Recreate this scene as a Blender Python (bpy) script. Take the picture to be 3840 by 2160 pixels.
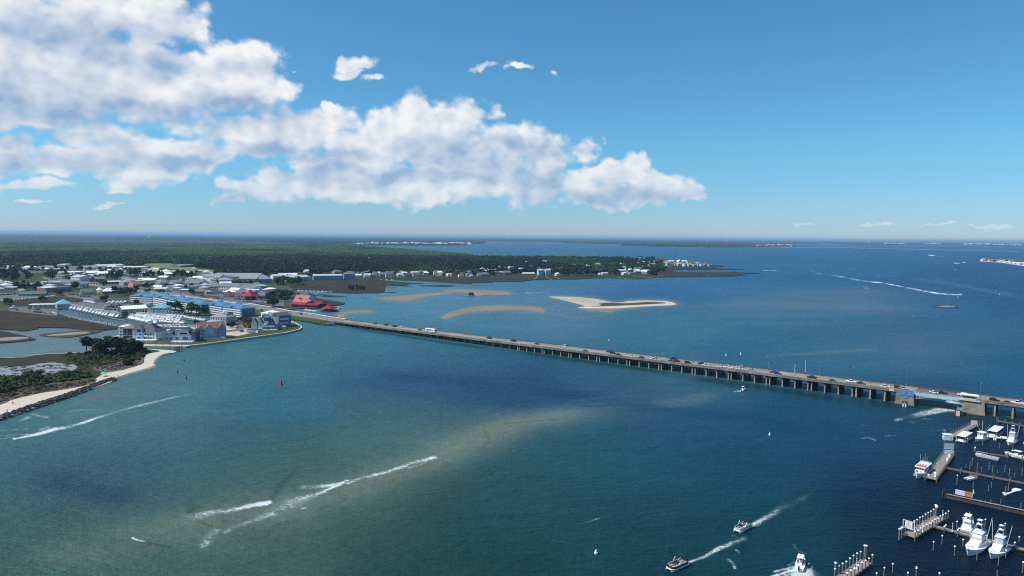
import bpy,math,random
import numpy as np
from mathutils import Vector,Matrix
from mathutils.geometry import tessellate_polygon
R=math.radians
rnd=random.Random(7)
for o in list(bpy.data.objects):bpy.data.objects.remove(o)
SC=bpy.context.scene
COL=SC.collection
CH,FPX=95.0,2560.0
PITCH,ROLL=math.atan2(193.0,FPX),math.atan2(36.0,3840.0)
cF=Vector((0,math.cos(PITCH),-math.sin(PITCH)))
cU0=Vector((0,math.sin(PITCH),math.cos(PITCH)))
cR=Vector((1,0,0))*math.cos(ROLL)+cU0*math.sin(ROLL)
cU=Vector((-1,0,0))*math.sin(ROLL)+cU0*math.cos(ROLL)
cam=bpy.data.cameras.new('camera')
cam.sensor_width=36.0
cam.lens=36.0*FPX/3840.0
cam.clip_start,cam.clip_end=1.0,200000.0
camo=bpy.data.objects.new('camera',cam)
COL.objects.link(camo)
camo.matrix_world=Matrix(((cR.x,cU.x,-cF.x,0),(cR.y,cU.y,-cF.y,0),(cR.z,cU.z,-cF.z,CH),(0,0,0,1)))
SC.camera=camo
SC.view_settings.view_transform='Standard'
SC.view_settings.look='None'
SC.view_settings.exposure=0.05
SC.view_settings.gamma=1.0
SC.view_settings.use_curve_mapping=False
SC.render.engine='CYCLES'
SC.cycles.filter_width=1.15
SC.cycles.use_denoising=False
SC.cycles.max_bounces=5
SC.cycles.diffuse_bounces=2
SC.cycles.glossy_bounces=2
SC.cycles.transmission_bounces=2
SC.cycles.volume_bounces=0
SC.cycles.caustics_reflective=False
SC.cycles.caustics_refractive=False
SUN_EL,SUN_AZ=R(52),R(-98)
sdir=Vector((math.sin(SUN_AZ)*math.cos(SUN_EL),math.cos(SUN_AZ)*math.cos(SUN_EL),math.sin(SUN_EL)))
sl=bpy.data.lights.new('sun','SUN')
sl.energy,sl.angle,sl.color=5.0,R(0.53),(1.0,0.95,0.88)
so=bpy.data.objects.new('sun',sl)
so.rotation_euler=(-sdir).to_track_quat('-Z','Y').to_euler()
so.location=(0,0,400)
COL.objects.link(so)
CROP={'A':(0,960,4.025),'B':(400,960,4.025),'C':(800,960,4.025),'D':(1300,880,4.025),'E':(1900,880,4.025),
'F':(2400,860,3.578),'G':(3120,860,3.578),'H':(0,1240,3.578),'I':(3360,1540,5.367),'J':(3360,1800,4.025),
'K':(3080,2000,6.44),'L':(3200,1340,4.025),'M':(2560,1260,4.025),'N':(1900,1180,3.903),'O':(1200,1120,3.68),
'P':(2400,1880,3.578),'Q':(0,1500,1.84),'S':(1200,1300,1.61),'T':(420,1150,7.576),'U':(740,1140,6.133),
'V':(1000,1080,8.05),'W':(560,1080,6.44),'X':(3360,1380,5.367),'Y':(2520,2060,4.77),'':(0,0,1)}
def q(k,x,y):
 a,b,s=CROP[k]
 return(a+x/s,b+y/s)
def qs(k,*pts):return[q(k,*p)for p in pts]
def ray(px,py):
 return(cF+cR*((px-1920)/FPX)-cU*((py-1080)/FPX))
def G(p,z=0.0):
 d=ray(*p)
 t=(z-CH)/min(d.z,-0.0016)
 return Vector((d.x*t,d.y*t,z))
def Gk(k,x,y,z=0.0):return G(q(k,x,y),z)
def mpp(p):
 return(Vector((p[0],p[1],p[2]-CH))).dot(cF)/FPX
def proj(x,y,z):
 z=z-CH
 d=x*cF.x+y*cF.y+z*cF.z
 d=np.where(d>1,d,1)
 return(1920+FPX*(x*cR.x+y*cR.y+z*cR.z)/d,1080-FPX*(x*cU.x+y*cU.y+z*cU.z)/d)
def lin(c):return tuple((v/255/12.92)if v/255<=.04045 else((v/255+.055)/1.055)**2.4 for v in c)
class NT:
 def __init__(s,nt):s.t=nt;s.n=nt.nodes;s.l=nt.links
 def node(s,typ,ins=None,**kw):
  n=s.n.new(typ)
  for k,v in kw.items():setattr(n,k,v)
  for k,v in(ins or{}).items():
   i=n.inputs[k]
   if hasattr(v,'is_output')or isinstance(v,bpy.types.NodeSocket):s.l.new(v,i)
   else:i.default_value=v
  return n
 def math(s,op,a,b=None,c=None,clamp=False):
  n=s.n.new('ShaderNodeMath');n.operation=op;n.use_clamp=clamp
  for i,v in enumerate((a,b,c)):
   if v is None:continue
   if isinstance(v,bpy.types.NodeSocket):s.l.new(v,n.inputs[i])
   else:n.inputs[i].default_value=v
  return n.outputs[0]
 def vmath(s,op,a,b=None,out=0):
  n=s.n.new('ShaderNodeVectorMath');n.operation=op
  for i,v in enumerate((a,b)):
   if v is None:continue
   if isinstance(v,bpy.types.NodeSocket):s.l.new(v,n.inputs[i])
   else:n.inputs[i].default_value=v
  return n.outputs[out]
 def scale(s,a,f):
  n=s.n.new('ShaderNodeVectorMath');n.operation='SCALE'
  if isinstance(a,bpy.types.NodeSocket):s.l.new(a,n.inputs[0])
  else:n.inputs[0].default_value=a
  if isinstance(f,bpy.types.NodeSocket):s.l.new(f,n.inputs['Scale'])
  else:n.inputs['Scale'].default_value=f
  return n.outputs[0]
 def remap(s,v,a,b,c=0.,d=1.,smooth=False):
  n=s.n.new('ShaderNodeMapRange')
  n.interpolation_type='SMOOTHSTEP' if smooth else 'LINEAR'
  for i,x in enumerate((v,a,b,c,d)):
   if isinstance(x,bpy.types.NodeSocket):s.l.new(x,n.inputs[i])
   else:n.inputs[i].default_value=x
  return n.outputs[0]
 def mix(s,f,a,b):
  n=s.n.new('ShaderNodeMix');n.data_type='RGBA'
  for i,x in((0,f),(6,a),(7,b)):
   if isinstance(x,bpy.types.NodeSocket):s.l.new(x,n.inputs[i])
   else:n.inputs[i].default_value=x if i==0 or len(x)==4 else tuple(x)+(1,)
  return n.outputs[2]
 def noise(s,vec,scale,detail=2.,rough=.5,dim='3D'):
  n=s.n.new('ShaderNodeTexNoise');n.noise_dimensions=dim
  s.l.new(vec,n.inputs['Vector'])
  n.inputs['Scale'].default_value=scale;n.inputs['Detail'].default_value=detail;n.inputs['Roughness'].default_value=rough
  return n.outputs[0]
CLOUDS=[
(120,300,330,150),(470,310,330,140),(760,330,250,110),(930,275,150,100),(985,220,75,55),(60,190,260,120),(620,235,150,60),
(100,70,330,130),(430,30,250,110),(620,90,150,70),(720,110,60,40),(300,130,120,60),
(110,450,200,55),(330,500,150,50),(60,570,120,50),(230,600,140,40),(490,560,150,70),(680,580,230,55),(600,640,200,50),(780,610,120,40),
(950,500,260,70),(1140,460,200,75),(1240,440,110,60),(1010,560,200,40),(1250,385,40,25),
(530,700,130,30,.2),(470,725,60,14,.25),(110,690,120,24,.2),(110,770,70,12,.4),(430,770,60,9,.3),
(1560,410,90,60),(1700,440,150,70),(1480,500,150,80),(1350,560,190,90),(1650,540,260,110),(1900,530,190,80),(2050,560,150,80),
(2190,560,60,40),(1230,620,130,60),(1080,670,130,50),(960,720,120,34),(860,755,60,20),(1260,700,220,60),(1500,690,260,80),
(1800,650,240,100),(1790,700,110,70),(2000,700,170,80),(2180,680,140,70),(2330,650,130,55),(2370,625,90,40),(2230,730,160,50),
(2440,700,150,50),(2560,720,60,35),(2590,745,40,25),(2330,750,240,36),
(1330,232,80,30,.22),(1400,284,80,22,.25),(1320,262,60,24,.3),(1810,248,100,24,.3),(1930,262,90,16,.33),(2075,280,70,30,.45),(1085,250,40,16,.42),
(3470,843,60,6),(2990,850,50,5),(3300,848,60,5),(3700,846,60,6),
(-350,330,300,150),(-500,560,320,120),(-250,90,260,90)]
CLOUD_BASES=[
(200,400,330,45),(600,420,330,40),(60,380,200,45),(880,400,160,30),(350,160,200,50),(100,520,200,22),(1100,575,220,20),(520,610,200,22),
(1750,590,160,50),(1600,665,240,20),(1250,650,180,30),(2000,690,70,60),(2330,745,180,25),(1100,770,300,20),(1950,560,140,30),(60,610,140,20)]
def build_world():
 w=bpy.data.worlds.new('World');SC.world=w;w.use_nodes=True
 t=NT(w.node_tree);t.n.clear()
 out=t.node('ShaderNodeOutputWorld')
 sky=t.node('ShaderNodeTexSky',sky_type='NISHITA',sun_disc=False)
 sky.sun_elevation,sky.sun_rotation=SUN_EL,SUN_AZ
 sky.air_density,sky.dust_density,sky.ozone_density,sky.altitude=1.0,0.0,10.0,0
 tc=t.node('ShaderNodeTexCoord')
 sp=t.node('ShaderNodeSeparateXYZ',{0:tc.outputs['Generated']})
 az=t.math('ARCTAN2',sp.outputs[0],sp.outputs[1])
 el=t.math('ARCSINE',sp.outputs[2])
 deg=180/math.pi
 bg=t.node('ShaderNodeBackground',{'Color':t.vmath('MULTIPLY',sky.outputs[0],t.mix(t.remap(el,0.0,.13),(.62,.74,.95),(.68,1.06,1.0))),'Strength':0.118})
 p=t.node('ShaderNodeCombineXYZ',{0:t.math('MULTIPLY',az,deg),1:t.math('MULTIPLY',el,deg),2:0.0}).outputs[0]
 wn=t.node('ShaderNodeTexNoise',{'Vector':p,'Scale':0.30,'Detail':4.0,'Roughness':0.55})
 warp=t.vmath('MULTIPLY',t.vmath('SUBTRACT',wn.outputs['Color'],(.5,.5,.5)),(6.0,2.8,0))
 pw=t.vmath('ADD',p,warp)
 k=math.degrees(1/FPX)
 def field(pos,blobs,grow,soft):
  acc=None
  for(cx,cy,hw,hh,*thin)in blobs:
   d=ray(cx,cy).normalized()
   a,e=math.degrees(math.atan2(d.x,d.y)),math.degrees(math.asin(d.z))
   v=t.vmath('MULTIPLY_ADD',pos,(1/(hw*k*grow),1/(hh*k*grow),0))
   v.node.inputs[2].default_value=(-a/(hw*k*grow),-e/(hh*k*grow),0)
   L=t.vmath('LENGTH',v,out=1)
   if thin:L=t.math('ADD',L,thin[0])
   acc=L if acc is None else t.math('SMOOTH_MIN',acc,L,soft)
  return t.math('SUBTRACT',1.0,acc)
 f0=field(pw,CLOUDS,1.06,.16)
 base=field(t.vmath('ADD',pw,(0,0,0)),CLOUD_BASES,1.0,.3)
 wide=t.noise(t.vmath('MULTIPLY',p,(1,2.2,1)),0.05,4,.55)
 outm=t.math('MAXIMUM',t.remap(t.math('ABSOLUTE',t.math('ADD',t.math('MULTIPLY',az,deg),4.0)),46,62),t.remap(t.math('MULTIPLY',el,deg),26,40))
 g=t.math('MULTIPLY',t.remap(wide,.52,.72,-.5,.7),outm)
 g=t.math('ADD',g,t.math('SUBTRACT',outm,1.0))
 f0=t.math('MAXIMUM',f0,g)
 pn=t.vmath('MULTIPLY',p,(1,1.3,1))
 def fb(off,fine):
  pp=t.vmath('ADD',t.vmath('ADD',pn,off),t.scale(wn.outputs['Color'],1.3))
  b=t.node('ShaderNodeTexVoronoi',{'Vector':pp,'Scale':0.40},feature='SMOOTH_F1')
  b.inputs['Smoothness'].default_value=0.7
  b2=t.node('ShaderNodeTexVoronoi',{'Vector':pp,'Scale':1.1},feature='SMOOTH_F1')
  b2.inputs['Smoothness'].default_value=0.5
  n1=t.noise(pp,0.42,7 if fine else 3,.56 if fine else.5)
  return t.math('ADD',t.math('SUBTRACT',.66,t.math('MULTIPLY',b.outputs[0],.48)),t.math('ADD',t.math('MULTIPLY',b2.outputs[0],-.26),t.math('MULTIPLY',n1,.72)))
 n0=fb((0,0,0),True);na=fb((0.1,-0.1,0),False);n1=fb((-0.75,1.15,0),False)
 d0=t.math('ADD',f0,t.math('MULTIPLY',t.math('SUBTRACT',n0,.66),1.25))
 alpha=t.remap(d0,-.05,.44,0,1,True)
 alpha=t.math('MULTIPLY',alpha,t.remap(el,0.004,0.03))
 lit=t.math('MULTIPLY',t.math('SUBTRACT',na,n1),.95)
 lit=t.math('ADD',lit,t.math('MULTIPLY',t.math('SUBTRACT',n0,na),.55))
 lit=t.math('ADD',lit,t.remap(d0,0.0,1.0,.86,.66))
 lit=t.math('SUBTRACT',lit,t.math('MULTIPLY',t.remap(base,-1.3,.7,0,1,True),.50))
 lit=t.remap(lit,.08,.90,0,1)
 ccol=t.mix(lit,lin((146,177,213)),lin((246,248,250)))
 hz=t.remap(el,0.01,0.16)
 ccol=t.mix(hz,t.mix(.42,ccol,lin((176,206,226))),ccol)
 bgc=t.node('ShaderNodeBackground',{'Color':ccol,'Strength':.94})
 mx=t.node('ShaderNodeMixShader',{0:alpha,1:bg.outputs[0],2:bgc.outputs[0]})
 t.l.new(mx.outputs[0],out.inputs[0])
 w.cycles.sampling_method='NONE'
build_world()
MATS={}
def pm(name,rgb,rough=.6,var=.12,sc=.6,spec=.3,metal=0.,bump=0.,alpha2=None,mixsc=.05,obvar=0.,attr=None):
 """plain surface with procedural unevenness of tone (and of colour, when alpha2 is a second colour)"""
 if name in MATS:return MATS[name]
 m=bpy.data.materials.new(name);m.use_nodes=True
 t=NT(m.node_tree);b=t.n['Principled BSDF']
 tc=t.node('ShaderNodeTexCoord').outputs['Object']
 n=t.noise(tc,sc,4,.6)
 f=t.remap(n,.3,.7,1-var,1+var)
 c=tuple(rgb)
 if attr:
  c=t.node('ShaderNodeAttribute',attribute_name=attr).outputs['Color']
 if alpha2 is not None:
  c=t.mix(t.remap(t.noise(tc,mixsc,3,.55),.38,.62),c if attr else c,alpha2)
 if obvar:
  oi=t.node('ShaderNodeObjectInfo').outputs['Random']
  f=t.math('MULTIPLY',f,t.remap(oi,0,1,1-obvar,1+obvar))
 t.l.new(t.scale(c,f),b.inputs['Base Color'])
 b.inputs['Roughness'].default_value=rough
 b.inputs['Specular IOR Level'].default_value=spec
 b.inputs['Metallic'].default_value=metal
 if bump:
  bn=t.node('ShaderNodeBump',{'Height':t.noise(tc,sc*3,3,.6),'Strength':bump,'Distance':.3})
  t.l.new(bn.outputs[0],b.inputs['Normal'])
 MATS[name]=m
 return m
class MB:
 def __init__(s):s.v=[];s.f=[];s.m=[]
 def add(s,vs,fs,mi=0):
  o=len(s.v);s.v.extend(tuple(v)for v in vs)
  for f in fs:s.f.append(tuple(i+o for i in f));s.m.append(mi)
  return s
 def box(s,x0,x1,y0,y1,z0,z1,mi=0):
  return s.add([(x0,y0,z0),(x1,y0,z0),(x1,y1,z0),(x0,y1,z0),(x0,y0,z1),(x1,y0,z1),(x1,y1,z1),(x0,y1,z1)],
[(0,3,2,1),(4,5,6,7),(0,1,5,4),(1,2,6,5),(2,3,7,6),(3,0,4,7)],mi)
 def loft(s,rings,mi=0,cap=True,closed=True):
  n=len(rings[0]);vs=[v for r in rings for v in r];fs=[]
  for i in range(len(rings)-1):
   for j in range(n if closed else n-1):
    a,b=i*n+j,i*n+(j+1)%n
    fs.append((a,b,b+n,a+n))
  if cap and closed:
   fs.append(tuple(range(n))[::-1]);fs.append(tuple(range((len(rings)-1)*n,len(rings)*n)))
  return s.add(vs,fs,mi)
 def cyl(s,p,p2,r,n=6,r2=None,mi=0):
  p,p2=Vector(p),Vector(p2);d=(p2-p).normalized()
  a=d.orthogonal().normalized();b=d.cross(a);r2=r if r2 is None else r2
  ring=lambda c,rr:[c+(a*math.cos(2*math.pi*i/n)+b*math.sin(2*math.pi*i/n))*rr for i in range(n)]
  return s.loft([ring(p,r),ring(p2,r2)],mi)
 def path(s,pts,r,n=5,mi=0):
  for a,b in zip(pts,pts[1:]):s.cyl(a,b,r,n,None,mi)
  return s
 def prism(s,poly,z0,z1,mi=0):
  return s.loft([[(x,y,z0)for x,y in poly],[(x,y,z1)for x,y in poly]],mi)
 def extr(s,prof,y0,y1,mi=0):
  return s.loft([[(x,y0,z)for x,z in prof],[(x,y1,z)for x,z in prof]],mi)
 def extx(s,prof,x0,x1,mi=0):
  return s.loft([[(x0,y,z)for y,z in prof],[(x1,y,z)for y,z in prof]],mi)
 def ball(s,c,r,n=8,m=5,mi=0,zcut=-1.):
  rings=[]
  r=(r,r,r)if not hasattr(r,'__len__')else r
  for i in range(m+1):
   ph=-math.pi/2+math.pi*i/m;zz=max(math.sin(ph),zcut);rr=max(math.cos(ph),.02)
   rings.append([(c[0]+r[0]*rr*math.cos(2*math.pi*j/n),c[1]+r[1]*rr*math.sin(2*math.pi*j/n),c[2]+r[2]*zz)for j in range(n)])
  return s.loft(rings,mi)
 def hip(s,x0,x1,y0,y1,z,rise,mi=0,t=.18):
  w,d=x1-x0,y1-y0;k=min(w,d)/2
  if w>=d:ra,rb=(x0+k,(y0+y1)/2,z+rise),(x1-k,(y0+y1)/2,z+rise)
  else:ra,rb=((x0+x1)/2,y0+k,z+rise),((x0+x1)/2,y1-k,z+rise)
  base=[(x0,y0,z),(x1,y0,z),(x1,y1,z),(x0,y1,z)]
  low=[(x,y,zz-t)for x,y,zz in base]
  if w>=d:fs=[(0,1,5,4),(2,3,4,5),(1,2,5),(3,0,4)]
  else:fs=[(1,2,5,4),(3,0,4,5),(0,1,4),(2,3,5)]
  fs+=[(6,7,1,0),(7,8,2,1),(8,9,3,2),(9,6,0,3),(9,8,7,6)]
  return s.add(base+[ra,rb]+low,fs,mi)
 def mesh(s,name,mats,smooth=False):
  me=bpy.data.meshes.new(name);me.from_pydata(s.v,[],s.f)
  mats=mats if isinstance(mats,(list,tuple))else[mats]
  for m in mats:me.materials.append(m)
  if len(mats)>1:me.polygons.foreach_set('material_index',s.m)
  if smooth:me.polygons.foreach_set('use_smooth',[True]*len(s.f))
  me.update();return me
KIDS={}
def tag(o,label=None,cat=None,group=None,kind=None):
 if label:o['label']=label
 if cat:o['category']=cat
 if group:o['group']=group
 if kind:o['kind']=kind
 return o
def ob(name,me,parent=None,loc=(0,0,0),rz=0.,scale=None,**kw):
 o=bpy.data.objects.new(name,me);COL.objects.link(o)
 o.location=loc
 o.rotation_euler=(0,0,rz)if not hasattr(rz,'__len__')else rz
 if scale is not None:o.scale=scale
 if parent is not None:o.parent=parent;KIDS.setdefault(parent,[]).append(o)
 return tag(o,**kw)
def thing(name,label,cat,loc=(0,0,0),rz=0.,group=None,scale=None):
 return ob(name,None,None,loc,rz,scale,label=label,cat=cat,group=group)
def dup(o,parent=None,loc=None,rz=None,scale=None,swap=None,**kw):
 c=o.copy();COL.objects.link(c)
 if parent is not None:c.parent=parent;KIDS.setdefault(parent,[]).append(c)
 if loc is not None:c.location=loc
 if rz is not None:c.rotation_euler=(0,0,rz)if not hasattr(rz,'__len__')else rz
 if scale is not None:c.scale=scale if hasattr(scale,'__len__')else(scale,)*3
 if swap and c.data and c.data.name in swap:c.data=swap[c.data.name]
 tag(c,**kw)
 for k in KIDS.get(o,[]):dup(k,c,swap=swap)
 return c
def heading(a,b):return math.atan2(b[1]-a[1],b[0]-a[0])
#  SETTING: water
WCOL="""1100,622,70,115,150 1300,630,62,112,155 1700,640,50,112,160 2000,640,42,105,158 2300,640,40,98,152 2560,640,38,92,148 1850,670,45,110,160 2100,690,45,105,155 2400,700,39,90,146
2570,720,39,88,144 1300,718,82,130,172 1500,720,73,125,172 1700,715,61,118,168 1900,715,51,108,164 900,740,97,145,177 1100,765,102,145,182 900,790,87,140,172 1000,810,76,130,161
1350,760,110,140,172 1250,800,82,130,161 1450,800,100,130,161 1600,740,51,100,161 1750,745,49,98,161 1850,740,76,115,161 1700,800,71,125,156 1600,830,61,120,151 1800,790,87,125,156
2000,765,102,125,156 2200,775,100,120,151 2350,765,61,105,151 2400,790,56,105,151 2550,760,36,85,135 1900,850,51,110,151 2100,830,51,105,146 2300,830,46,98,140 2300,878,110,125,146
2450,860,63,105,140 2100,880,80,115,146 1950,895,56,105,140 2550,920,35,90,135 2400,930,40,100,145 2200,915,45,105,145 100,870,128,140,155 250,850,128,140,155 20,860,125,140,150
-300,870,125,140,150 500,900,80,125,140 700,850,70,125,145 850,860,65,120,140 1000,880,66,120,151 450,960,85,130,145 700,930,70,125,145 900,930,60,115,140 1200,900,60,115,140
1500,920,60,110,140 1700,960,65,115,140 300,980,108,130,140 200,1020,95,130,140 100,1080,85,125,135 400,1060,80,125,140 700,1010,50,110,140 1000,960,30,80,125 1200,970,16,66,118
1350,985,16,66,118 1100,1010,40,95,130 1000,1040,60,105,125 1500,1000,55,95,125 1700,985,95,115,135 1600,1020,36,75,120 1700,1040,20,72,120 1800,1060,22,74,115 1150,1110,98,110,110
1050,1090,100,120,118 950,1110,80,115,118 950,1230,112,118,110 800,1290,106,115,108 700,1300,106,115,110 600,1330,96,112,105 500,1370,94,112,105 400,1340,97,115,110 250,1350,94,115,108
150,1400,69,103,95 30,1430,56,93,86 -300,1300,60,104,109 60,1300,64,109,114 150,1210,24,68,103 330,1250,39,86,112 100,1150,56,104,124 400,1150,56,104,122 600,1150,56,103,116
700,1200,64,103,106 850,1180,64,104,109 900,1350,34,81,81 1100,1300,26,74,81 1300,1250,26,81,90 1500,1150,30,90,106 1600,1100,32,92,115 1350,1150,43,95,106 1250,1200,34,87,100
1500,1300,22,74,86 1300,1400,21,68,71 1000,1420,28,76,74 700,1420,43,87,81 400,1430,56,95,87 1700,1200,24,81,100 1900,1150,22,76,104 2000,1080,25,80,120 2100,1050,27,80,115
1800,1000,55,105,135 1900,1300,19,71,87 1700,1400,19,66,78 2000,1400,19,62,81 2200,1250,10,42,70 2150,1130,22,66,104 2300,1080,27,75,110 2250,1350,8,33,59 2450,1400,6,29,55
2450,1280,6,29,51 2450,1180,8,35,67 2350,1000,28,55,80 2200,1000,40,85,110 2900,1200,8,35,67 2900,800,39,88,140 420,790,55,95,110 300,780,60,100,115 560,800,70,120,135
50,845,128,141,157 160,895,128,141,157 225,835,124,138,154 -100,870,126,140,156 20,905,125,138,152 120,845,126,140,156 270,865,120,136,150 1880,758,98,132,162 1950,775,104,130,158
2080,770,102,128,156 980,770,92,142,172"""
WS=np.array([[float(v)for v in s.split(',')]for s in WCOL.split()])  # creek samples paint a pale reflection into the water colour
WS[:,:2]*=3840/2576
WLIN=np.array([lin(c)for c in WS[:,2:]])
def yh(px):return 869+36*px/3840
def wcoord(px,py):
 return px/330.0,np.log(np.maximum(py-yh(px),0)+28)*3.1
def seg_dist(px,py,pts,ysc):
 """distance in photo pixels (y stretched by ysc) to a polyline and the fraction along it"""
 best=np.full(px.shape,1e9);tt=np.zeros(px.shape);L=0;Ls=[]
 P=[np.array(p,float)for p in pts]
 for a,b in zip(P,P[1:]):Ls.append(math.hypot(b[0]-a[0],b[1]-a[1]))
 T=sum(Ls)
 for(a,b),l in zip(zip(P,P[1:]),Ls):
  dx,dy=b[0]-a[0],(b[1]-a[1])*ysc
  u=np.clip(((px-a[0])*dx+(py-a[1])*ysc*dy)/(dx*dx+dy*dy),0,1)
  d=np.hypot(px-a[0]-u*dx,(py-a[1])*ysc-u*dy)
  m=d<best
  best=np.where(m,d,best);tt=np.where(m,(L+u*l)/T,tt);L+=l
 return best,tt
FOAM=[
(qs('Q',(90,268),(180,250),(260,232),(380,200)),4,11,1.1,1.3),(qs('Q',(380,200),(480,183),(570,158),(650,125),(750,97)),9,6,1.1,.8),
(qs('Q',(750,97),(860,62),(1000,27),(1130,-2),(1300,-40),(1500,-80)),7,5,.7,.22),(qs('Q',(480,180),(530,170),(580,150)),12,10,.6,.6),
(qs('Q',(0,209),(100,205),(195,199)),3,3,.7,.5),(qs('Q',(0,246),(130,238),(200,236)),3,3,.6,.6),(qs('Q',(0,268),(90,255)),3,3,.6,.4),
(qs('Q',(460,77),(600,66),(690,61),(712,84)),4,3,.45,.7),(qs('Q',(270,205),(330,187)),8,8,.5,.5),(qs('Q',(225,98),(330,122)),9,9,.38,.42),
(qs('Q',(150,140),(200,118)),8,8,.36,.4),(qs('Q',(-60,215),(60,168)),5,5,.4,.2),
(qs('Q',(1325,812),(1420,785),(1560,765),(1700,742),(1858,708)),24,11,.62,.9),(qs('Q',(1835,722),(1860,700)),5,5,1.4,1.4),
(qs('Q',(1555,912),(1650,868),(1750,833),(1890,785)),10,16,.66,.85),(qs('Q',(1890,780),(2000,722),(2050,690),(2230,630)),30,16,.42,.66),
(qs('Q',(2100,605),(2230,592),(2330,578),(2394,556)),18,9,.5,1.1),(qs('Q',(2050,690),(2150,655),(2230,628)),8,8,.8,.7),
(qs('Q',(1395,1000),(1450,940),(1500,900)),22,18,.5,.56),(qs('Q',(915,953),(945,965),(1000,977)),6,3,1.4,1.0),(qs('Q',(2080,747),(2110,743)),4,3,.9,.8),
(qs('S',(-30,895),(60,855),(160,812)),9,7,.8,1.1),(qs('S',(165,825),(240,795),(400,757),(470,735),(540,708),(600,690),(690,668)),8,10,.8,1.05),
(qs('S',(300,785),(420,752),(520,722)),9,8,.85,.9),(qs('S',(690,668),(780,620),(880,580)),14,10,.30,.15),(qs('S',(540,735),(640,695)),8,6,.5,.5),
(qs('P',(1480,330),(1560,280),(1680,215),(1800,150),(1900,80),(2060,10)),7,26,1.1,.50),(qs('P',(2060,10),(2200,-60),(2350,-130)),20,10,.4,.12),
(qs('P',(1480,345),(1560,322),(1650,280)),4,8,.8,.3),
(qs('P',(612,825),(700,790),(830,745),(930,690),(1060,630),(1200,575),(1385,505)),6,15,1.0,.45),(qs('P',(612,835),(680,850)),3,3,.8,.5),
(qs('P',(1240,455),(1300,470)),5,3,.5,.4),(qs('P',(1180,780),(1250,830),(1270,900)),8,5,.42,.5),(qs('P',(2050,580),(2120,670),(2230,700)),8,4,.46,.5),
(qs('P',(1290,650),(1330,690)),5,5,.45,.3),(qs('P',(2200,690),(2195,745)),4,4,.5,.7),
(qs('P',(2140,910),(2140,960),(2120,1040)),26,60,1.25,1.0),(qs('P',(2075,870),(1950,905),(1810,940)),5,7,.8,.65),(qs('P',(2060,905),(1940,960),(1790,1005)),8,9,.9,.85),
(qs('P',(2245,830),(2285,890),(2260,960),(2260,1020)),6,12,.8,.7),(qs('P',(2070,810),(1990,855)),4,6,.6,.45),(qs('P',(2190,900),(2240,960)),14,20,.8,.6),
(qs('X',(20,1050),(250,985),(420,930),(620,880),(830,830),(1150,840)),10,14,.5,.66),(qs('X',(300,1000),(520,950),(750,900),(1000,850)),14,8,.52,.7),
(qs('X',(300,1080),(360,1105),(420,1070),(560,1050)),4,3,.55,.5),(qs('X',(560,1020),(740,1045)),3,3,.5,.4),(qs('X',(1110,690),(1180,700),(1300,715)),14,10,.95,.8),
(qs('L',(120,1020),(220,1025)),4,3,.5,.45),(qs('L',(480,1185),(620,1182)),3,2,.7,.5),(qs('L',(130,1225),(210,1205),(330,1250)),5,4,.45,.45),
(qs('M',(780,840),(870,832)),3,2,.6,.7),
(qs('G',(1735,880),(1640,878),(1450,866),(1250,830),(1050,792),(850,752),(650,715),(400,690),(200,650),(0,615),(-300,585)),2.6,3.5,1.7,.30),
(qs('G',(1480,868),(1250,822),(1000,780)),5,4,.42,.25),(qs('G',(1290,345),(1400,354),(1540,372)),1.6,2,1.3,.3),(qs('G',(1650,452),(1715,457)),2.2,1.6,1.1,.9),
(qs('G',(1755,445),(1800,447)),2.6,1.5,1.1,.9),(qs('G',(550,618),(1000,632),(1500,660),(2060,712)),1.6,1.6,.34,.2),
(qs('G',(500,1185),(700,1225),(1000,1265)),5,3,.22,.1),(qs('G',(1060,1160),(1420,1155)),1.5,1.5,.45,.4),(qs('G',(440,790),(490,790)),2,2,.6,.5),
(qs('D',(2515,350),(2350,352),(2060,355)),1.2,.9,1.4,.6),(qs('D',(1050,182),(1140,182)),1.2,1,1.,.6),(qs('F',(1650,553),(1880,559)),1,1,.5,.4),
(qs('F',(2280,548),(2430,590)),1.6,1.6,.5,.8),(qs('F',(0,1210),(500,1185),(1000,1165),(1400,1150),(1900,1140)),2.2,2,.25,.2),
(qs('E',(820,878),(960,852),(1060,862),(1200,830),(1400,800)),3,2.5,.3,.25),(qs('E',(0,915),(300,898),(640,880)),2,2,.35,.3),
(qs('E',(540,1108),(700,1135),(880,1158)),2,2,.5,.3),(qs('E',(0,1392),(400,1360),(900,1340)),2.5,2,.25,.15),
(qs('D',(0,1010),(300,975),(500,955)),3,2,.35,.4),(qs('D',(950,1045),(1300,1010),(1700,990)),2.2,2,.32,.25),(qs('D',(1200,1180),(1700,1080),(1900,1050)),2.4,2,.3,.25),
(qs('D',(1480,1250),(1650,1215),(1850,1175),(2100,1150),(2576,1155)),2,2,.6,.5),(qs('S',(1605,1060),(1685,1035)),4,2.5,.4,.6),(qs('S',(1400,1170),(1480,1180)),3,3,.3,.3),
]
def vnoise(x,y,seed=0):
 """value noise on numpy arrays"""
 xi,yi=np.floor(x).astype(np.int64),np.floor(y).astype(np.int64)
 fx,fy=x-xi,y-yi
 fx,fy=fx*fx*(3-2*fx),fy*fy*(3-2*fy)
 def h(a,b):
  n=(a*374761393+b*668265263+seed*1442695041)&0xffffffff
  n=((n^(n>>13))*1274126177)&0xffffffff
  return((n^(n>>16))&0xffff)/65535.0
 return(h(xi,yi)*(1-fx)+h(xi+1,yi)*fx)*(1-fy)+(h(xi,yi+1)*(1-fx)+h(xi+1,yi+1)*fx)*fy
def fbm(x,y,oct=4,seed=0):
 a,s,t=0,1.,0.
 for i in range(oct):
  a=a+s*vnoise(x*2**i,y*2**i,seed+i);t+=s;s*=.55
 return a/t
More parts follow.
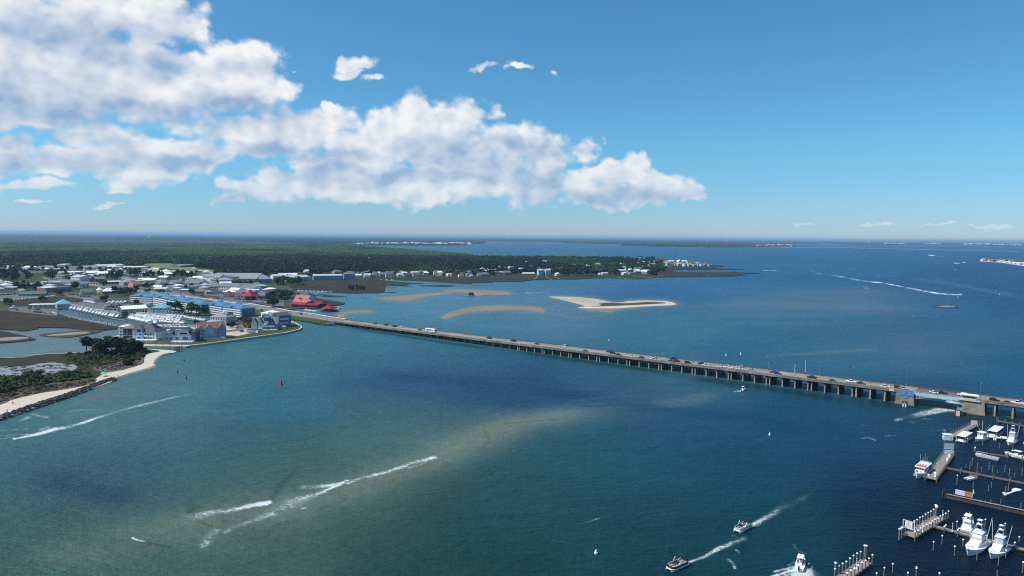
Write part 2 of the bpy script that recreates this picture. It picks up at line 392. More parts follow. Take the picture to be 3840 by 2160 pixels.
def raw_mesh(name,V,F4,mat,smooth=True):
 me=bpy.data.meshes.new(name)
 nf=len(F4)
 me.vertices.add(len(V));me.vertices.foreach_set('co',np.ascontiguousarray(V,np.float32).ravel())
 k=F4.shape[1]
 me.loops.add(nf*k);me.loops.foreach_set('vertex_index',np.ascontiguousarray(F4,np.int32).ravel())
 me.polygons.add(nf);me.polygons.foreach_set('loop_start',np.arange(0,nf*k,k,dtype=np.int32))
 me.polygons.foreach_set('use_smooth',np.full(nf,smooth))
 me.materials.append(mat);me.update(calc_edges=True)
 return me
def set_col(me,name,C):
 at=me.attributes.new(name,'FLOAT_COLOR','POINT')
 at.data.foreach_set('color',np.ascontiguousarray(np.concatenate([C,np.ones((len(C),1))],1),np.float32).ravel())
def water_material():
 m=bpy.data.materials.new('bay_water');m.use_nodes=True
 t=NT(m.node_tree);b=t.n['Principled BSDF']
 pos=t.node('ShaderNodeNewGeometry').outputs['Position']
 col=t.node('ShaderNodeAttribute',attribute_name='depth_shade_tint').outputs['Color']
 fo=t.node('ShaderNodeAttribute',attribute_name='foam').outputs['Fac']
 mp=t.node('ShaderNodeMapping',{'Vector':pos});mp.inputs['Rotation'].default_value=(0,0,R(14));mp.inputs['Scale'].default_value=(.42,1.0,1)
 wv=mp.outputs[0]
 n1=t.noise(wv,.10,3,.6);n2=t.noise(wv,.42,3,.6);n3=t.noise(wv,1.7,2,.6)
 big=t.noise(t.vmath('MULTIPLY',pos,(1,1.8,1)),.012,4,.6)
 huge=t.noise(t.vmath('MULTIPLY',pos,(.5,1,1)),.0022,4,.6)
 hgt=t.math('ADD',t.math('ADD',t.math('MULTIPLY',n1,1.0),t.math('MULTIPLY',n2,.55)),t.math('MULTIPLY',n3,.16))
 bp=t.node('ShaderNodeBump',{'Height':hgt,'Strength':1.0,'Distance':2.1})
 var=t.math('MULTIPLY',t.remap(big,.3,.7,.92,1.08),t.remap(huge,.3,.7,.93,1.07))
 var=t.math('MULTIPLY',t.math('MULTIPLY',var,t.remap(n2,.3,.72,.90,1.11)),t.remap(n1,.3,.7,.92,1.08))
 fm=t.node('ShaderNodeMapping',{'Vector':pos});fm.inputs['Scale'].default_value=(.75,1.0,1)
 fv=t.vmath('ADD',fm.outputs[0],t.scale(t.node('ShaderNodeTexNoise',{'Vector':pos,'Scale':.5,'Detail':3.0}).outputs['Color'],2.4))
 v1=t.node('ShaderNodeTexVoronoi',{'Vector':fv,'Scale':.42},feature='DISTANCE_TO_EDGE').outputs['Distance']
 v2=t.node('ShaderNodeTexVoronoi',{'Vector':fv,'Scale':1.1},feature='DISTANCE_TO_EDGE').outputs['Distance']
 lace=t.math('MAXIMUM',t.remap(v1,0,.22,1,0),t.math('MULTIPLY',t.remap(v2,0,.25,1,0),.8))
 lace=t.math('MULTIPLY',t.math('ADD',lace,t.math('MULTIPLY',n3,.5)),.75)
 wc=t.math('MULTIPLY',t.remap(t.noise(wv,.16,4,.7),.70,.80),t.remap(t.noise(pos,.01,2),.5,.7))
 d=t.math('ADD',t.math('MULTIPLY',fo,1.1),t.math('SUBTRACT',lace,1.12))
 fa=t.remap(d,-.12,.62,0,1,True)
 fa=t.math('MULTIPLY',fa,t.remap(fo,.02,.12))
 fa=t.math('MULTIPLY',t.math('MAXIMUM',fa,t.math('MULTIPLY',wc,.3)),.70)
 churn=t.mix(t.math('MULTIPLY',t.remap(fo,.1,1.0),.5),t.scale(col,var),(.23,.36,.36))
 c=t.mix(t.math('MULTIPLY',fa,.93),churn,(.78,.82,.84))
 t.l.new(c,b.inputs['Base Color'])
 t.l.new(t.remap(fa,0,1,.44,.75),b.inputs['Roughness'])
 b.inputs['IOR'].default_value=1.33
 b.inputs['Specular IOR Level'].default_value=.2
 t.l.new(bp.outputs[0],b.inputs['Normal'])
 return m
WG=(0.39,0.555,0.50)
def water_tint(px,py):
 X,Y=wcoord(px,py)
 num=np.zeros((len(px),3));den=np.zeros(len(px))
 sx,sy=wcoord(WS[:,0],WS[:,1])
 for i in range(len(WS)):
  d2=(X-sx[i])**2+(Y-sy[i])**2
  k=np.exp(-d2/.27)+1e-3*np.exp(-d2/1.6)+1e-5/(d2+.6)**2
  num+=k[:,None]*WLIN[i];den+=k
 return num/den[:,None]
TINTS=[
([(60,2130),(350,2060),(700,2010),(1000,1950),(1250,1870)],85,(124,130,118),.5),([(2600,1145),(2900,1140),(3200,1150),(3500,1165)],16,(118,138,168),.5),([(2650,1200),(3000,1198),(3400,1190)],12,(44,106,146),.5),
([(330,2010),(700,1960),(1050,1900),(1300,1840),(1560,1735),(1760,1650),(1950,1575),(2200,1545),(2380,1530)],70,(142,144,137),.62),
([(1500,1780),(1700,1680),(1850,1610),(2000,1570),(2200,1545)],34,(152,150,142),.42),
([(1330,1400),(1600,1425),(1850,1450),(2080,1475),(2350,1500)],36,(12,66,112),.85),([(1150,1420),(1500,1450),(1900,1480),(2150,1500)],60,(24,84,124),.6),
([(2300,1520),(2600,1545),(2850,1580),(3100,1640)],34,(16,74,116),.6),([(90,1760),(250,1820),(380,1850),(520,1880)],56,(18,72,104),.7),([(2440,1515),(2520,1506),(2590,1494),(2680,1470)],24,(124,130,136),.42),
(qs('S',(60,880),(400,780),(700,680),(900,560),(1100,470),(1400,430)),34,(142,138,126),.5),
(qs('S',(0,925),(300,850),(520,760),(760,680)),26,(132,128,116),.5),(qs('S',(900,540),(1000,470),(1250,450)),14,(150,138,122),.35),
(qs('S',(1070,470),(1250,452),(1480,432)),3,(70,85,95),.5),(qs('S',(1500,355),(1650,360),(1850,350),(2050,360)),5,(30,60,105),.5),
(qs('S',(1500,330),(1750,300),(2000,295)),10,(80,110,140),.35),(qs('S',(2080,360),(2250,340),(2390,285)),20,(128,132,138),.3),
(qs('S',(2060,385),(2250,370)),8,(24,70,115),.4),(qs('S',(980,480),(1020,560),(960,640)),5,(95,98,92),.4),
(qs('Q',(1855,715),(1900,650),(1960,560),(2080,450)),9,(40,80,85),.55),(qs('Q',(1310,700),(1340,740),(1300,790)),12,(45,85,85),.5),
(qs('Q',(1330,815),(1400,850),(1480,880)),5,(70,85,80),.5),(qs('Q',(870,960),(960,975),(1080,1000),(1200,1014)),6,(62,75,72),.7),
(qs('Q',(1540,860),(1560,820)),7,(80,88,78),.5),(qs('Q',(150,1105),(320,1150),(480,1214)),7,(55,85,80),.4),(qs('Q',(1420,870),(1900,640)),60,(112,116,108),.35),
(qs('O',(1640,310),(1500,345),(1250,362)),5,(120,125,130),.5),(qs('O',(200,235),(260,200),(400,168),(600,158),(780,180)),7,(150,160,168),.5),
(qs('E',(650,935),(760,975),(950,1010),(1060,1060)),9,(140,150,165),.55),(qs('E',(760,1170),(830,1225),(960,1250),(1200,1250),(1400,1220),(1560,1170)),6,(135,150,168),.45),
(qs('E',(1090,1115),(1300,1150),(1560,1170),(1800,1120),(2100,1095)),8,(150,155,165),.6),(qs('E',(0,1150),(200,1170),(500,1200)),10,(135,150,165),.5),
(qs('F',(450,1000),(700,1050),(900,1085),(1200,1100)),6,(105,115,128),.45),(qs('F',(800,1090),(1400,1105),(1900,1092),(2576,1120)),4,(95,105,122),.5),
(qs('F',(1700,1000),(2300,1040),(2576,1085)),9,(118,125,145),.4),(qs('G',(0,1090),(500,1115),(1100,1120)),9,(118,118,140),.45),(qs('G',(1250,1075),(1500,1100),(1900,1150)),9,(85,115,145),.3),
(qs('G',(1000,655),(1600,730),(2100,830),(2576,905)),9,(95,130,168),.55),(qs('G',(200,600),(700,580),(1000,545),(1400,540)),6,(80,110,140),.4),
(qs('E',(0,560),(900,780),(1300,745),(2200,755)),8,(85,120,155),.4),(qs('G',(1200,545),(1800,600),(2500,660)),7,(42,80,118),.4),
(qs('D',(430,1000),(900,1020),(1300,1000)),6,(145,150,155),.5),(qs('D',(250,1175),(500,1165),(900,1165)),5,(125,150,170),.4),(qs('D',(0,1200),(5,1180)),12,(150,155,155),.5),
(qs('M',(1300,290),(1900,270),(2560,225),(3000,180)),9,(128,132,142),.5),(qs('H',(900,1000),(1300,900),(1500,700)),14,(130,135,138),.4),
(qs('O',(200,365),(1300,540),(2500,720)),8,(32,72,72),.75),(qs('N',(0,520),(1300,700),(2560,880)),13,(28,66,68),.8),  # dark bands along bridge and seawall foot paint their shade on the water
(qs('M',(0,610),(1300,800),(2560,990)),18,(25,60,66),.8),(qs('L',(0,640),(600,720),(1000,700),(1600,880),(2500,960)),20,(22,52,58),.8),
(qs('C',(0,1345),(560,1260),(1080,1185)),4,(45,70,75),.6),
]
BARS=[
(qs('E',(650,938),(740,933),(1050,940),(1280,962),(1420,985),(1560,1010),(1700,1022),(1850,1003),(2060,993),(2350,999),(2480,1015),(2550,1042),(2480,1062),(2200,1072),(1700,1106),(1280,1110),(1085,1102),(1180,1078),(1130,1055),(950,1008),(800,972)),'bar',.18),
(qs('E',(1085,1100),(1280,1090),(1700,1084),(2200,1058),(2400,1042),(2340,1012),(2060,1008),(1850,1014),(1830,1003),(2060,995),(2350,1001),(2480,1017),(2545,1042),(2480,1060),(2200,1070),(1700,1104),(1280,1109)),'sand',.34),
(qs('E',(1290,1080),(1440,1066),(1400,1040),(1560,1025),(1800,1035),(2100,1018),(2330,1020),(2380,1032),(2100,1050),(1800,1062),(1500,1076)),'fringe',.38),
(qs('E',(1150,1108),(1400,1112),(1750,1108),(1650,1130),(1560,1165),(1380,1148),(1220,1130)),'wet',.1),
(qs('D',(490,958),(700,935),(1000,908),(1300,885),(1500,868),(1620,872),(1500,890),(1200,930),(1000,980),(900,1003),(700,985)),'wet',.12),
(qs('D',(1480,852),(1560,828),(1850,828),(2100,842),(2420,858),(2470,885),(2430,905),(2200,905),(1900,915),(1860,880),(1620,862)),'wet',.12),
(qs('D',(1445,1255),(1500,1205),(1650,1150),(1900,1090),(2200,1070),(2400,1069))+qs('E',(0,1072),(300,1080),(500,1098),(560,1150),(530,1180),(440,1165),(300,1140),(0,1138))+qs('D',(2200,1148),(1900,1168),(1650,1225),(1520,1270)),'wet',.14),
(qs('O',(245,238),(290,205),(420,172),(600,160),(740,178),(600,190),(420,198),(340,220),(330,270),(280,262)),'wet',.1)]
def build_water():
 ang=np.concatenate([np.linspace(-180,-50,27)[:-1],np.linspace(-50,-39,12)[:-1],np.linspace(-39,39,800),np.linspace(39,50,12)[1:],np.linspace(50,180,27)[1:-1]])
 inv=np.linspace(1/150.0,1/60000.0,560)
 rad=np.concatenate([[0.5,20,50,80,105,125,140],1/inv,[120000.]])
 A,RR=np.meshgrid(np.radians(ang),rad)
 x,y=(np.sin(A)*RR).ravel(),(np.cos(A)*RR).ravel()
 na,nr=len(ang),len(rad)
 V=np.stack([x,y,np.zeros_like(x)],1)
 i,j=np.meshgrid(np.arange(nr-1),np.arange(na),indexing='ij')
 j2=(j+1)%na
 F=np.stack([i*na+j,i*na+j2,(i+1)*na+j2,(i+1)*na+j],-1).reshape(-1,4)[:,::-1]
 inside=np.abs(np.degrees(A.ravel()))<60
 px,py=proj(x,y,np.zeros_like(x))
 px=np.where(inside,px,np.where(x>0,4400,-600));py=np.where(inside,py,1300)
 px=np.clip(px,-900,4700);py=np.clip(py,880,2400)
 ww=(fbm(x*.02,y*.02,4,3)-.5)*2
 w2=(fbm(x*.11,y*.05,3,9)-.5)*2
 C=water_tint(px+ww*60,py+ww*9)
 ysc=2.6
 vis=(px>-60)&(px<3900)&(RR.ravel()>140)&inside
 for pts,hw,c,k in TINTS:
  p=np.array(pts);mrg=hw*3.5+10
  sel=vis&(px>p[:,0].min()-mrg)&(px<p[:,0].max()+mrg)&(py>p[:,1].min()-mrg)&(py<p[:,1].max()+mrg)
  d,tt=seg_dist(px[sel]+w2[sel]*hw*.5,py[sel]+ww[sel]*hw*.25,pts,ysc)
  a=k*np.exp(-(d/(hw*ysc*.62))**2)*np.clip(np.minimum(tt,1-tt)*7,0.15,1)
  C[sel]=C[sel]*(1-a[:,None])+np.array(lin(c))*a[:,None]
 for pts,mt,z in BARS:
  if mt=='fringe':continue
  p=np.array(pts);sel=vis&(px>p[:,0].min()-60)&(px<p[:,0].max()+60)&(py>p[:,1].min()-22)&(py<p[:,1].max()+22)
  d,tt=seg_dist(px[sel]+w2[sel]*5,py[sel]+ww[sel]*2,list(pts)+[pts[0]],3.2)
  for w,c,k in((30,(122,138,152),.5),(11,(158,150,140),.75)):
   a=k*np.exp(-(d/w)**2);C[sel]=C[sel]*(1-a[:,None])+np.array(lin(c))*a[:,None]
 fo=np.zeros(len(x))
 for pts,h0,h1,d0,d1 in FOAM:
  p=np.array(pts);mrg=max(h0,h1)*2.5+8
  sel=vis&(px>p[:,0].min()-mrg)&(px<p[:,0].max()+mrg)&(py>p[:,1].min()-mrg)&(py<p[:,1].max()+mrg)
  hw=max(h0,h1)
  d,tt=seg_dist(px[sel]+w2[sel]*hw*.6,py[sel]+w2[sel]*hw*.18,pts,2.0)
  h=(h0+(h1-h0)*tt)*1.2
  a=(d0+(d1-d0)*tt)*np.clip(2.0*fbm(x[sel]*.07,y[sel]*.05,4,12)-.05,.15,1.5)*np.exp(-(d/h)**2)
  fo[sel]=np.maximum(fo[sel],a)
 me=raw_mesh('water',V,F,water_material())
 set_col(me,'depth_shade_tint',np.clip(C*np.array(WG),0,1))  # depth colours together with painted shade and reflection
 at=me.attributes.new('foam','FLOAT','POINT');at.data.foreach_set('value',fo.astype(np.float32))
 ob('water',me,kind='structure')
build_water()
#  SETTING: land
def dens(poly,closed=True,n=4,jit=0.):
 """Catmull-Rom through pixel points, with a little raggedness"""
 out=[];N=len(poly)
 for i in range(N if closed else N-1):
  p0,p1,p2,p3=[np.array(poly[(i+k)%N]if closed else poly[min(max(i+k,0),N-1)],float)for k in(-1,0,1,2)]
  for s in range(n):
   u=s/n
   v=.5*((2*p1)+(-p0+p2)*u+(2*p0-5*p1+4*p2-p3)*u*u+(-p0+3*p1-3*p2+p3)*u**3)
   if jit:v=v+np.array((rnd.uniform(-1,1)*jit*2.2,rnd.uniform(-1,1)*jit*.5))
   out.append((v[0],v[1]))
 return out
def sheet(name,pts,z,mat,base=-1.0,slope=0.,kind='structure',**kw):
 """ground piece: outline in photo pixels lying on height z, with its bank down to base"""
 P=[G(p,z)for p in pts]
 tris=tessellate_polygon([P])
 ar=sum((P[i].x*P[(i+1)%len(P)].y-P[(i+1)%len(P)].x*P[i].y)for i in range(len(P)))
 n=len(P);c=sum(P,Vector())/n
 V=[tuple(p)for p in P]
 B=[Vector((p.x,p.y,base))+((p-c).normalized()*slope if slope else Vector())for p in P]
 V+=[tuple(p)for p in B]
 F=[]
 for t in tris:
  a,b,c2=[P[i]for i in t]
  F.append(tuple(t)if(b-a).cross(c2-a).z>0 else tuple(t)[::-1])
 for i in range(n):
  j=(i+1)%n
  F.append((i,i+n,j+n,j)if ar>0 else(i,j,j+n,i+n))
 me=bpy.data.meshes.new(name);me.from_pydata(V,[],F);me.materials.append(mat);me.update()
 return ob(name,me,kind=kind,**kw)
def ground_mat(name,a,b,c,s1=.02,s2=.3,k=.5):
 m=bpy.data.materials.new(name);m.use_nodes=True
 t=NT(m.node_tree);bs=t.n['Principled BSDF']
 pos=t.node('ShaderNodeNewGeometry').outputs['Position']
 f=t.remap(t.noise(pos,s1,5,.6),.36,.64)
 g=t.remap(t.noise(t.vmath('MULTIPLY',pos,(.6,1,1)),s2,4,.65),.35,.68)
 col=t.mix(f,a,b)
 col=t.mix(t.math('MULTIPLY',g,k),col,c)
 t.l.new(col,bs.inputs['Base Color']);bs.inputs['Roughness'].default_value=.9;bs.inputs['Specular IOR Level'].default_value=.1
 bn=t.node('ShaderNodeBump',{'Height':t.noise(pos,s2*2,3,.6),'Strength':.5,'Distance':.5});t.l.new(bn.outputs[0],bs.inputs['Normal'])
 return m
m_forest=ground_mat('forest_floor',(.018,.032,.014),(.03,.045,.02),(.05,.05,.03),.01,.05)
m_marsh=ground_mat('marsh_grass',(.026,.021,.017),(.048,.037,.026),(.024,.028,.012),.02,.08,.6)
m_marshg=ground_mat('green_marsh',(.026,.032,.011),(.040,.036,.018),(.020,.032,.009),.02,.12)
m_fringe=ground_mat('marsh_fringe',(.035,.042,.018),(.055,.06,.025),(.09,.08,.06),.05,.3)
m_lawn=ground_mat('lawn',(.040,.070,.010),(.058,.088,.014),(.075,.078,.024),.04,.4,.35)
m_field=ground_mat('hay_field',(.10,.15,.04),(.15,.17,.06),(.20,.19,.09),.008,.05,.5)
m_asph=ground_mat('asphalt',(.095,.10,.105),(.125,.125,.128),(.16,.16,.155),.03,.2)
m_road=ground_mat('road_asphalt',(.16,.16,.16),(.20,.197,.19),(.24,.235,.225),.03,.2)
m_sand=ground_mat('beach_sand',(.50,.44,.355),(.57,.51,.42),(.44,.38,.30),.03,.4,.4)
m_wet=ground_mat('wet_sand',(.21,.165,.125),(.26,.21,.165),(.16,.165,.165),.012,.05,.75)
m_bar=ground_mat('tidal_bar',(.36,.32,.27),(.46,.43,.38),(.38,.29,.21),.012,.10,.6)
m_dirt=ground_mat('bare_dirt',(.42,.38,.32),(.52,.47,.41),(.34,.30,.25),.05,.4)
m_conc=pm('concrete',(.38,.36,.32),.8,.22,.25,alpha2=(.30,.28,.23),mixsc=.08)
m_mud=ground_mat('mud_flat',(.22,.19,.16),(.30,.27,.23),(.14,.13,.10),.05,.3)
MAIN=(qs('A',(-3200,780),(-1500,830),(-900,850),(-400,835),(-200,1040),(-400,1100),(0,1105),(220,1110),(330,1130),(560,1095),(600,1075),(1000,1080),(1300,1108),(1560,1108),(1760,1092),(1770,1070),
(1560,1052),(1400,1000),(1230,975),(960,903),(868,850),(880,805),(1130,800),(1440,882),(1640,937),(1800,932),(1900,915))
+qs('B',(420,918),(880,902),(1180,902),(1500,885),(1760,900),(2150,938),(2230,930))+qs('C',(900,922),(1190,960),(1400,992),(1640,1037),(1825,1036),(2040,965),(1800,900),(1500,872),(1250,836),(1130,812),
(1100,795),(1350,792),(1570,792),(1620,765),(1750,748),(1900,738),(1992,712),(1900,690),(1650,650),(1560,628),(1420,590),(1500,585),(1600,602),(1510,570),(1400,552),(1250,546),(1212,532),(1240,516),(1500,522),(1800,548),(1900,552),(2000,557),(2300,557))
+qs('D',(0,882),(300,880),(560,866),(480,850),(580,826),(300,812),(480,796),(410,776),(520,747),(650,726),(760,762),(1010,786),(820,772),(930,746),(1160,731),(1000,724),(650,700),(520,680),
(820,686),(1100,697),(1450,717),(1900,745),(1850,722),(2050,726),(2270,706),(2500,711))
+qs('E',(240,706),(300,690),(400,682),(800,671),(1000,675),(1300,656),(1650,656),(1900,671),(2100,660),(2350,642),(2560,641))
+qs('F',(400,640),(700,638),(950,631),(1250,629),(1420,615),(1300,601),(1600,592),(1550,580),(1200,575),(900,572),(500,570),(460,546),(900,541),(1400,536),(1100,521),(900,516),(1110,497),(1100,484),(900,468),(500,425),(0,388))
+qs('E',(1900,345),(1200,348),(700,335),(400,345),(0,357))+qs('D',(1950,345),(1700,320),(1500,290),(1200,262),(900,236),(560,218),(400,188),(0,165))
+[(1150,913),(800,903),(400,898),(0,893),(-1200,880)])
sheet('ground',dens(MAIN,n=2,jit=.25),.8,m_forest)
FAR=([(-1600,872),(0,893),(400,898),(800,903),(1150,913)]+qs('D',(0,158),(400,162),(900,165),(1500,163),(1850,157),(1900,142),(2080,132),(2110,103),(2560,106))
+qs('E',(0,106),(800,112),(900,131),(1400,140),(1700,145),(1760,166),(2576,181))+qs('F',(0,230),(700,238),(1000,241),(1420,241),(1700,242),(1900,232),(2100,226),(1900,212),(2000,196),(2576,190))
+qs('G',(0,195),(300,207),(700,211),(1000,206),(1400,208),(1780,207),(2200,224),(2576,231))+[(4500,932),(4500,917),(3840,908.5),(1920,890.5),(0,872.5),(-1600,857.5)])
sheet('ground',FAR,.8,m_forest)
MARSHES=[
('marsh',qs('A',(-3000,800),(-500,850),(0,835),(150,832),(500,870),(860,917),(960,932),(1230,985),(1400,1005),(1560,1058),(1750,1078),(1750,1090),(1560,1105),(1300,1104),(1000,1078),(600,1072),(330,1126),(220,1108),(0,1102),(-400,1098),(-220,1040)),m_marsh,.9),
('marsh',qs('A',(230,560),(430,640),(620,640),(1010,610),(1250,655),(1200,700),(1000,690),(860,720),(450,742),(200,760),(0,720),(-300,720),(-300,640),(0,660)),m_marsh,.9),
('marsh',qs('C',(1230,440),(1500,400),(1900,370),(2400,345),(2576,350),(2576,540),(2300,552),(1900,548),(1500,518),(1250,512),(1100,500)),m_marsh,.9),
('marsh',qs('D',(0,700),(300,670),(420,675),(640,705),(640,722),(500,745),(400,772),(470,794),(300,806),(560,828),(300,870),(0,870)),m_marsh,.9),
('marsh',qs('D',(820,672),(1200,660),(1260,640),(1500,632),(2000,640),(2576,655),(2576,700),(2270,702),(2000,722),(1850,720),(1880,742),(1450,712),(1100,693)),m_marsh,.9),
('marsh',qs('E',(0,655),(300,650),(500,640),(900,650),(800,667),(400,678),(240,702),(0,704)),m_marsh,.9),
('marsh',qs('F',(250,510),(500,500),(900,505),(1080,522),(900,536),(480,541),(450,560),(520,574),(900,576),(1200,580),(1500,586),(1280,604),(1380,614),(1250,625),(950,627),(400,636),(330,610)),m_marsh,.9),
('marsh',qs('C',(1250,555),(1400,560),(1500,578),(1560,630),(1650,655),(1900,695),(1980,712),(1890,734),(1750,742),(1600,758),(1560,700),(1440,660),(1380,600)),m_marshg,.9),
]
for i,(nm,pts,mt,z)in enumerate(MARSHES):sheet(nm,dens(pts,n=2,jit=.3),z+i*.03,mt,base=.3)
ISLES=[
(qs('A',(590,1187),(760,1160),(1150,1130),(1350,1100),(1560,1108),(1760,1098),(1560,1122),(1480,1150),(1250,1195),(1050,1225),(830,1218),(700,1213)),m_fringe,m_mud,qs('A',(720,1195),(1000,1160),(1300,1140),(1330,1165),(1000,1195),(760,1205))),
(qs('A',(-400,1150),(0,1132),(210,1168),(370,1203),(540,1250),(450,1275),(100,1308),(0,1314),(-400,1340)),m_marsh,m_mud,qs('A',(0,1235),(330,1220),(440,1240),(200,1270),(0,1280))),
(qs('C',(1575,578),(1640,577),(1800,595),(2000,612),(1990,618),(1640,613),(1700,603)),m_marshg,None,None),
(qs('D',(550,868),(640,862),(755,865),(700,872)),m_marsh,None,None),(qs('D',(1085,766),(1250,763),(1580,762),(1600,772),(1500,781),(1180,776)),m_marsh,None,None),
(qs('D',(555,755),(700,735),(900,752),(920,762),(700,772)),m_marsh,None,None),(qs('D',(2165,724),(2190,719),(2195,730)),m_marsh,None,None),
(qs('D',(1730,928),(1860,916),(2150,903),(2140,910),(1900,924)),m_mud,None,None),(qs('D',(2250,906),(2380,899),(2450,900),(2380,911)),m_mud,None,None),
(qs('E',(285,880),(310,866),(340,874),(560,874),(540,884),(300,892)),m_mud,None,None),(qs('F',(1210,570),(1290,563),(1300,578)),m_marsh,None,None),
(qs('G',(1368,1025),(1440,1013),(1560,1016),(1660,1028),(1698,1042),(1640,1053),(1500,1050),(1400,1040)),m_fringe,m_mud,qs('G',(1430,1028),(1560,1022),(1660,1038),(1560,1045),(1470,1040))),
(qs('F',(1545,584),(1615,582),(1612,592),(1560,592)),m_marsh,None,None)]
for pts,mt,m2,in2 in ISLES:
 sheet('marsh_island',dens(pts,n=3,jit=.3),.55,mt)
 if m2:sheet('mud_flat',dens(in2,n=3,jit=.4),.62,m2,base=.4)
BM={'bar':m_bar,'sand':m_sand,'marsh':m_marsh,'wet':m_wet,'fringe':m_fringe}
for pts,mt,z in BARS:sheet('sandbar',dens(pts,n=4,jit=.35 if mt=='wet' else.25),z,BM[mt],base=-.3,slope=3.)
SPIT=(qs('B',(-15,1292),(30,1245),(60,1232),(140,1205),(300,1130),(700,1105),(1250,1100),(1330,1040),(1480,1000),(1560,965),(1830,935),(2050,968),(2200,945))+qs('C',(700,910),(850,905),(1190,985),(1240,1005),(1330,1062),(1336,1082),(1290,1112),(1100,1155),(600,1225),(0,1308))
+qs('B',(1500,1325),(1250,1352),(1190,1365),(450,1356),(280,1345),(100,1335),(20,1315)))
sheet('spit',SPIT,1.6,m_dirt)
sheet('lawn',qs('B',(40,1258),(140,1215),(400,1200),(900,1210),(1800,1150),(1840,1215),(2400,1115),(2576,1080))+qs('C',(1100,1060),(1195,1000),(1230,1010),(1315,1065),(1318,1078),(1280,1104),(1080,1150),(600,1215),(0,1298))+qs('B',(1500,1315),(1250,1340),(1000,1336),(450,1325),(300,1320),(90,1296)),1.66,m_lawn,base=1.5)
sheet('building_plot',qs('U',(640,620),(1130,575),(1270,600),(1420,640),(1400,665),(1180,685),(900,740),(660,770)),1.74,m_dirt,base=1.5)
sheet('driveway',qs('U',(850,420),(900,415),(1000,470),(1080,560),(1060,610),(900,625),(660,650),(660,600),(820,590),(900,560),(900,500)),1.8,m_asph,base=1.5)
sheet('shrub_bed',qs('U',(690,300),(1260,340),(1260,560),(1090,560),(1010,460),(860,415),(700,440)),1.72,m_fringe,base=1.5)
sheet('lawn',qs('C',(590,822),(700,832),(850,850),(1180,905),(1500,940),(1760,968),(1620,1004),(1400,975),(1190,938),(850,900),(600,880)),.95,m_lawn,base=.7)
sheet('causeway',qs('B',(2130,715),(2576,795))+qs('C',(1190,838),(1500,878),(1800,925),(2000,958),(1830,992),(1500,938),(1190,895),(850,838),(590,790)),1.2,m_road,base=.7)
def kerb_line(name,pts,w,h,z,mat):
 mb=MB();P=[G(p,z)for p in pts]
 for a,b in zip(P,P[1:]):
  d=(b-a).normalized();n=Vector((-d.y,d.x,0))*w/2
  mb.loft([[a-n,a+n,a+n+Vector((0,0,h)),a-n+Vector((0,0,h))],[b-n,b+n,b+n+Vector((0,0,h)),b-n+Vector((0,0,h))]])
 return ob(name,mb.mesh(name,mat),kind='structure')
m_kerb=pm('pale_concrete',(.60,.58,.53),.8,.15,.3)
kerb_line('sidewalk',qs('B',(2130,712),(2576,788))+qs('C',(1190,832),(1500,872),(1800,920),(2000,952)),2.4,.25,1.2,m_kerb)
kerb_line('seawall_cap',qs('C',(1200,1002),(1240,1008),(1328,1064),(1332,1082),(1288,1110),(1100,1155),(600,1222),(0,1304))+qs('B',(1500,1322),(1250,1350)),.9,.2,1.6,m_kerb)
sheet('road',qs('A',(560,330),(640,325),(760,372),(1000,392),(1250,425),(1440,455),(1800,520),(2300,560),(2576,600))+qs('B',(1300,640),(1700,690),(2140,770),(2576,850),(2576,800),(2130,715),(1600,640),(1250,590),(1000,560))+qs('A',(2250,520),(1800,480),(1450,420),(1000,350),(700,320)),1.0,m_road,base=.7)
kerb_line('sidewalk',qs('B',(640,555),(1000,592),(1300,622),(1600,662),(2130,735)),2.2,.2,1.0,m_kerb)
LOTS=[qs('A',(120,800),(280,770),(420,770),(560,790),(760,800),(880,800),(870,850),(870,905),(150,830)),qs('A',(1080,720),(1250,690),(1500,700),(1960,730),(2040,760),(2260,760),(2300,900),(1830,905),(1650,930),(1440,880),(1130,795)),
qs('A',(-700,600),(0,555),(260,560),(280,600),(620,610),(820,590),(820,615),(560,640),(420,650),(0,700),(-700,720)),qs('A',(960,570),(1200,590),(1420,600),(1500,620),(1900,640),(1250,650),(1000,610)),
qs('B',(1400,585),(1700,570),(2100,600),(2400,640))+qs('C',(800,640),(1060,670),(1070,760),(830,770),(600,740),(500,720))+qs('B',(1700,650)),qs('A',(620,380),(1000,340),(1700,390),(2600,440),(2600,520),(1900,480),(1400,440),(900,420)),
qs('B',(750,480),(1000,520),(1250,540),(1500,600),(1250,590),(700,540)),qs('A',(-600,195),(700,170),(2200,200),(2300,290),(1700,290),(900,250),(-600,260)),qs('B',(880,890),(1180,820),(1500,850),(1500,880),(1180,900)),qs('B',(640,265),(1100,240),(1250,262),(640,300))]
for i,p in enumerate(LOTS):sheet('parking_lot',p,.93+i*.004,m_asph,base=.7)
sheet('hay_field',qs('B',(560,120),(700,112),(1000,112),(1010,150),(1120,165),(1330,168),(1360,190),(1650,215),(1640,250),(1300,258),(1160,235),(1100,205),(730,170),(570,135)),.96,m_field,base=.7)
sheet('hay_field',qs('A',(1290,130),(1490,135),(1490,165),(1290,160)),.96,m_field,base=.7)
sheet('town_ground',dens(qs('A',(-2500,560),(-900,480),(0,440),(500,320),(1000,240),(1800,250),(2400,280))+qs('B',(1200,300),(1600,270),(2300,270),(2576,420))+qs('C',(1230,470),(1230,560),(1400,640),(1570,760),(1350,786),(1130,806),(1000,790),(590,900))+qs('B',(2150,930),(1760,895),(1500,880),(1180,896),(880,896),(430,910))+qs('A',(1880,905),(1640,930),(1440,875),(1130,795),(880,800),(860,850),(860,905),(150,825),(-400,830)),n=1),.86,ground_mat('town_soil',(.022,.040,.012),(.055,.062,.035),(.10,.098,.09),.02,.1),base=.7)
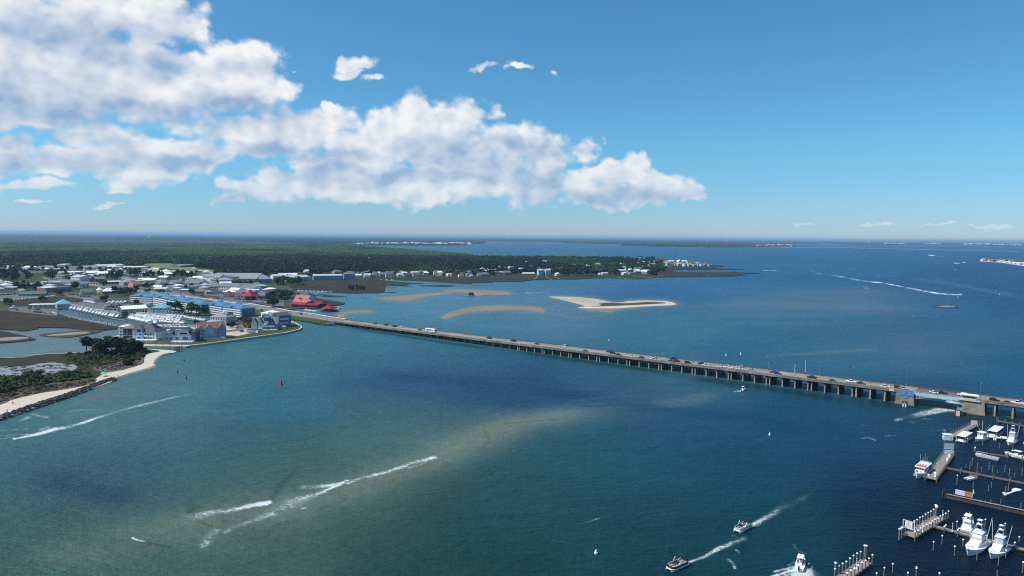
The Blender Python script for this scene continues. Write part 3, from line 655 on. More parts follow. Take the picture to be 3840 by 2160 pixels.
NEAR=qs('H',(-900,380),(0,357),(300,356),(500,318),(850,300),(1180,286),(1500,262),(1800,240),(2050,248),(2330,268),(2342,292),(2200,312),(2092,374),(2052,440),(2070,464),(1900,520),(1700,580),(1500,650),(1480,690),(1100,815),(600,985),(0,1185),(-900,1480))
sheet('beach',dens(NEAR,n=3,jit=.2),.9,m_sand,base=-.6,slope=2.)
sheet('marsh',dens(qs('H',(-900,390),(0,360),(300,358),(500,322),(850,304),(1180,290),(1500,268),(1800,245),(2040,254),(2140,275),(1960,322),(1925,430),(1780,485),(1640,525),(1420,565),(1290,640),(1280,690),(1120,740),(800,795),(500,845),(200,910),(0,985),(-900,1250)),n=3,jit=1.2),1.0,m_marshg,base=.7)
m_scrub=ground_mat('dune_scrub',(.10,.085,.065),(.15,.125,.10),(.06,.065,.03),.06,.5,.6)
sheet('dune_scrub',dens(qs('H',(-500,930),(0,880),(300,800),(520,740),(800,690),(1100,655),(1270,640),(1275,690),(1110,740),(800,796),(500,846),(200,912),(0,990),(-500,1120)),n=3,jit=1.5),1.06,m_scrub,base=.9)
sheet('dune_scrub',dens(qs('H',(1240,500),(1450,440),(1700,400),(1900,360),(1915,430),(1780,482),(1640,520),(1420,558)),n=3,jit=1.2),1.06,ground_mat('reed_bed',(.12,.09,.08),(.16,.12,.10),(.07,.06,.05),.06,.5,.5),base=.9)
m_pond=pm('pond_water',(.12,.125,.165),.12,.1,.05,spec=.5)
sheet('pond',dens(qs('H',(-600,500),(0,480),(300,478),(600,435),(750,430),(900,455),(1000,460),(1030,510),(900,545),(700,575),(400,600),(0,602),(-600,610)),n=4,jit=2.),1.06,m_pond,base=.9)
for i in range(90):
 u,v=rnd.uniform(0,1),rnd.uniform(0,1)
 cx,cy=-250+1230*u,475+115*v-25*u
 w,h=rnd.uniform(14,60),rnd.uniform(2,7)
 sheet('marsh_tuft',dens(qs('H',*[(cx+w*math.cos(a)*rnd.uniform(.7,1.2),cy+h*math.sin(a)*rnd.uniform(.7,1.2))for a in[k*math.pi/4 for k in range(8)]]),n=2),1.12,m_marshg,base=1.0)
#  the road bridge
BA=G((1254,1218));BD=(G((3612,1546))-BA).normalized();BN=Vector((-BD.y,BD.x,0));BW=17.0
def bz(t):
 return float(np.interp(t,[-60,0,233,392,502,560,700],[2.0,3.3,4.8,6.35,7.15,7.5,7.7]))
def bp(t,v,z=0.):return BA+BD*t+BN*v+Vector((0,0,z))
def t_px(px,z=0.):
 lo,hi=-150.,760.
 for _ in range(40):
  m=(lo+hi)/2;w=bp(m,0,z)
  if float(proj(np.array(w.x),np.array(w.y),np.array(w.z))[0])<px:lo=m
  else:hi=m
 return lo
def ordn(i):return('first second third fourth fifth sixth seventh eighth ninth tenth eleventh twelfth thirteenth fourteenth fifteenth sixteenth seventeenth eighteenth nineteenth twentieth '
'twenty-first twenty-second twenty-third twenty-fourth twenty-fifth twenty-sixth twenty-seventh twenty-eighth twenty-ninth thirtieth thirty-first thirty-second thirty-third thirty-fourth '
'thirty-fifth thirty-sixth thirty-seventh thirty-eighth thirty-ninth fortieth forty-first forty-second forty-third forty-fourth forty-fifth forty-sixth forty-seventh forty-eighth forty-ninth fiftieth').split()[i]
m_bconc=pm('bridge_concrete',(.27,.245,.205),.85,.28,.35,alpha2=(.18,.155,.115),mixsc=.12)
m_bdark=pm('shaded_soffit',(.075,.065,.055),.9,.3,.5)  # slab, caps and pier walls darkened to paint in shade below deck
m_bdeck=pm('bridge_deck',(.27,.255,.24),.85,.2,.2,alpha2=(.20,.195,.19),mixsc=.05)
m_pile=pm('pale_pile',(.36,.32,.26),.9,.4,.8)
m_pileD=pm('stained_shaded_pile',(.055,.05,.045),.9,.4,.8)  # inner piles: dark stained wood plus deck shade painted into the colour
m_rail=pm('dark_rail',(.10,.085,.07),.6,.2)
m_steel=pm('pale_green_steel',(.42,.55,.56),.5,.12,.5)
m_red=pm('red_rail',(.20,.075,.055),.6,.1)
m_galv=pm('galvanised_steel',(.20,.21,.23),.45,.1)
m_white=pm('white_paint',(.80,.80,.80),.45,.06)
m_blue=pm('blue_panel',(.07,.27,.62),.5,.12,.6)
m_yellowp=pm('weathered_stain',(.40,.33,.16),.9,.35,.4,alpha2=(.33,.30,.24),mixsc=.2)
m_tdark=pm('creosote_timber',(.075,.06,.05),.9,.35,.8)
m_line_w=pm('lane_paint_white',(.62,.62,.60),.7,.15)
m_line_y=pm('lane_paint_yellow',(.58,.42,.10),.7,.15)
bridge=thing('road_bridge','long low concrete bridge on pile bents with pale green steel drawspan','bridge',tuple(BA))
INV=Vector(BA)
def ribbon(name,v0,v1,zl,zh,mat,t0=-2.,t1=690.,step=6.,gaps=()):
 mb=MB();n=max(1,int((t1-t0)/step))
 secs=[]
 for i in range(n+1):
  t=t0+(t1-t0)*i/n;z=bz(t)
  secs.append([bp(t,v0,z+zl)-INV,bp(t,v1,z+zl)-INV,bp(t,v1,z+zh)-INV,bp(t,v0,z+zh)-INV])
 mb.loft(secs)
 return ob(name,mb.mesh(name,mat),bridge)
T1,T2,T3,T4=t_px(3360),t_px(3424),t_px(3608),t_px(3690)
for a,b in((-2,T2),(T3,690)):
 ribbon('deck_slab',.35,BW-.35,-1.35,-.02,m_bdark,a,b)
 ribbon('road_surface',1.9,BW-1.9,-.02,.03,m_bdeck,a,b)
 ribbon('sidewalk',.35,1.9,-.02,.22,m_bconc,a,b)
 ribbon('sidewalk',BW-1.9,BW-.35,-.02,.22,m_bconc,a,b)
 ribbon('fascia',0,.35,-.75,.22,m_bconc,a,b)
 ribbon('fascia',BW-.35,BW,-.75,.22,m_bconc,a,b)
 ribbon('parapet_rail',.02,.33,.72,1.0,m_bconc,a,b)
 ribbon('lower_rail',.08,.27,.38,.55,m_bconc,a,b)
 ribbon('rail',BW-.28,BW-.1,.85,.97,m_rail,a,b)
 ribbon('rail',BW-.28,BW-.1,.5,.62,m_rail,a,b)
 ribbon('centre_line',BW/2-.2,BW/2+.2,.03,.036,m_line_y,a,b)
 for v,m,step,w in((.0,m_bconc,2.6,.42),(BW-.4,m_rail,2.6,.34)):
  mb=MB();t=a+1
  while t<b:
   z=bz(t);p=bp(t,v,z)-INV
   d,nn=BD*w/2,BN*.34
   mb.loft([[p-d,p+d,p+d+nn,p-d+nn],[x+Vector((0,0,1.0))for x in(p-d,p+d,p+d+nn,p-d+nn)]])
   t+=step
  ob('rail_posts',mb.mesh('rail_posts',m),bridge,kind='stuff')
 mb=MB();t=a+3
 while t<b:
  for v in(BW*.27,BW*.73):
   z=bz(t)+.034
   mb.add([bp(t,v-.1,z)-INV,bp(t+3,v-.1,z)-INV,bp(t+3,v+.1,z)-INV,bp(t,v+.1,z)-INV],[(0,1,2,3)])
  t+=12
 ob('lane_marking',mb.mesh('lane_marking',m_line_w),bridge,kind='stuff')
bents=[t_px(1900+x/3.903)for x in(35,150,175,285,400,510,540,660,780,900,935,1060,1190,1310,1350,1480,1620,1750,1790,1930,2070,2215,2255,2405,2555)]
bents+=[t_px(2560+x/4.025)for x in(135,180,345,505,680,725,900,1075,1255,1305,1495,1685,1880,1935,2135,2340,2550)]
per=(bents[5]-bents[1]);t=bents[1]-per/3
left=[]
k=0
while t>6:
 left+=[t]if k%3!=2 else[t,t-2.0]
 t-=per/3;k+=1
bents=sorted(left+bents)
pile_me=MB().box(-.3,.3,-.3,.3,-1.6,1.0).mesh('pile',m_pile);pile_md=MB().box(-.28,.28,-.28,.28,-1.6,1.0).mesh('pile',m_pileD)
npile=0
for t in sorted(bents,reverse=True):
 z=bz(t)-1.35
 mb=MB();c=bp(t,.6,0)-INV
 cap=[c-BD*.5,c+BD*.5,c+BD*.5+BN*(BW-1.2),c-BD*.5+BN*(BW-1.2)]
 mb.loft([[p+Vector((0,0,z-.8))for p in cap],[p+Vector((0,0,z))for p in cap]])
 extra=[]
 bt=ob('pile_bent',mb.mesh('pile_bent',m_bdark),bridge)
 rest=MB()
 for i in range(7):
  p=bp(t,1.0+i*(BW-2)/6,0)-INV
  if npile<294:
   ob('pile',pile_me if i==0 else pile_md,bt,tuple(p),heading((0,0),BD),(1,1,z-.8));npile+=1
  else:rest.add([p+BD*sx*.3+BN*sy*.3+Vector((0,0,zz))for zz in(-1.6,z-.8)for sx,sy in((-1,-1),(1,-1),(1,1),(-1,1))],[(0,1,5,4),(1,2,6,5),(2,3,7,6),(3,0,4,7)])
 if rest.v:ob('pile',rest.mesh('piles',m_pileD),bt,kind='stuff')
def wall_pier(t,w,v0,v1,ztop,mat,name='pier',taper=0.):
 mb=MB();a=lambda tt,v,z:bp(tt,v,z)-INV
 mb.loft([[a(t-w-taper,v0-taper,-1.5),a(t+w+taper,v0-taper,-1.5),a(t+w+taper,v1,-1.5),a(t-w-taper,v1,-1.5)],[a(t-w,v0,ztop),a(t+w,v0,ztop),a(t+w,v1,ztop),a(t-w,v1,ztop)]])
 return ob(name,mb.mesh(name,mat),bridge)
for px in(3209,3261,3316,3729,3796,3870):
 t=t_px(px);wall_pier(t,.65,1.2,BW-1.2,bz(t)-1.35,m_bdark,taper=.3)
 wall_pier(t,.35,.5,1.1,bz(t)-1.35,m_pile,'pier_column')
ab=MB();a=lambda t,v,z:bp(t,v,z)-INV
ab.loft([[a(-8,-.4,-1),a(2,-.4,-1),a(2,BW,-1),a(-8,BW,-1)],[a(-8,-.4,2.0),a(2,-.4,2.5),a(2,BW,2.5),a(-8,BW,2.0)]])
ob('abutment',ab.mesh('abutment',m_bconc),bridge)
wg=MB();p0,p1=bp(2,-.4)-INV,G((1206,1217))-INV
nn=Vector((p1-p0)).normalized();nn=Vector((-nn.y,nn.x,0))*.5
wg.loft([[p0-nn+Vector((0,0,-1)),p0+nn+Vector((0,0,-1)),p0+nn+Vector((0,0,3.6)),p0-nn+Vector((0,0,3.6))],[p1-nn+Vector((0,0,-1)),p1+nn+Vector((0,0,-1)),p1+nn+Vector((0,0,1.4)),p1-nn+Vector((0,0,1.4))]])
ob('wing_wall',wg.mesh('wing_wall',m_bconc),bridge)
for t0,t1 in((T1,T2),(T3,T4)):
 tm,hw=(t0+t1)/2,(t1-t0)/2
 pr=wall_pier(tm,hw,-.6,BW+.6,bz(tm)-.05,m_bconc,'bascule_pier',.5)
 mb=MB();z=bz(tm)
 f=hw*(.80 if t0==T1 else.46);c=tm if t0==T1 else t0+hw*.62
 P=lambda tt,v,zz:bp(tt,v,zz)-INV
 mb.loft([[P(c-f,-.72,1.2),P(c+f,-.72,1.2),P(c+f,-.55,1.2),P(c-f,-.55,1.2)],[P(c-f,-.72,z-1.6),P(c+f,-.72,z-1.6),P(c+f,-.55,z-1.6),P(c-f,-.55,z-1.6)]])
 ob('stained_face',mb.mesh('stained_face',m_yellowp),bridge)
 ft=MB();ft.loft([[P(t0-.6,-2.0,-1),P(t1+.6,-2.0,-1),P(t1+.6,BW+2,-1),P(t0-.6,BW+2,-1)],[P(t0-.6,-2.0,.9),P(t1+.6,-2.0,.9),P(t1+.6,BW+2,.9),P(t0-.6,BW+2,.9)]])
 ob('pier_footing',ft.mesh('pier_footing',m_bconc),bridge)
zt=bz(T1)
for i in range(2):
 for j in range(2):
  f0=T1+1.3+i*4.0;mb=MB()
  mb.loft([[P(f0,-.95,zt-1.9+j*1.2),P(f0+3.6,-.95,zt-1.9+j*1.2),P(f0+3.6,-.62,zt-1.9+j*1.2),P(f0,-.62,zt-1.9+j*1.2)],[P(f0,-.95,zt-.8+j*1.2),P(f0+3.6,-.95,zt-.8+j*1.2),P(f0+3.6,-.62,zt-.8+j*1.2),P(f0,-.62,zt-.8+j*1.2)]])
  ob('blue_panel',mb.mesh('blue_panel',m_blue),bridge)
mb=MB();f0=T1+4.2
mb.loft([[P(f0,-.95,zt-3.4),P(f0+1.6,-.95,zt-3.4),P(f0+1.6,-.62,zt-3.4),P(f0,-.62,zt-3.4)],[P(f0,-.95,zt-2.1),P(f0+1.6,-.95,zt-2.1),P(f0+1.6,-.62,zt-2.1),P(f0,-.62,zt-2.1)]])
ob('blue_panel',mb.mesh('blue_panel',m_blue),bridge)
LM=(T2+T3)/2
for t0,t1,deep in((T2+.05,LM-.08,0),(LM+.08,T3-.05,1)):
 ribbon('draw_leaf_deck',.3,BW-.3,-.5,.02,pm('steel_grid_deck',(.12,.12,.125),.7,.2),t0,t1,3)
 ribbon('leaf_sidewalk',BW-2.2,BW-.3,.02,.2,m_rail,t0,t1,3)
 ribbon('leaf_rail',BW-.3,BW-.15,.85,1.0,m_red,t0,t1,3)
 ribbon('leaf_rail',BW-.3,BW-.15,.4,.5,m_red,t0,t1,3)
 for v in(0.0,BW-.35):
  mb=MB();n=8;top=[];bot=[]
  for i in range(n+1):
   u=i/n;t=t0+(t1-t0)*u
   e=(1-u)if not deep else u
   dz=1.5+1.9*e**1.6;z=bz(t)
   if i<n:
    tb=t0+(t1-t0)*(i+1)/n;eb=1-(i+1)/n if not deep else(i+1)/n
    db=1.5+1.9*eb**1.6
    A,B2,C,D=P(t,v+.15,z-dz),P(tb,v+.15,bz(tb)-db),P(tb,v+.15,bz(tb)-1.4),P(t,v+.15,z-1.4)
    mb.cyl(A,B2,.16,4)
    mb.cyl(A,D,.12,4);mb.cyl(D,B2,.09,4)
  ob('leaf_truss',mb.mesh('leaf_truss',m_steel),bridge,kind='stuff')
  ribbon('leaf_girder',v,v+.3,-1.5,.35 if v==0 else.0,m_steel,t0,t1,3)
  if v==0:ribbon('leaf_handrail',v+.05,v+.2,.85,.95,m_steel,t0,t1,3)
oh=thing('operator_house','cream flat-roofed bridge operator house on the right bascule pier','control house',tuple(bp((T3+T4)/2-2.2,1.2,bz(T3))),heading((0,0),BD))
m_cream=pm('cream_concrete',(.62,.52,.40),.8,.12)
m_glass=pm('dark_window_glass',(.02,.035,.06),.12,.2,.5,spec=.6)
ob('balcony',MB().box(-5.2,5.2,-2.6,2.3,-.5,-.1).mesh('balcony',m_cream),oh)
ob('wall',MB().box(-3.4,3.4,-1.4,1.6,-.1,2.3).mesh('wall',m_cream),oh)
ob('roof',MB().box(-4.3,4.3,-2.1,2.1,2.3,2.7).mesh('roof',m_white),oh)
wm=MB().box(-.5,.5,-.05,.05,-.5,.5).mesh('window',m_glass)
for x in(-2.4,-1.2,0,1.2,2.4):ob('window',wm,oh,(x,-1.42,1.3))
mb=MB()
for x in range(11):mb.cyl((-5.1+x*1.02,-2.5,-.1),(-5.1+x*1.02,-2.5,.9),.05,4)
mb.box(-5.2,5.2,-2.55,-2.45,.85,.95);mb.box(-5.2,5.2,-2.55,-2.45,.4,.48)
ob('railing',mb.mesh('railing',m_cream),oh)
def fender(px,py,label,white):
 r=thing('pile_fender',label,'fender',tuple(Gk('X',px,py)),heading((0,0),BD))
 for i in range(6):
  a=i*math.pi/3
  ob('pile',MB().cyl((1.5*math.cos(a),1.2*math.sin(a),-1),(1.2*math.cos(a),1.0*math.sin(a),2.6+.5*(i%2)),.28,6).mesh('pile',m_tdark),r)
 ob('waler',MB().box(-2.2,2.2,-1.6,-1.3,1.0,1.5).mesh('waler',m_tdark),r)
 for x in(-.8,.5)if white else():ob('marker_board',MB().box(x,x+.6,-1.75,-1.62,-.2,1.9).mesh('marker_board',m_white),r)
 if not white:
  ob('catwalk',MB().box(-.8,1.8,-1.4,6,3.0,3.2).mesh('catwalk',m_galv),r)
  mb=MB()
  for y in range(-1,7,2):mb.cyl((-.7,y,3.2),(-.7,y,4.4),.05,4)
  mb.cyl((-.7,-1.4,4.4),(-.7,6,4.4),.05,4);mb.cyl((-.7,-1.4,3.8),(-.7,6,3.8),.05,4)
  ob('railing',mb.mesh('railing',m_galv),r)
  ob('buffer',MB().loft([[(-.9,-2.2,0),(.9,-2.2,0),(.9,-1.8,0),(-.9,-1.8,0)],[(-.9,-2.0,2.7),(.9,-2.0,2.7),(.9,-1.7,2.7),(-.9,-1.7,2.7)]]).mesh('buffer',pm('buffer_grey',(.5,.47,.43),.7)),r)
fender(170,770,'dark timber pile cluster with white boards below the blue panelled pier',True)
fender(1250,950,'dark pile cluster with grey catwalk in front of the right bascule pier',False)
def lamp_proto(h,arm=1.6,head=True):
 r=thing('street_lamp','lamp','street lamp')
 ob('pole',MB().cyl((0,0,0),(0,0,h),.11,6,.06).mesh('pole',m_galv),r)
 if head:
  ob('arm',MB().path([(0,0,h),(arm*.5,0,h+.35),(arm,0,h+.4)],.05,4).mesh('arm',m_galv),r)
  ob('lamp_head',MB().loft([[(arm-.1,-.16,h+.3),(arm+.7,-.12,h+.34),(arm+.7,.12,h+.34),(arm-.1,.16,h+.3)],[(arm-.1,-.1,h+.5),(arm+.6,-.08,h+.46),(arm+.6,.08,h+.46),(arm-.1,.1,h+.5)]]).mesh('lamp_head',pm('pale_lamp_head',(.5,.52,.54),.4)),r)
 return r
LAMPS=[('O',100,287,0,8.2),('O',172,300,0,8.6),('O',370,290,1,9.2),('O',490,348,0,9),('O',912,352,1,9.2),('O',972,400,0,8.6),('O',1418,407,1,7.2),('O',1968,473,1,9.2),('O',2078,540,0,8.4),('N',150,405,0,9),('N',715,432,1,9.2),('N',912,520,0,9),('N',1512,520,1,9.2),('N',1772,610,0,9),('N',2412,605,1,8.6),('M',160,425,0,9),('M',1288,540,1,9),('M',2066,572,1,8.6),('L',5,330,1,8.6),('L',803,405,1,9.2),('L',1912,590,0,9)]
lp=None
for i,(k,x,y,far,h)in enumerate(LAMPS):
 px,py=q(k,x,y);t=t_px(px,6.5 if px>2500 else 4.5)
 v=BW-.6 if far else.5
 for _ in range(25):
  w=bp(t,v,bz(t));e=px-float(proj(np.array(w.x),np.array(w.y),np.array(w.z))[0]);t+=e*mpp(w)*1.25
 lab=f'tall grey lamp on the {"bay" if far else "inlet"} side of the bridge, {ordn(i)} from the mainland'
 w=bp(t,v,bz(t)+.2);rz=heading((0,0),BN)+(math.pi if far else 0)
 if lp is None:lp=lamp_proto(9.0);lp.location=w;lp.rotation_euler.z=rz;lp['label']=lab;lp['group']='street lamps along the bridge';lp.scale=(1,1,h/9)
 else:dup(lp,None,w,rz,(1,1,h/9),label=lab)
for(k,x,y,h,lab)in(('M',1690,590,7.0,'white bare mast on the inlet side of the bridge near the traffic signal'),('M',1848,572,9.0,'taller white bare mast on the bay side of the bridge near the traffic signal')):
 px,py=q(k,x,y);w=G((px,py),7.2)
 r=thing('gate_mast',lab,'mast',w)
 ob('pole',MB().cyl((0,0,-.3),(0,0,h),.14,6,.09).mesh('pole',m_white),r)
 ob('base',MB().cyl((0,0,-.3),(0,0,.9),.3,6).mesh('base',m_galv),r)
 if h<8:ob('arm',MB().cyl((0,0,h),(.8,.5,h),.05,4).mesh('arm',m_white),r)
w=Gk('M',1303,545,7.2)
r=thing('traffic_signal','grey mast with a dark signal head on its arm above the bridge roadway','traffic signal',w,heading((0,0),BN))
ob('pole',MB().cyl((0,0,-.4),(0,0,6.2),.13,6).mesh('pole',m_galv),r)
ob('arm',MB().cyl((0,0,5.6),(5.0,0,6.3),.08,5).mesh('arm',m_galv),r)
for x in(3.6,4.6):ob('signal_head',MB().box(x,x+.45,-.25,.25,5.4,6.7).mesh('signal_head',m_rail),r)
r=thing('bridge_sign','small white sign panel on the bridge parapet by the left bascule pier','sign',bp(T1-2.6,-.1,bz(T1)),heading((0,0),BD))
ob('panel',MB().box(-1.3,1.3,-.1,0,-.6,.8).mesh('panel',m_cream),r)
#  vehicles
m_tyre=pm('tyre_rubber',(.03,.03,.03),.8)
PAINT={'white':(.78,.78,.78),'black':(.02,.02,.022),'dark grey':(.07,.075,.08),'silver':(.42,.43,.45),'navy blue':(.03,.05,.16),'blue':(.06,.12,.32),'maroon':(.16,.02,.03),'red-brown':(.24,.09,.06),'red':(.40,.03,.03),'beige':(.5,.45,.36),'green':(.05,.12,.07)}
def paint(c):return pm('car_paint_'+c.replace(' ','_').replace('-','_'),PAINT[c],.25,.03,1,spec=.6)
CARDIM={'sedan':(4.7,1.82,1.45),'suv':(4.8,1.95,1.78),'pickup':(5.7,2.0,1.85),'van':(5.2,2.0,2.1)}
def car_meshes(kind):
 L,W,H=CARDIM[kind];h=L/2;b=.78 if kind=='sedan' else.95
 if kind=='sedan':prof=[(-h,.3),(-h,.75),(-h+.1,.9),(-h+.9,.95),(h-1.25,b),(h-.1,.72),(h,.55),(h,.3)];roof=[(-h+.7,.94),(-h+1.35,H),(h-2.2,H),(h-1.25,.90)]
 elif kind=='suv':prof=[(-h,.35),(-h,1.0),(-h+.05,1.05),(h-1.2,1.05),(h-.1,.9),(h,.7),(h,.35)];roof=[(-h+.05,1.04),(-h+.3,H),(h-2.0,H),(h-1.2,1.04)]
 elif kind=='pickup':prof=[(-h,.45),(-h,1.1),(-h+2.0,1.1),(h-1.4,1.12),(h-.1,.98),(h,.75),(h,.45)];roof=[(-h+2.0,1.09),(-h+2.15,H),(h-2.2,H),(h-1.4,1.1)]
 else:prof=[(-h,.35),(-h,1.2),(h-.9,1.2),(h-.05,.95),(h,.7),(h,.35)];roof=[(-h,1.19),(-h+.15,H),(h-1.7,H),(h-.8,1.15)]
 body=MB();body.extr(prof,-W/2,W/2)
 ri=W/2-.14
 body.extr([(x,z)for x,z in[roof[1],roof[2]]]+[(roof[2][0],H+.05),(roof[1][0],H+.05)],-ri,ri)
 for i in(0,1,2,3):pass
 gl=MB();gl.extr(roof,-ri-.02,ri+.02)
 wh=MB().cyl((0,-.12,0),(0,.12,0),.36,10)
 return body,gl,wh
CARP={}
def car(kind,colour,loc,rz,label,group,parts=True,name=None):
 key=(kind,colour,parts)
 nm=name or{'sedan':'car','suv':'suv_car','pickup':'pickup_truck','van':'van'}[kind]
 L,W,H=CARDIM[kind]
 if key not in CARP:
  b,g,w=car_meshes(kind)
  if parts:
   CARP[key]=(b.mesh('car_body',paint(colour)),g.mesh('car_windows',m_glass),w.mesh('wheel',m_tyre))
  else:
   b.m=[0]*len(b.f);b.add(g.v,g.f,1)
   for sx in(-1,1):
    for sy in(-1,1):b.add([(x+sx*L*.31,y+sy*(W/2-.1),z+.36)for x,y,z in w.v],w.f,2)
   CARP[key]=b.mesh('parked_car',[paint(colour),m_glass,m_tyre])
 if not parts:return ob(nm,CARP[key],None,loc,rz,label=label,cat='car' if kind in('sedan','suv')else 'truck' if kind=='pickup' else 'van',group=group)
 r=thing(nm,label,'car' if kind in('sedan','suv')else 'truck' if kind=='pickup' else 'van',loc,rz,group)
 bm,gm,wm_=CARP[key]
 ob('body',bm,r);ob('windows',gm,r)
 for sx in(-1,1):
  for sy in(-1,1):ob('wheel',wm_,r,(sx*L*.31,sy*(W/2-.08),.36))
 return r
VEH=[('O',755,350,'dark grey','sedan'),('O',915,367,'black','suv'),('O',1028,390,'black','pickup'),('O',1122,394,'white','sedan'),('O',1375,437,'dark grey','sedan'),('O',2337,551,'black','pickup'),
('N',100,392,'black','pickup'),('N',440,435,'navy blue','sedan'),('N',840,472,'white','suv'),('N',1155,540,'red-brown','sedan'),('N',1500,549,'navy blue','suv'),('N',1550,570,'black','sedan'),('N',1634,593,'dark grey','sedan'),('N',1828,616,'white','sedan'),('N',1980,638,'black','sedan'),('N',2150,640,'silver','suv'),('N',2145,660,'white','sedan'),('N',2435,655,'black','suv'),('N',2405,687,'blue','sedan'),('N',2492,690,'maroon','suv'),
('M',80,416,'black','suv'),('M',290,428,'black','pickup'),('M',342,448,'white','sedan'),('M',580,472,'white','sedan'),('M',707,482,'white','suv'),('M',860,476,'silver','suv'),('M',860,505,'white','sedan'),('M',1040,523,'silver','sedan'),('M',1375,555,'blue','suv'),('M',1435,578,'dark grey','sedan'),('M',1950,635,'black','pickup'),('M',2265,686,'dark grey','sedan'),('M',2540,702,'white','pickup'),
('L',118,402,'dark grey','sedan'),('L',485,454,'white','sedan'),('L',680,468,'maroon','suv'),('L',755,480,'silver','sedan'),('L',1215,540,'white','sedan'),('L',1330,546,'black','pickup'),('L',1640,580,'white','suv'),('L',2130,660,'black','suv'),('L',2330,696,'dark grey','sedan'),('L',2475,703,'white','pickup'),('L',2585,652,'blue','suv')]
def on_deck(k,x,y):
 z=5.5
 for _ in range(6):
  w=Gk(k,x,y,z);t=(w-BA).dot(BD);z=bz(t)+.04
 v=min(max((w-BA).dot(BN),2.9),BW-2.9)
 return bp(t,v,z),t,v
KN={'sedan':'sedan','suv':'SUV','pickup':'pickup truck','van':'van'}
order=sorted(range(len(VEH)),key=lambda i:on_deck(*VEH[i][:3])[1])
for n_,i in enumerate(order):
 k,x,y,c,kd=VEH[i];w,t,v=on_deck(k,x,y)
 rz=heading((0,0),BD)+(0 if v<BW/2 else math.pi)
 car(kd,c,w,rz,f'{c} {KN[kd]} on the bridge roadway, {ordn(n_)} car counted from the mainland','traffic on the bridge')
w,t,v=on_deck('O',1530,458)
bus=thing('bus','long white bus on the left half of the bridge, taller than the cars','bus',w,heading((0,0),BD))
ob('body',MB().loft([[(-6,y,z)for y,z in((-1.27,.4),(1.27,.4),(1.27,2.9),(1.05,3.2),(-1.05,3.2),(-1.27,2.9))],[(6,y,z)for y,z in((-1.27,.4),(1.27,.4),(1.27,2.9),(1.05,3.2),(-1.05,3.2),(-1.27,2.9))]]).mesh('bus_body',m_white),bus)
wm6=MB().box(-.75,.75,-.02,.02,-.45,.45).mesh('window',m_glass)
for s in(-1,1):
 for i in range(6):ob('window',wm6,bus,(-4.6+i*1.75,s*1.28,2.15))
ob('windscreen',MB().box(6.0,6.04,-1.1,1.1,1.3,2.7).mesh('windscreen',m_glass),bus)
wh=MB().cyl((0,-.15,0),(0,.15,0),.5,10).mesh('wheel',m_tyre)
for x in(-3.8,3.9):
 for s in(-1,1):ob('wheel',wh,bus,(x,s*1.15,.5))
ob('stripe',MB().box(-3.6,1.6,-1.30,-1.272,.95,1.45).mesh('stripe',m_blue),bus)
ST=[('C',1150,856,'white','van'),('C',1322,880,'black','suv'),('C',1470,892,'white','suv'),('C',730,816,'dark grey','sedan'),('C',605,788,'dark grey','suv'),('B',700,600,'silver','sedan'),('B',1600,655,'white','sedan'),('B',2060,700,'silver','suv')]
for i,(k,x,y,c,kd)in enumerate(ST):
 car(kd,c,Gk(k,x,y,1.22),heading(G((1100,1170)),G((1250,1195)))+(math.pi if i%2 else 0),f'{c} {KN[kd]} on the causeway road, {ordn(sorted(range(8), key=lambda j: -q(*ST[j][:3])[0]).index(i))} car back from the bridge','cars on the causeway road')
#  buildings
WALL={'W':(.70,.71,.70),'C':(.62,.55,.42),'B':(.22,.32,.46),'L':(.42,.56,.66),'G':(.36,.38,.40),'D':(.06,.045,.045),'P':(.60,.33,.24),'N':(.10,.15,.28),'T':(.46,.40,.32),'A':(.34,.55,.60),
'S':(.30,.35,.38),'R':(.30,.14,.10),'V':(.18,.10,.16),'E':(.50,.54,.55),'K':(.08,.10,.14)}
ROOF={'w':(.76,.77,.77),'g':(.24,.25,.27),'d':(.075,.08,.095),'b':(.045,.18,.30),'a':(.15,.38,.46),'r':(.27,.008,.024),'o':(.20,.11,.08),'n':(.07,.15,.11),'p':(.19,.155,.145),'s':(.15,.16,.18),'t':(.45,.38,.30),'l':(.42,.46,.50)}
def wallm(c):return pm('siding_'+c,WALL[c],.7,.10,.5,alpha2=tuple(v*.9 for v in WALL[c]),mixsc=.2)
def roofm(c):return pm('roofing_'+c,ROOF[c],.55 if c in 'bar' else.8,.16,.6,spec=.35)
m_frame=pm('window_frame',(.72,.72,.72),.5,.05)
WIN=MB();WIN.box(-.5,.5,-.10,.0,-.5,.5,0);WIN.box(-.40,.40,-.13,-.10,-.42,.42,1)
WIN=WIN.mesh('window',[m_frame,m_glass])
WINP=MB();WINP.box(-.5,.5,-.06,.0,-.5,.5);WINP=WINP.mesh('window_pane',m_glass)
CLEAR=[]
def gable(mb,x0,x1,y0,y1,z,rise,along='x',mi=0,over=.35,t=.2):
 """two roof slabs and the gable triangles are left to the wall"""
 if along=='x':
  ym=(y0+y1)/2;k=rise/(ym-y0)
  mb.extx([(y0-over,z-over*k),(ym,z+rise),(y1+over,z-over*k),(y1+over,z-over*k+t),(ym,z+rise+t),(y0-over,z-over*k+t)],x0-over,x1+over,mi)
 else:
  xm=(x0+x1)/2;k=rise/(xm-x0)
  mb.extr([(x0-over,z-over*k),(xm,z+rise),(x1+over,z-over*k),(x1+over,z-over*k+t),(xm,z+rise+t),(x0-over,z-over*k+t)],y0-over,y1+over,mi)
 return mb
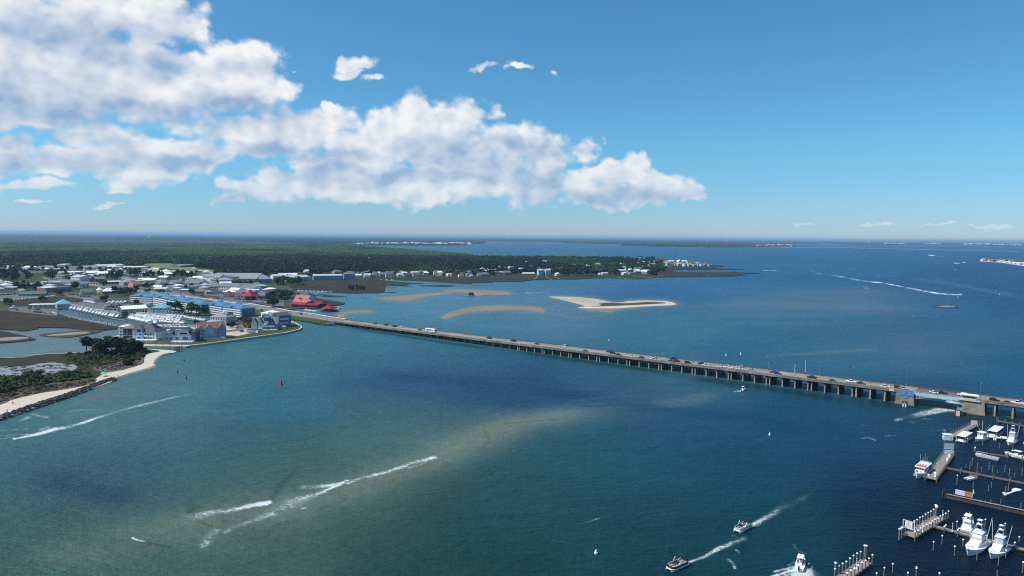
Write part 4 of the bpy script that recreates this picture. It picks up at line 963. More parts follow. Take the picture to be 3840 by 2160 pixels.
def block(parent,x0,x1,y0,y1,z0,z1,wall,roof,rise,rc,rows=0,cols=0,side=0,name='wall',wsz=None,pane=False):
 """one wing: wall (with gable ends), roof and windows as parts of parent"""
 w=MB();w.box(x0,x1,y0,y1,z0,z1)
 if roof=='gx':
  ym=(y0+y1)/2
  for x in(x0,x1-.3):w.extx([(y0,z1),(y1,z1),(ym,z1+rise)],x,x+.3)
 if roof=='gy':
  xm=(x0+x1)/2
  for y in(y0,y1-.3):w.extr([(x0,z1),(x1,z1),(xm,z1+rise)],y,y+.3)
 ob('wall',w.mesh('wall',wallm(wall)),parent)
 r=MB()
 if roof=='hip':r.hip(x0-.4,x1+.4,y0-.4,y1+.4,z1+.05,rise)
 elif roof=='pyr':r.hip(x0-.4,x1+.4,y0-.4,y1+.401,z1+.05,rise)
 elif roof=='gx':gable(r,x0,x1,y0,y1,z1+.02,rise,'x')
 elif roof=='gy':gable(r,x0,x1,y0,y1,z1+.02,rise,'y')
 elif roof=='shed':r.extx([(y0-.4,z1),(y1+.4,z1+rise),(y1+.4,z1+rise+.2),(y0-.4,z1+.2)],x0-.4,x1+.4)
 else:r.box(x0-.15,x1+.15,y0-.15,y1+.15,z1,z1+.35)
 ob('roof',r.mesh('roof',roofm(rc)),parent)
 if rows and cols:
  fh=(z1-z0)/rows;bw=(x1-x0)/cols
  for i in range(rows):
   for j in range(cols):
    ob('window',WINP if pane else WIN,parent,(x0+(j+.5)*bw,y0,z0+(i+.52)*fh),0,(min(bw*.62,2.6),1,fh*.52))
 if rows and side:
  fh=(z1-z0)/rows;bw=(y1-y0)/side
  for i in range(rows):
   for j in range(side):
    for sx,x in((-1,x0),(1,x1)):
     ob('window',WIN,parent,(x,y0+(j+.5)*bw,z0+(i+.52)*fh),math.pi/2*sx,(min(bw*.5,1.8),1,fh*.5))
def frame(k,x1,y1,x2,y2,z=1.0):
 a,b=Gk(k,x1,y1,z),Gk(k,x2,y2,z)
 return a,b,(b-a).length,heading(a,b),(a+b)/2
def building(k,x1,y1,x2,y2,hp,dep,roof,rp,wall,rc,name,cat,label,rows=0,cols=0,side=0,group=None,z=.95,pane=False):
 a,b,L,rz,mid=frame(k,x1,y1,x2,y2,z)
 s=mpp(mid)/CROP[k][2]
 r=thing(name,label,cat,mid,rz,group)
 block(r,-L/2,L/2,0,dep,-.3,hp*s,wall,roof,rp*s,rc,rows,cols,side,pane=pane)
 c=mid+Vector((-math.sin(rz),math.cos(rz),0))*dep/2
 CLEAR.append((c.x,c.y,max(L,dep)/2+3))
 r['_L']=L;r['_h']=hp*s
 return r
TB=[
('A',865,790,1095,778,62,18,'hip',62,'A','a','pavilion','pavilion','glassy pavilion with pale aqua hip roof beside the marina car park',1,8,3),
('A',430,778,870,772,40,12,'flat',0,'L','w','boat_shed','shed','long low white flat-roofed shed left of the aqua pavilion',1,6,0),
('A',1845,905,2230,882,96,20,'gx',40,'D','w','restaurant','restaurant','dark two-storey dockside restaurant with sloping white roof',2,12,3),
('A',2275,893,2522,890,108,18,'hip',55,'L','a','hotel_annex','building','pale blue three-storey dockside building with aqua hip roof',3,9,3),
('A',2150,770,2240,768,36,12,'hip',26,'A','a','gazebo','gazebo','small aqua hip-roofed gazebo behind the white-roofed dockside restaurant',1,4,0),
('A',690,552,885,540,70,26,'flat',0,'R','w','shop','shop','brick-red shop with flat white roof',1,5,2),('A',905,540,1085,532,62,24,'flat',0,'K','d','shop','shop','near-black flat-roofed building right of the brick shop',1,5,2),
('A',285,602,690,592,22,18,'gx',34,'S','n','shed','shed','long low shed with dark green-grey roof beside the boat yard',0,0,0),('A',1225,585,1415,578,34,16,'gx',48,'W','n','shop','shop','white building with green gable roof near the yellow arch',1,7,2),
('A',1165,588,1235,590,22,14,'gy',24,'W','n','shop','shop','small white front-gabled wing beside the green-roofed building',1,2,0),
('A',1490,540,1560,537,22,16,'pyr',34,'T','w','tent','tent','smallest of the three white tent-roofed pavilions'),('A',1550,572,1690,568,36,26,'pyr',42,'N','w','pavilion','pavilion','front white tent-roofed pavilion on dark blue base'),('A',1660,566,1825,560,38,28,'pyr',62,'N','w','pavilion','pavilion','tallest white tent-roofed pavilion on dark blue base'),
('A',1545,430,1810,425,40,22,'flat',0,'V','w','shop','shop','purple-fronted shop under a long white canopy roof',1,7,0),('A',1865,445,2040,438,45,26,'hip',36,'G','g','inn','building','grey two-storey building with grey hip roof right of the purple shop',2,7,2),
('A',2010,468,2140,462,36,22,'gx',42,'P','o','restaurant','restaurant','salmon pink gabled restaurant beside the main road',1,6,2),('A',2165,468,2305,462,36,22,'hip',40,'V','o','restaurant','restaurant','brown-roofed restaurant right of the salmon pink one',1,6,2),
('A',845,348,930,350,55,20,'flat',0,'C','t','shop','shop','small cream shop left of the outlet mall',2,4,0),('A',1065,372,1200,380,62,30,'gx',20,'W','l','mall','shop','white porch-fronted end of the outlet mall',2,7,2),
('A',1000,275,1300,262,24,40,'flat',0,'C','w','mall','shop','long white flat roof of the outlet mall, left wing',1,9,0),('A',1310,282,1500,278,26,40,'gx',24,'C','w','mall','shop','gabled middle wing of the outlet mall',1,6,0),('A',1200,330,1480,318,26,34,'gx',18,'E','l','mall','shop','grey metal-roofed front wing of the outlet mall',1,8,0),
('A',1490,300,1640,296,34,36,'gx',26,'C','w','mall','shop','cream gabled right wing of the outlet mall',1,5,0),('A',1650,300,1900,294,22,36,'hip',24,'E','l','mall','shop','low grey hip-roofed shops at the right end of the outlet mall',1,8,0),
('A',1350,390,1440,388,48,26,'gy',24,'R','s','shop','shop','brick front-gabled shop in front of the outlet mall'),('A',1445,392,1600,386,44,26,'gx',28,'D','s','shop','shop','dark brick shop with slate roof in front of the outlet mall',1,5,2),
('A',185,200,308,196,40,40,'flat',0,'L','w','warehouse','warehouse','pale blue flat-roofed warehouse at the far left below the woods'),('A',115,190,190,188,34,34,'flat',0,'W','w','warehouse','warehouse','white flat-roofed warehouse at the far left below the woods'),('A',440,188,640,186,22,40,'flat',0,'G','w','store','shop','long low store with white roof left of the tall pale blue box'),
('A',860,195,978,195,66,40,'flat',0,'L','w','warehouse','warehouse','tall pale blue box building below the woods'),('A',645,222,850,214,42,36,'gx',26,'S','g','store','shop','dark grey gabled store below the woods'),('A',860,226,1010,220,26,30,'flat',0,'D','l','store','shop','dark low store in front of the tall pale blue box'),
('A',1030,205,1140,200,20,30,'flat',0,'W','w','store','shop','low white-roofed store right of the tall pale blue box'),('A',1145,212,1270,206,40,34,'flat',0,'S','g','store','shop','dark slate box store below the woods'),('A',1280,196,1500,190,22,34,'gx',22,'T','g','store','shop','tan store with grey-green roof by the small field',1,8,0),
('A',1500,176,1885,166,26,60,'gx',16,'B','l','warehouse','warehouse','very long blue-grey metal-roofed warehouse below the woods'),('A',1710,200,1870,196,34,36,'flat',0,'C','t','store','shop','beige superstore front with tan parapet',1,5,0),('A',1880,202,2000,200,38,36,'flat',0,'W','w','store','shop','white superstore front with bright blue entrance',1,3,0),('A',2010,204,2240,198,34,40,'flat',0,'W','w','store','shop','long white superstore right of the blue entrance',1,8,0),
('A',-60,530,60,520,24,12,'gx',26,'W','l','house','house','small white house with pale roof at the left edge above the boat yard',1,3,1),('A',90,505,225,498,16,12,'gx',18,'W','w','house','house','low white-roofed house above the boat yard, right of the pale one',1,3,1),('A',310,540,385,534,16,12,'gx',22,'T','t','house','house','small tan house among dark bushes above the long shed',1,3,1),('A',420,452,560,446,14,12,'gx',14,'E','w','house','house','low white-roofed cabin left of the brick shop',1,3,1),('A',230,435,330,430,24,14,'hip',24,'S','s','house','house','slate-roofed house among the dark trees on the left',1,3,1),('A',655,440,800,432,42,18,'flat',0,'E','l','shop','shop','pale grey two-storey box behind the brick shop',2,5,2),

('B',955,465,1120,462,66,18,'gx',30,'W','s','townhouse','house','white townhouse block with grey roof, leftmost of the townhouses',2,5,2),('B',1115,452,1170,450,62,14,'gy',42,'W','s','townhouse','house','narrow white gable-fronted townhouse in the front row',2,2,1),('B',1165,468,1420,476,62,20,'gx',52,'W','s','townhouse','house','long white townhouse block with broad slate roof in the front row',2,8,2),('B',800,470,950,462,52,20,'hip',44,'E','s','townhouse','house','grey hip-roofed house left of the townhouses',2,4,2),
('B',1420,462,1600,470,40,20,'gx',38,'W','s','townhouse','house','white townhouse block behind the brown-roofed restaurant',2,6,2),('B',1690,522,1955,532,66,22,'gx',48,'W','s','townhouse','house','white townhouse block with slate roof above the left red-roofed bar',2,7,3),('B',1540,520,1690,522,60,20,'gx',44,'E','s','townhouse','house','grey townhouse block left of the one above the red-roofed bar',2,4,2),('B',1990,548,2215,556,56,24,'gx',44,'W','s','townhouse','house','white townhouse block with grey end wall above the right red-roofed bar',2,6,2),
('B',1345,330,1450,332,36,22,'gy',26,'W','g','townhouse','house','white gabled end of the back row of condominiums',2,3,1),('B',1450,366,1580,370,56,26,'gx',36,'W','g','condominium','apartments','white condominium block at the left of the back row',2,4,2),('B',1585,386,1700,388,60,30,'gx',44,'W','g','condominium','apartments','white condominium block second in the back row',2,4,2),('B',1690,428,1905,424,62,28,'hip',42,'W','g','condominium','apartments','white balconied condominium with grey hip roof in front of the back row',3,7,3),('B',1590,312,1880,318,20,40,'gx',32,'E','g','condominium','apartments','long grey-roofed condominium block below the woods'),('B',1880,330,2290,334,20,44,'gx',46,'E','g','condominium','apartments','longest grey-roofed condominium block below the woods'),
('B',1990,415,2260,418,72,30,'gx',34,'B','g','condominium','apartments','blue-grey condominium block facing the bay',3,8,3),('B',2262,416,2490,412,66,30,'hip',62,'B','g','condominium','apartments','blue-grey condominium with the tallest slate hip roof',3,7,3),('B',1905,470,2010,472,34,16,'gx',24,'W','s','townhouse','house','white dormered townhouse, left of the dormered row',1,4,1),('B',2020,474,2130,476,32,16,'gx',24,'W','s','townhouse','house','white dormered townhouse, middle of the dormered row',1,4,1),('B',2140,478,2280,480,30,16,'gx',26,'E','s','townhouse','house','grey dormered townhouse, right of the dormered row',1,4,1),
('B',990,535,1080,536,52,14,'flat',0,'W','w','gas_station','shop','white box-fronted filling station shop by the main road',1,4,1),('B',1100,545,1250,545,34,16,'flat',0,'E','w','gas_station','canopy','pale filling station canopy right of the white shop',1,4,1),('B',1290,572,1500,570,36,24,'hip',48,'G','p','restaurant','restaurant','restaurant with broad brown hip roof by the main road',1,8,3),('B',1500,575,1610,570,34,20,'flat',0,'T','t','shop','shop','tan flat-roofed wing right of the brown hip roof',1,4,1),('B',790,515,860,512,60,14,'flat',0,'C','t','shop','shop','narrow cream tower-like shop by the main road',2,2,1),
('B',1760,622,1860,622,48,18,'hip',38,'W','r','bar','restaurant','white two-storey bar with red hip roof, leftmost of the red roofs',2,4,2),('B',1845,625,1915,624,26,12,'shed',30,'G','r','bar','restaurant','lean-to with sloping red roof right of the white red-roofed bar',1,2,0),('B',1960,635,2085,635,42,22,'hip',44,'W','r','bar','restaurant','second red hip-roofed bar building, right of the lean-to',1,4,2),('B',2285,652,2390,650,52,24,'gx',44,'S','s','hall','building','dark slate hall right of the eight-sided red pavilion',1,4,2),('B',620,268,700,264,26,22,'gx',24,'C','o','shop','shop','cream shop with orange roof below the hay field',1,4,0),('B',720,272,830,268,38,26,'gx',26,'C','t','shop','shop','cream gabled shop with tan roof below the hay field',2,4,1),('B',840,280,1000,276,44,26,'hip',30,'W','w','shop','shop','white hip-roofed shop below the hay field',2,5,1),('B',1010,262,1150,258,30,26,'gx',16,'W','l','shop','shop','white shop with pale grey roof at the right end of the hay field',1,6,1),('B',900,302,1000,298,30,20,'gx',24,'C','w','shop','shop','small pale shop in front of the white hip-roofed shop',1,4,1),('B',610,310,720,304,20,20,'gx',18,'W','w','shop','shop','low white-roofed shop left of the small pale shop',1,4,1),('B',1115,168,1325,160,26,40,'flat',0,'N','l','warehouse','warehouse','long dark blue industrial shed beside the hay field'),('B',1320,198,1352,196,12,10,'gx',12,'W','w','hut','hut','tiny white hut on the hay field'),

('C',765,640,880,612,62,22,'gx',44,'N','d','townhouse','house','navy townhouse with black roof behind the red-roofed restaurant, left',2,4,2),('C',880,612,1000,600,60,22,'gx',42,'N','d','townhouse','house','navy townhouse with black roof behind the red-roofed restaurant, right',2,4,2),('C',1060,600,1225,560,56,24,'gx',46,'B','d','townhouse','house','rightmost townhouse of the town, white gable end and black roof',2,5,2),('C',560,640,720,640,60,22,'gx',40,'W','s','townhouse','house','white townhouse end with slate roof behind the eight-sided red pavilion',2,4,2),
('C',1100,392,1440,376,62,20,'gx',30,'B','l','condominium','apartments','blue terrace with white end wall at the edge of the brown marsh',2,8,2),('C',905,350,1075,345,44,20,'gx',24,'W','l','condominium','apartments','white terrace behind the blue one at the marsh edge',2,6,2),('C',980,300,1260,298,20,20,'gx',18,'E','l','condominium','apartments','pale roofed terrace behind the two marsh-edge terraces',1,8,0),('C',1512,366,1948,360,66,22,'gx',18,'B','l','condominium','apartments','long flat-topped blue terrace at the edge of the brown marsh',2,10,2),('C',1975,352,2140,350,78,18,'hip',42,'B','s','house','house','tall blue-grey hip-roofed house right of the long blue terrace',3,4,2),
('C',2150,300,2205,300,40,14,'gy',32,'W','o','house','house','white gabled house with orange-brown roof',2,2,1),('C',1400,250,1490,246,20,12,'gx',22,'W','w','house','house','white house with pale gables among the trees behind the terraces',1,3,1),('C',1560,226,1650,224,14,12,'gx',14,'W','w','house','house','low white house in the woods behind the long blue terrace',1,3,1),('C',1830,262,1950,258,24,14,'hip',26,'G','s','house','house','grey hip-roofed house in the trees behind the long blue terrace',1,4,1),('C',2310,60,2440,58,10,30,'hip',26,'E','w','house','house','large pale hip-roofed house alone in the middle of the woods',1,4,1),
]
for b in TB:building(*b)
def row_houses(k,rows,what,catname='house'):
 for i,(x,y,w,h,rp,roof,wc,rc,lab)in enumerate(rows):
  building(k,x-w/2,y,x+w/2,y-1,h,11,roof,rp,wc,rc,catname,'house',lab+' '+what,2 if h>34 else 1,3,1)
PW='on the wooded point'
row_houses('D',[(310,650,90,36,28,'gx','W','l','white house with blue-lit gables, leftmost by the marsh creek'),(375,652,60,34,30,'gy','B','l','blue gable-fronted house left of the white creek house'),(440,640,80,40,40,'gx','W','s','white house with slate roof second by the marsh creek'),(545,632,80,34,30,'gx','B','s','blue-grey house by the marsh creek'),(650,640,120,44,46,'gx','W','s','largest white house with slate roof by the marsh creek'),(800,640,66,34,26,'gx','W','l','small white house with grey-green roof by the marsh lawn'),
(885,640,60,56,12,'hip','W','s','tall narrow white house by the marsh lawn'),(960,638,70,34,30,'hip','N','d','dark house right of the tall narrow white one'),(1045,632,80,30,24,'gx','W','d','white house with dark roof half hidden by trees'),(1160,600,110,30,22,'gx','W','l','white house in the trees above the green lawn'),(1360,605,80,48,14,'hip','W','s','white hip-roofed house right of the green lawn'),(1430,608,100,38,20,'gx','W','w','long white house right of the green lawn'),(1548,628,36,26,12,'gy','W','w','tiny white gabled house'),(1592,624,30,26,14,'gy','W','g','tiny white house beside the tiniest one'),(1733,640,70,26,22,'gx','W','o','white cottage with orange roof'),(1845,632,50,36,14,'hip','B','s','blue-grey cottage right of the orange roof'),(1890,638,40,20,12,'gx','B','l','low blue cottage beside the blue-grey cottage'),
(1975,560,90,22,14,'gx','W','w','white-roofed house second row'),(2058,558,70,36,24,'hip','W','l','pale hip-roofed house in the second row'),(2090,632,140,32,30,'hip','N','s','wide dark blue house with slate roof facing the water'),(2020,620,70,24,24,'hip','T','s','tan house left of the wide dark blue one'),(2195,570,140,30,18,'gx','W','w','wide white house with pale roof in the second row'),(2215,512,40,24,18,'gy','W','w','white gable showing above the trees'),(2405,555,60,50,14,'hip','L','s','tall pale house with flat hip roof'),(2495,555,70,50,18,'hip','L','l','tall pale house, right of the other tall pale one'),(2430,605,90,32,26,'gx','N','s','dark blue gabled house below the tall pale ones')],PW)
row_houses('E',[(520,612,74,74,20,'gx','L','l','left of two matching white three-storey houses by the jetties'),(627,612,74,74,20,'gx','L','l','right of two matching white three-storey houses by the jetties'),(335,600,180,14,12,'gx','S','w','very long low house with white roof'),(788,622,76,24,22,'gy','W','w','small white gabled cottage alone on the grass'),(582,448,54,36,22,'gx','W','l','white house high among the trees'),(322,440,36,16,22,'gy','W','w','little white gable at the back of the woods'),(395,520,60,24,28,'gy','W','l','pale gable-fronted house left of the three-storey pair'),(70,545,80,36,26,'gx','W','w','white house at the left of the shore lawn'),(20,600,70,30,28,'gx','N','d','dark blue house at the left of the shore lawn'),(230,540,60,12,12,'gx','E','w','low pale cabin left of the very long house'),
(685,548,50,26,18,'gx','W','o','white house with brick red roof'),(770,545,90,22,22,'gx','T','o','tan house with brown roof behind the small cottage'),(825,522,60,26,14,'hip','L','l','pale blue-roofed house behind the brown roof'),(715,470,80,14,14,'gx','E','l','low pale house under the trees'),(1380,470,70,18,24,'gx','W','l','white house deep in the trees'),(1490,608,90,26,12,'gx','W','l','pale house behind shrubs near the long jetty'),(1440,606,60,20,10,'gx','W','g','small pale annex left of the house near the long jetty'),(1735,592,100,46,22,'gx','L','l','pale blue house with balcony near the long jetty'),(1795,608,60,30,10,'hip','W','w','white flat-topped house right of the pale blue one'),(1890,600,60,22,18,'hip','S','s','dark low cottage right of the white flat-topped one'),(2020,555,160,30,34,'gx','G','s','large slate-roofed house above the lawn'),(2000,552,40,18,8,'gy','W','w','white garage before the large slate-roofed house')],PW)
TIP='at the tip of the point'
row_houses('F',[(30,405,60,14,16,'gx','W','w','white roof farthest left'),(235,470,80,22,34,'hip','G','s','large grey hip-roofed house'),(310,432,60,20,26,'gx','T','o','tan house with brown gable'),(160,450,40,10,12,'gx','W','w','small white house left of the grey hip roof'),(410,490,90,26,26,'hip','E','s','grey-green hip-roofed house in front'),(425,440,80,12,10,'gx','W','w','pale flat house behind the grey-green one'),(490,488,40,34,12,'gy','P','o','pinkish narrow house'),(545,490,66,26,20,'hip','T','t','tan hip-roofed house'),(540,445,50,14,20,'gy','W','w','bright white gabled house'),(605,442,60,12,16,'gx','W','w','bright white long-roofed house'),(625,497,60,30,12,'gx','W','g','white house in the front row'),(675,498,44,24,12,'gx','T','t','low tan house in the front row'),(720,480,70,24,22,'hip','T','s','tan house with grey hip roof'),(745,496,44,22,10,'gx','E','g','small grey house in the front row'),(800,492,50,24,18,'hip','W','s','white hip-roofed house toward the tip'),(845,495,40,22,16,'gx','E','s','grey house toward the tip'),(895,496,60,20,22,'hip','R','p','brown hip-roofed house nearest the tip'),(950,497,44,16,14,'gx','T','s','last low house before the tip'),(660,452,30,12,14,'gx','E','s','small grey roof at the back'),(780,466,36,14,12,'gx','W','l','pale roof at the back')],TIP)
ISL='on the right edge island'
sheet('island',qs('G',(2025,425),(2030,432),(2250,442),(2576,490),(2900,530),(2900,470),(2576,430),(2200,420)),.9,m_kerb)
row_houses('G',[(2045,430,44,22,14,'gx','W','w','white house at the left tip'),(2090,432,46,26,14,'hip','R','p','brown condominium second from the left tip'),(2140,434,40,22,12,'gx','P','o','pinkish house left of the dark one'),(2185,436,46,24,12,'hip','V','s','dark house near the left tip'),(2240,430,50,18,12,'gx','T','p','tan house in the back row'),(2290,438,60,10,10,'gx','W','w','low white house right of centre'),(2300,424,50,20,10,'gx','R','o','brick house in the back row'),(2350,432,56,20,12,'hip','D','p','dark brown house in the back row'),(2360,452,60,14,8,'gx','W','w','white front-row house'),(2420,462,56,16,8,'gx','W','l','second white front-row house'),(2410,432,50,18,12,'gx','T','o','tan house right of the dark brown one'),(2470,436,60,18,12,'hip','R','p','brick-red house toward the right'),(2480,470,60,20,8,'gx','W','w','third white front-row house'),(2540,478,56,26,8,'gx','W','w','rightmost white front-row house'),(2545,440,60,20,12,'gx','D','p','dark house at the right edge')],ISL)
def fill(k,cx,cy,rx,ry,n,where,hmin=3.2,hmax=6.5):
 cl=[('W','white'),('W','white'),('E','pale grey'),('C','cream'),('B','blue-grey'),('T','tan')];rl=[('w','white'),('l','pale grey'),('g','grey'),('s','slate'),('w','white')];j=0;tries=0;got=[]
 while j<n and tries<400:
  tries+=1;x,y=cx+rx*rnd.uniform(-1,1),cy+ry*rnd.uniform(-1,1);p=Gk(k,x,y,.95)
  if any((p.x-c[0])**2+(p.y-c[1])**2<(c[2]*.75+9)**2 for c in CLEAR):continue
  got.append((x,y));CLEAR.append((p.x,p.y,11));j+=1
 for i,(x,y)in enumerate(sorted(got)):
  wc,wn=cl[rnd.randrange(6)];rc,rn=rl[rnd.randrange(5)];s=mpp(Gk(k,x,y,.95))/CROP[k][2];w=rnd.uniform(12,24)/s;CLEAR.append(CLEAR[0])
  building(k,x-w/2,y,x+w/2,y+rnd.uniform(-4,4),rnd.uniform(hmin,hmax)/s,rnd.uniform(10,16),['gx','hip','flat','gy'][rnd.randrange(4)],2.6/s,wc,rc,'small_building','building',f'small {wn} building, {rn} roof, {where}, {ordn(i)} from left',1,4,2,'small buildings '+where)
for f_ in[('A',480,205,380,22,10,'among the far-left stores'),('A',1500,196,480,16,8,'behind the superstore fronts'),('A',2000,262,420,34,12,'above the outlet mall right end'),('A',2150,400,300,40,10,'right of the salmon restaurant'),('A',100,470,230,50,10,'above the boat yard'),('A',1000,460,300,40,6,'around the main road bend'),('B',1150,500,420,40,12,'around the filling station'),('B',1400,420,260,60,10,'between the front townhouses'),('B',2050,500,300,50,10,'among the rear townhouses'),('B',1250,280,300,20,8,'left of the condominiums'),('C',1200,330,260,30,6,'behind the marsh-edge terraces'),('B',2150,580,330,24,7,'behind the red bars')]:fill(*f_)
for f_ in[('D',320,615,280,22,7,'in the trees above the marsh creek'),('D',1100,608,380,14,7,'in the trees above the marsh lawn'),('D',2050,585,420,26,9,'in the trees above the marsh flats'),('E',300,520,420,40,10,'in the trees above the shore lawn'),('E',1050,500,420,40,6,'in the thick trees of mid point'),('E',2050,470,420,50,12,'in the trees toward the tip'),('E',1900,570,260,26,6,'above the long jetty')]:fill(*f_)
tm=MB().box(-2.6,2.6,-2.6,2.6,0,6.5).mesh('wall',wallm('C'));tr=MB().hip(-3.2,3.2,-3.2,3.201,6.5,5).mesh('roof',roofm('t'))
for i,(x,y)in enumerate([(930,285),(1275,235),(1470,232),(1125,290),(1282,298),(1897,258),(2222,272),(1080,305)]):
 r=thing('turret',f'cream mall turret with tan pyramid roof, {ordn(sorted([930, 1275, 1470, 1125, 1282, 1897, 2222, 1080]).index(x))} turret from the left','turret',Gk('A',x,y+22,.95),0,'turrets of the outlet mall')
 ob('wall',tm,r);ob('roof',tr,r)
def octa(loc,rad,hw,z0,roofh,label,wallc,name='pavilion',lantern=True):
 r=thing(name,label,'pavilion',loc)
 ring=lambda q_,z:[(q_*math.cos(math.pi/8+i*math.pi/4),q_*math.sin(math.pi/8+i*math.pi/4),z)for i in range(8)]
 for i in range(8):
  a=math.pi/8+i*math.pi/4
  ob('post',MB().cyl((rad*.86*math.cos(a),rad*.86*math.sin(a),z0),(rad*.86*math.cos(a),rad*.86*math.sin(a),hw),.2,5).mesh('post',wallm(wallc)),r)
 ob('wall',MB().loft([ring(rad*.62,z0),ring(rad*.62,hw)]).mesh('wall',wallm('K')),r)
 ob('roof',MB().loft([ring(rad*1.05,hw),ring(rad,hw+.3),ring(rad*.3,hw+roofh*.7)]).mesh('roof',roofm('r')),r)
 if lantern:
  ob('lantern',MB().loft([ring(rad*.24,hw+roofh*.66),ring(rad*.24,hw+roofh*.85)]).mesh('lantern',wallm('W')),r)
  ob('lantern_roof',MB().loft([ring(rad*.34,hw+roofh*.85),ring(.05,hw+roofh*1.15)]).mesh('lantern_roof',roofm('r')),r)
 return r
octa(Gk('B',2170,655,.95),12,5.5,0,8,'eight-sided bar pavilion with wide red roof and lantern','G')
gz=octa(Gk('C',1750,832,.4),9.5,3.6,.6,5,'red-roofed eight-sided gazebo standing in the water beside docked boats','D','gazebo')
ob('deck',MB().cyl((0,0,.3),(0,0,.8),11,8).mesh('deck',m_tdark),gz)
for i in range(10):ob('pile',MB().cyl((10*math.cos(i*.628),10*math.sin(i*.628),-1),(10*math.cos(i*.628),10*math.sin(i*.628),1.6),.25,5).mesh('pile',m_tdark),gz)
a,b,L,rz,mid=frame('V',745,560,1520,600,.95)
rr=thing('red_roofed_restaurant','large waterside restaurant with steep bright red roof and four roof turrets','restaurant',mid,rz)
dp=25.;hw=5.2;rise=9.
w=MB().box(-L/2,L/2,0,dp,-.3,2.8);ob('wall',w.mesh('wall',wallm('D')),rr)
up=MB();x0,x1=-L/2,L/2-18
up.box(x0,x1,4,dp,2.8,hw)
for x in(x0,x1-.3):up.extx([(4,hw),(dp,hw),(dp*.62+2,hw+rise),(dp*.5-1,hw+rise)],x,x+.3)
ob('upper_wall',up.mesh('upper_wall',wallm('E')),rr)
rf=MB();rf.extx([(-1.5,hw-2.2),(4,hw+.3),(dp*.5-1,hw+rise),(dp*.62+2,hw+rise),(dp+1.5,hw-1),(dp+1.5,hw-.7),(dp*.62+2,hw+rise+.3),(dp*.5-1,hw+rise+.3),(4,hw+.6),(-1.5,hw-1.9)],x0-.8,x1)
ob('roof',rf.mesh('roof',roofm('r')),rr)
ob('lower_roof',MB().extx([(-1.5,hw-2.2),(14,hw+1.2),(24,hw-1),(24,hw-.7),(14,hw+1.5),(-1.5,hw-1.9)],x1-.4,L/2+1).mesh('lower_roof',roofm('r')),rr)
for i in range(4):
 x=x0+6+i*(x1-x0-10)/3.6
 tt=ob('roof_turret',MB().box(x-1.2,x+1.2,dp*.5,dp*.5+2.4,hw+rise,hw+rise+2.4).mesh('roof_turret',wallm('W')),rr)
 ob('cap',MB().hip(x-1.7,x+1.7,dp*.5-.5,dp*.5+2.901,hw+rise+2.4,1.9).mesh('cap',roofm('o')),tt)
for x in(x0+9,x0+24):
 z=hw+rise*.42
 d=ob('dormer',MB().box(x-1.6,x+1.6,5.5,10,z-1.2,z+1).mesh('dormer',wallm('W')),rr)
 rm=MB();gable(rm,x-1.6,x+1.6,5.5,10,z+1,1.3,'y');ob('dormer_roof',rm.mesh('dormer_roof',roofm('r')),d)
for i in range(9):ob('window',WIN,rr,(-L/2+3+i*(L-6)/8,0,1.6),0,(2.2,1,1.5))
for i in range(3):ob('window',WIN,rr,(x0,9+i*6,hw+1.5),-math.pi/2,(2,1,2))
ob('deck',MB().box(-L/2+12,L/2+4,-7,0,-.3,.3).mesh('deck',m_tdark),rr)
for i in range(9):ob('deck_pile',MB().cyl((-L/2+13+i*6,-6.8,-2),(-L/2+13+i*6,-6.8,1.2),.2,5).mesh('deck_pile',m_tdark),rr)
CLEAR.append((mid.x,mid.y+15,40))
m_balc=pm('balcony_white',(.80,.81,.82),.5,.05)
BALC=MB();BALC.box(-.5,.5,-1.5,0,-.12,.1);BALC.box(-.5,.5,-1.5,-1.42,.1,1.05);BALC.box(-.5,-.47,-1.5,0,.1,2.7)
BALC=BALC.mesh('balcony',m_balc)
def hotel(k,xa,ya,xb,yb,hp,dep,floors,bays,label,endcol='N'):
 a,b,L,rz,mid=frame(k,xa,ya,xb,yb,.95)
 h=hp*mpp(mid)/CROP[k][2]
 r=thing('hotel_wing',label,'hotel',mid,rz,'wings of the blue-roofed hotel')
 ob('wall',MB().box(-L/2,L/2,0,dep,-.3,h).mesh('wall',[wallm('W')]),r)
 ob('shaded_end_wall',MB().box(L/2,L/2+.25,0,dep,-.3,h).mesh('shaded_end_wall',wallm(endcol)),r)  # dark slab paints shade onto the right end of the white wing
 ob('roof',MB().hip(-L/2-1,L/2+1,-1.8,dep+1,h,3.6).mesh('roof',roofm('b')),r)
 fh=h/floors;bw=L/bays
 for f in range(floors):
  for j in range(bays):
   x=-L/2+(j+.5)*bw
   ob('window',WINP,r,(x,-.02,f*fh+fh*.48),0,(bw*.44,1,fh*.46))
   ob('balcony',BALC,r,(x,0,f*fh+.12),0,(bw,1,1))
 n=max(1,int(L/26))
 for i in range(n):
  x=-L/2+(i+.5)*L/n
  for dx in(-3.6,0,3.6):
   c=ob('cupola',MB().box(x+dx-1.1,x+dx+1.1,dep*.42,dep*.42+2.2,h+2.2,h+4.3).mesh('cupola',wallm('W')),r)
   ob('cupola_roof',MB().hip(x+dx-1.5,x+dx+1.5,dep*.42-.4,dep*.42+2.601,h+4.3,1.3).mesh('cupola_roof',roofm('b')),c)
  g=MB();gable(g,x-1.4,x+1.4,-2.0,5,h+.3,1.4,'y');d=ob('dormer_roof',g.mesh('dormer_roof',roofm('b')),r)
 CLEAR.append((mid.x,mid.y+8,L/2+4));return r
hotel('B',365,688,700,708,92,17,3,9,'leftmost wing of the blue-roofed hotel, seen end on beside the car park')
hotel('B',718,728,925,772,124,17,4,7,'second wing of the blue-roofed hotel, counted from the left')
hotel('B',940,775,1165,818,128,17,4,7,'third wing of the blue-roofed hotel, behind the palms')
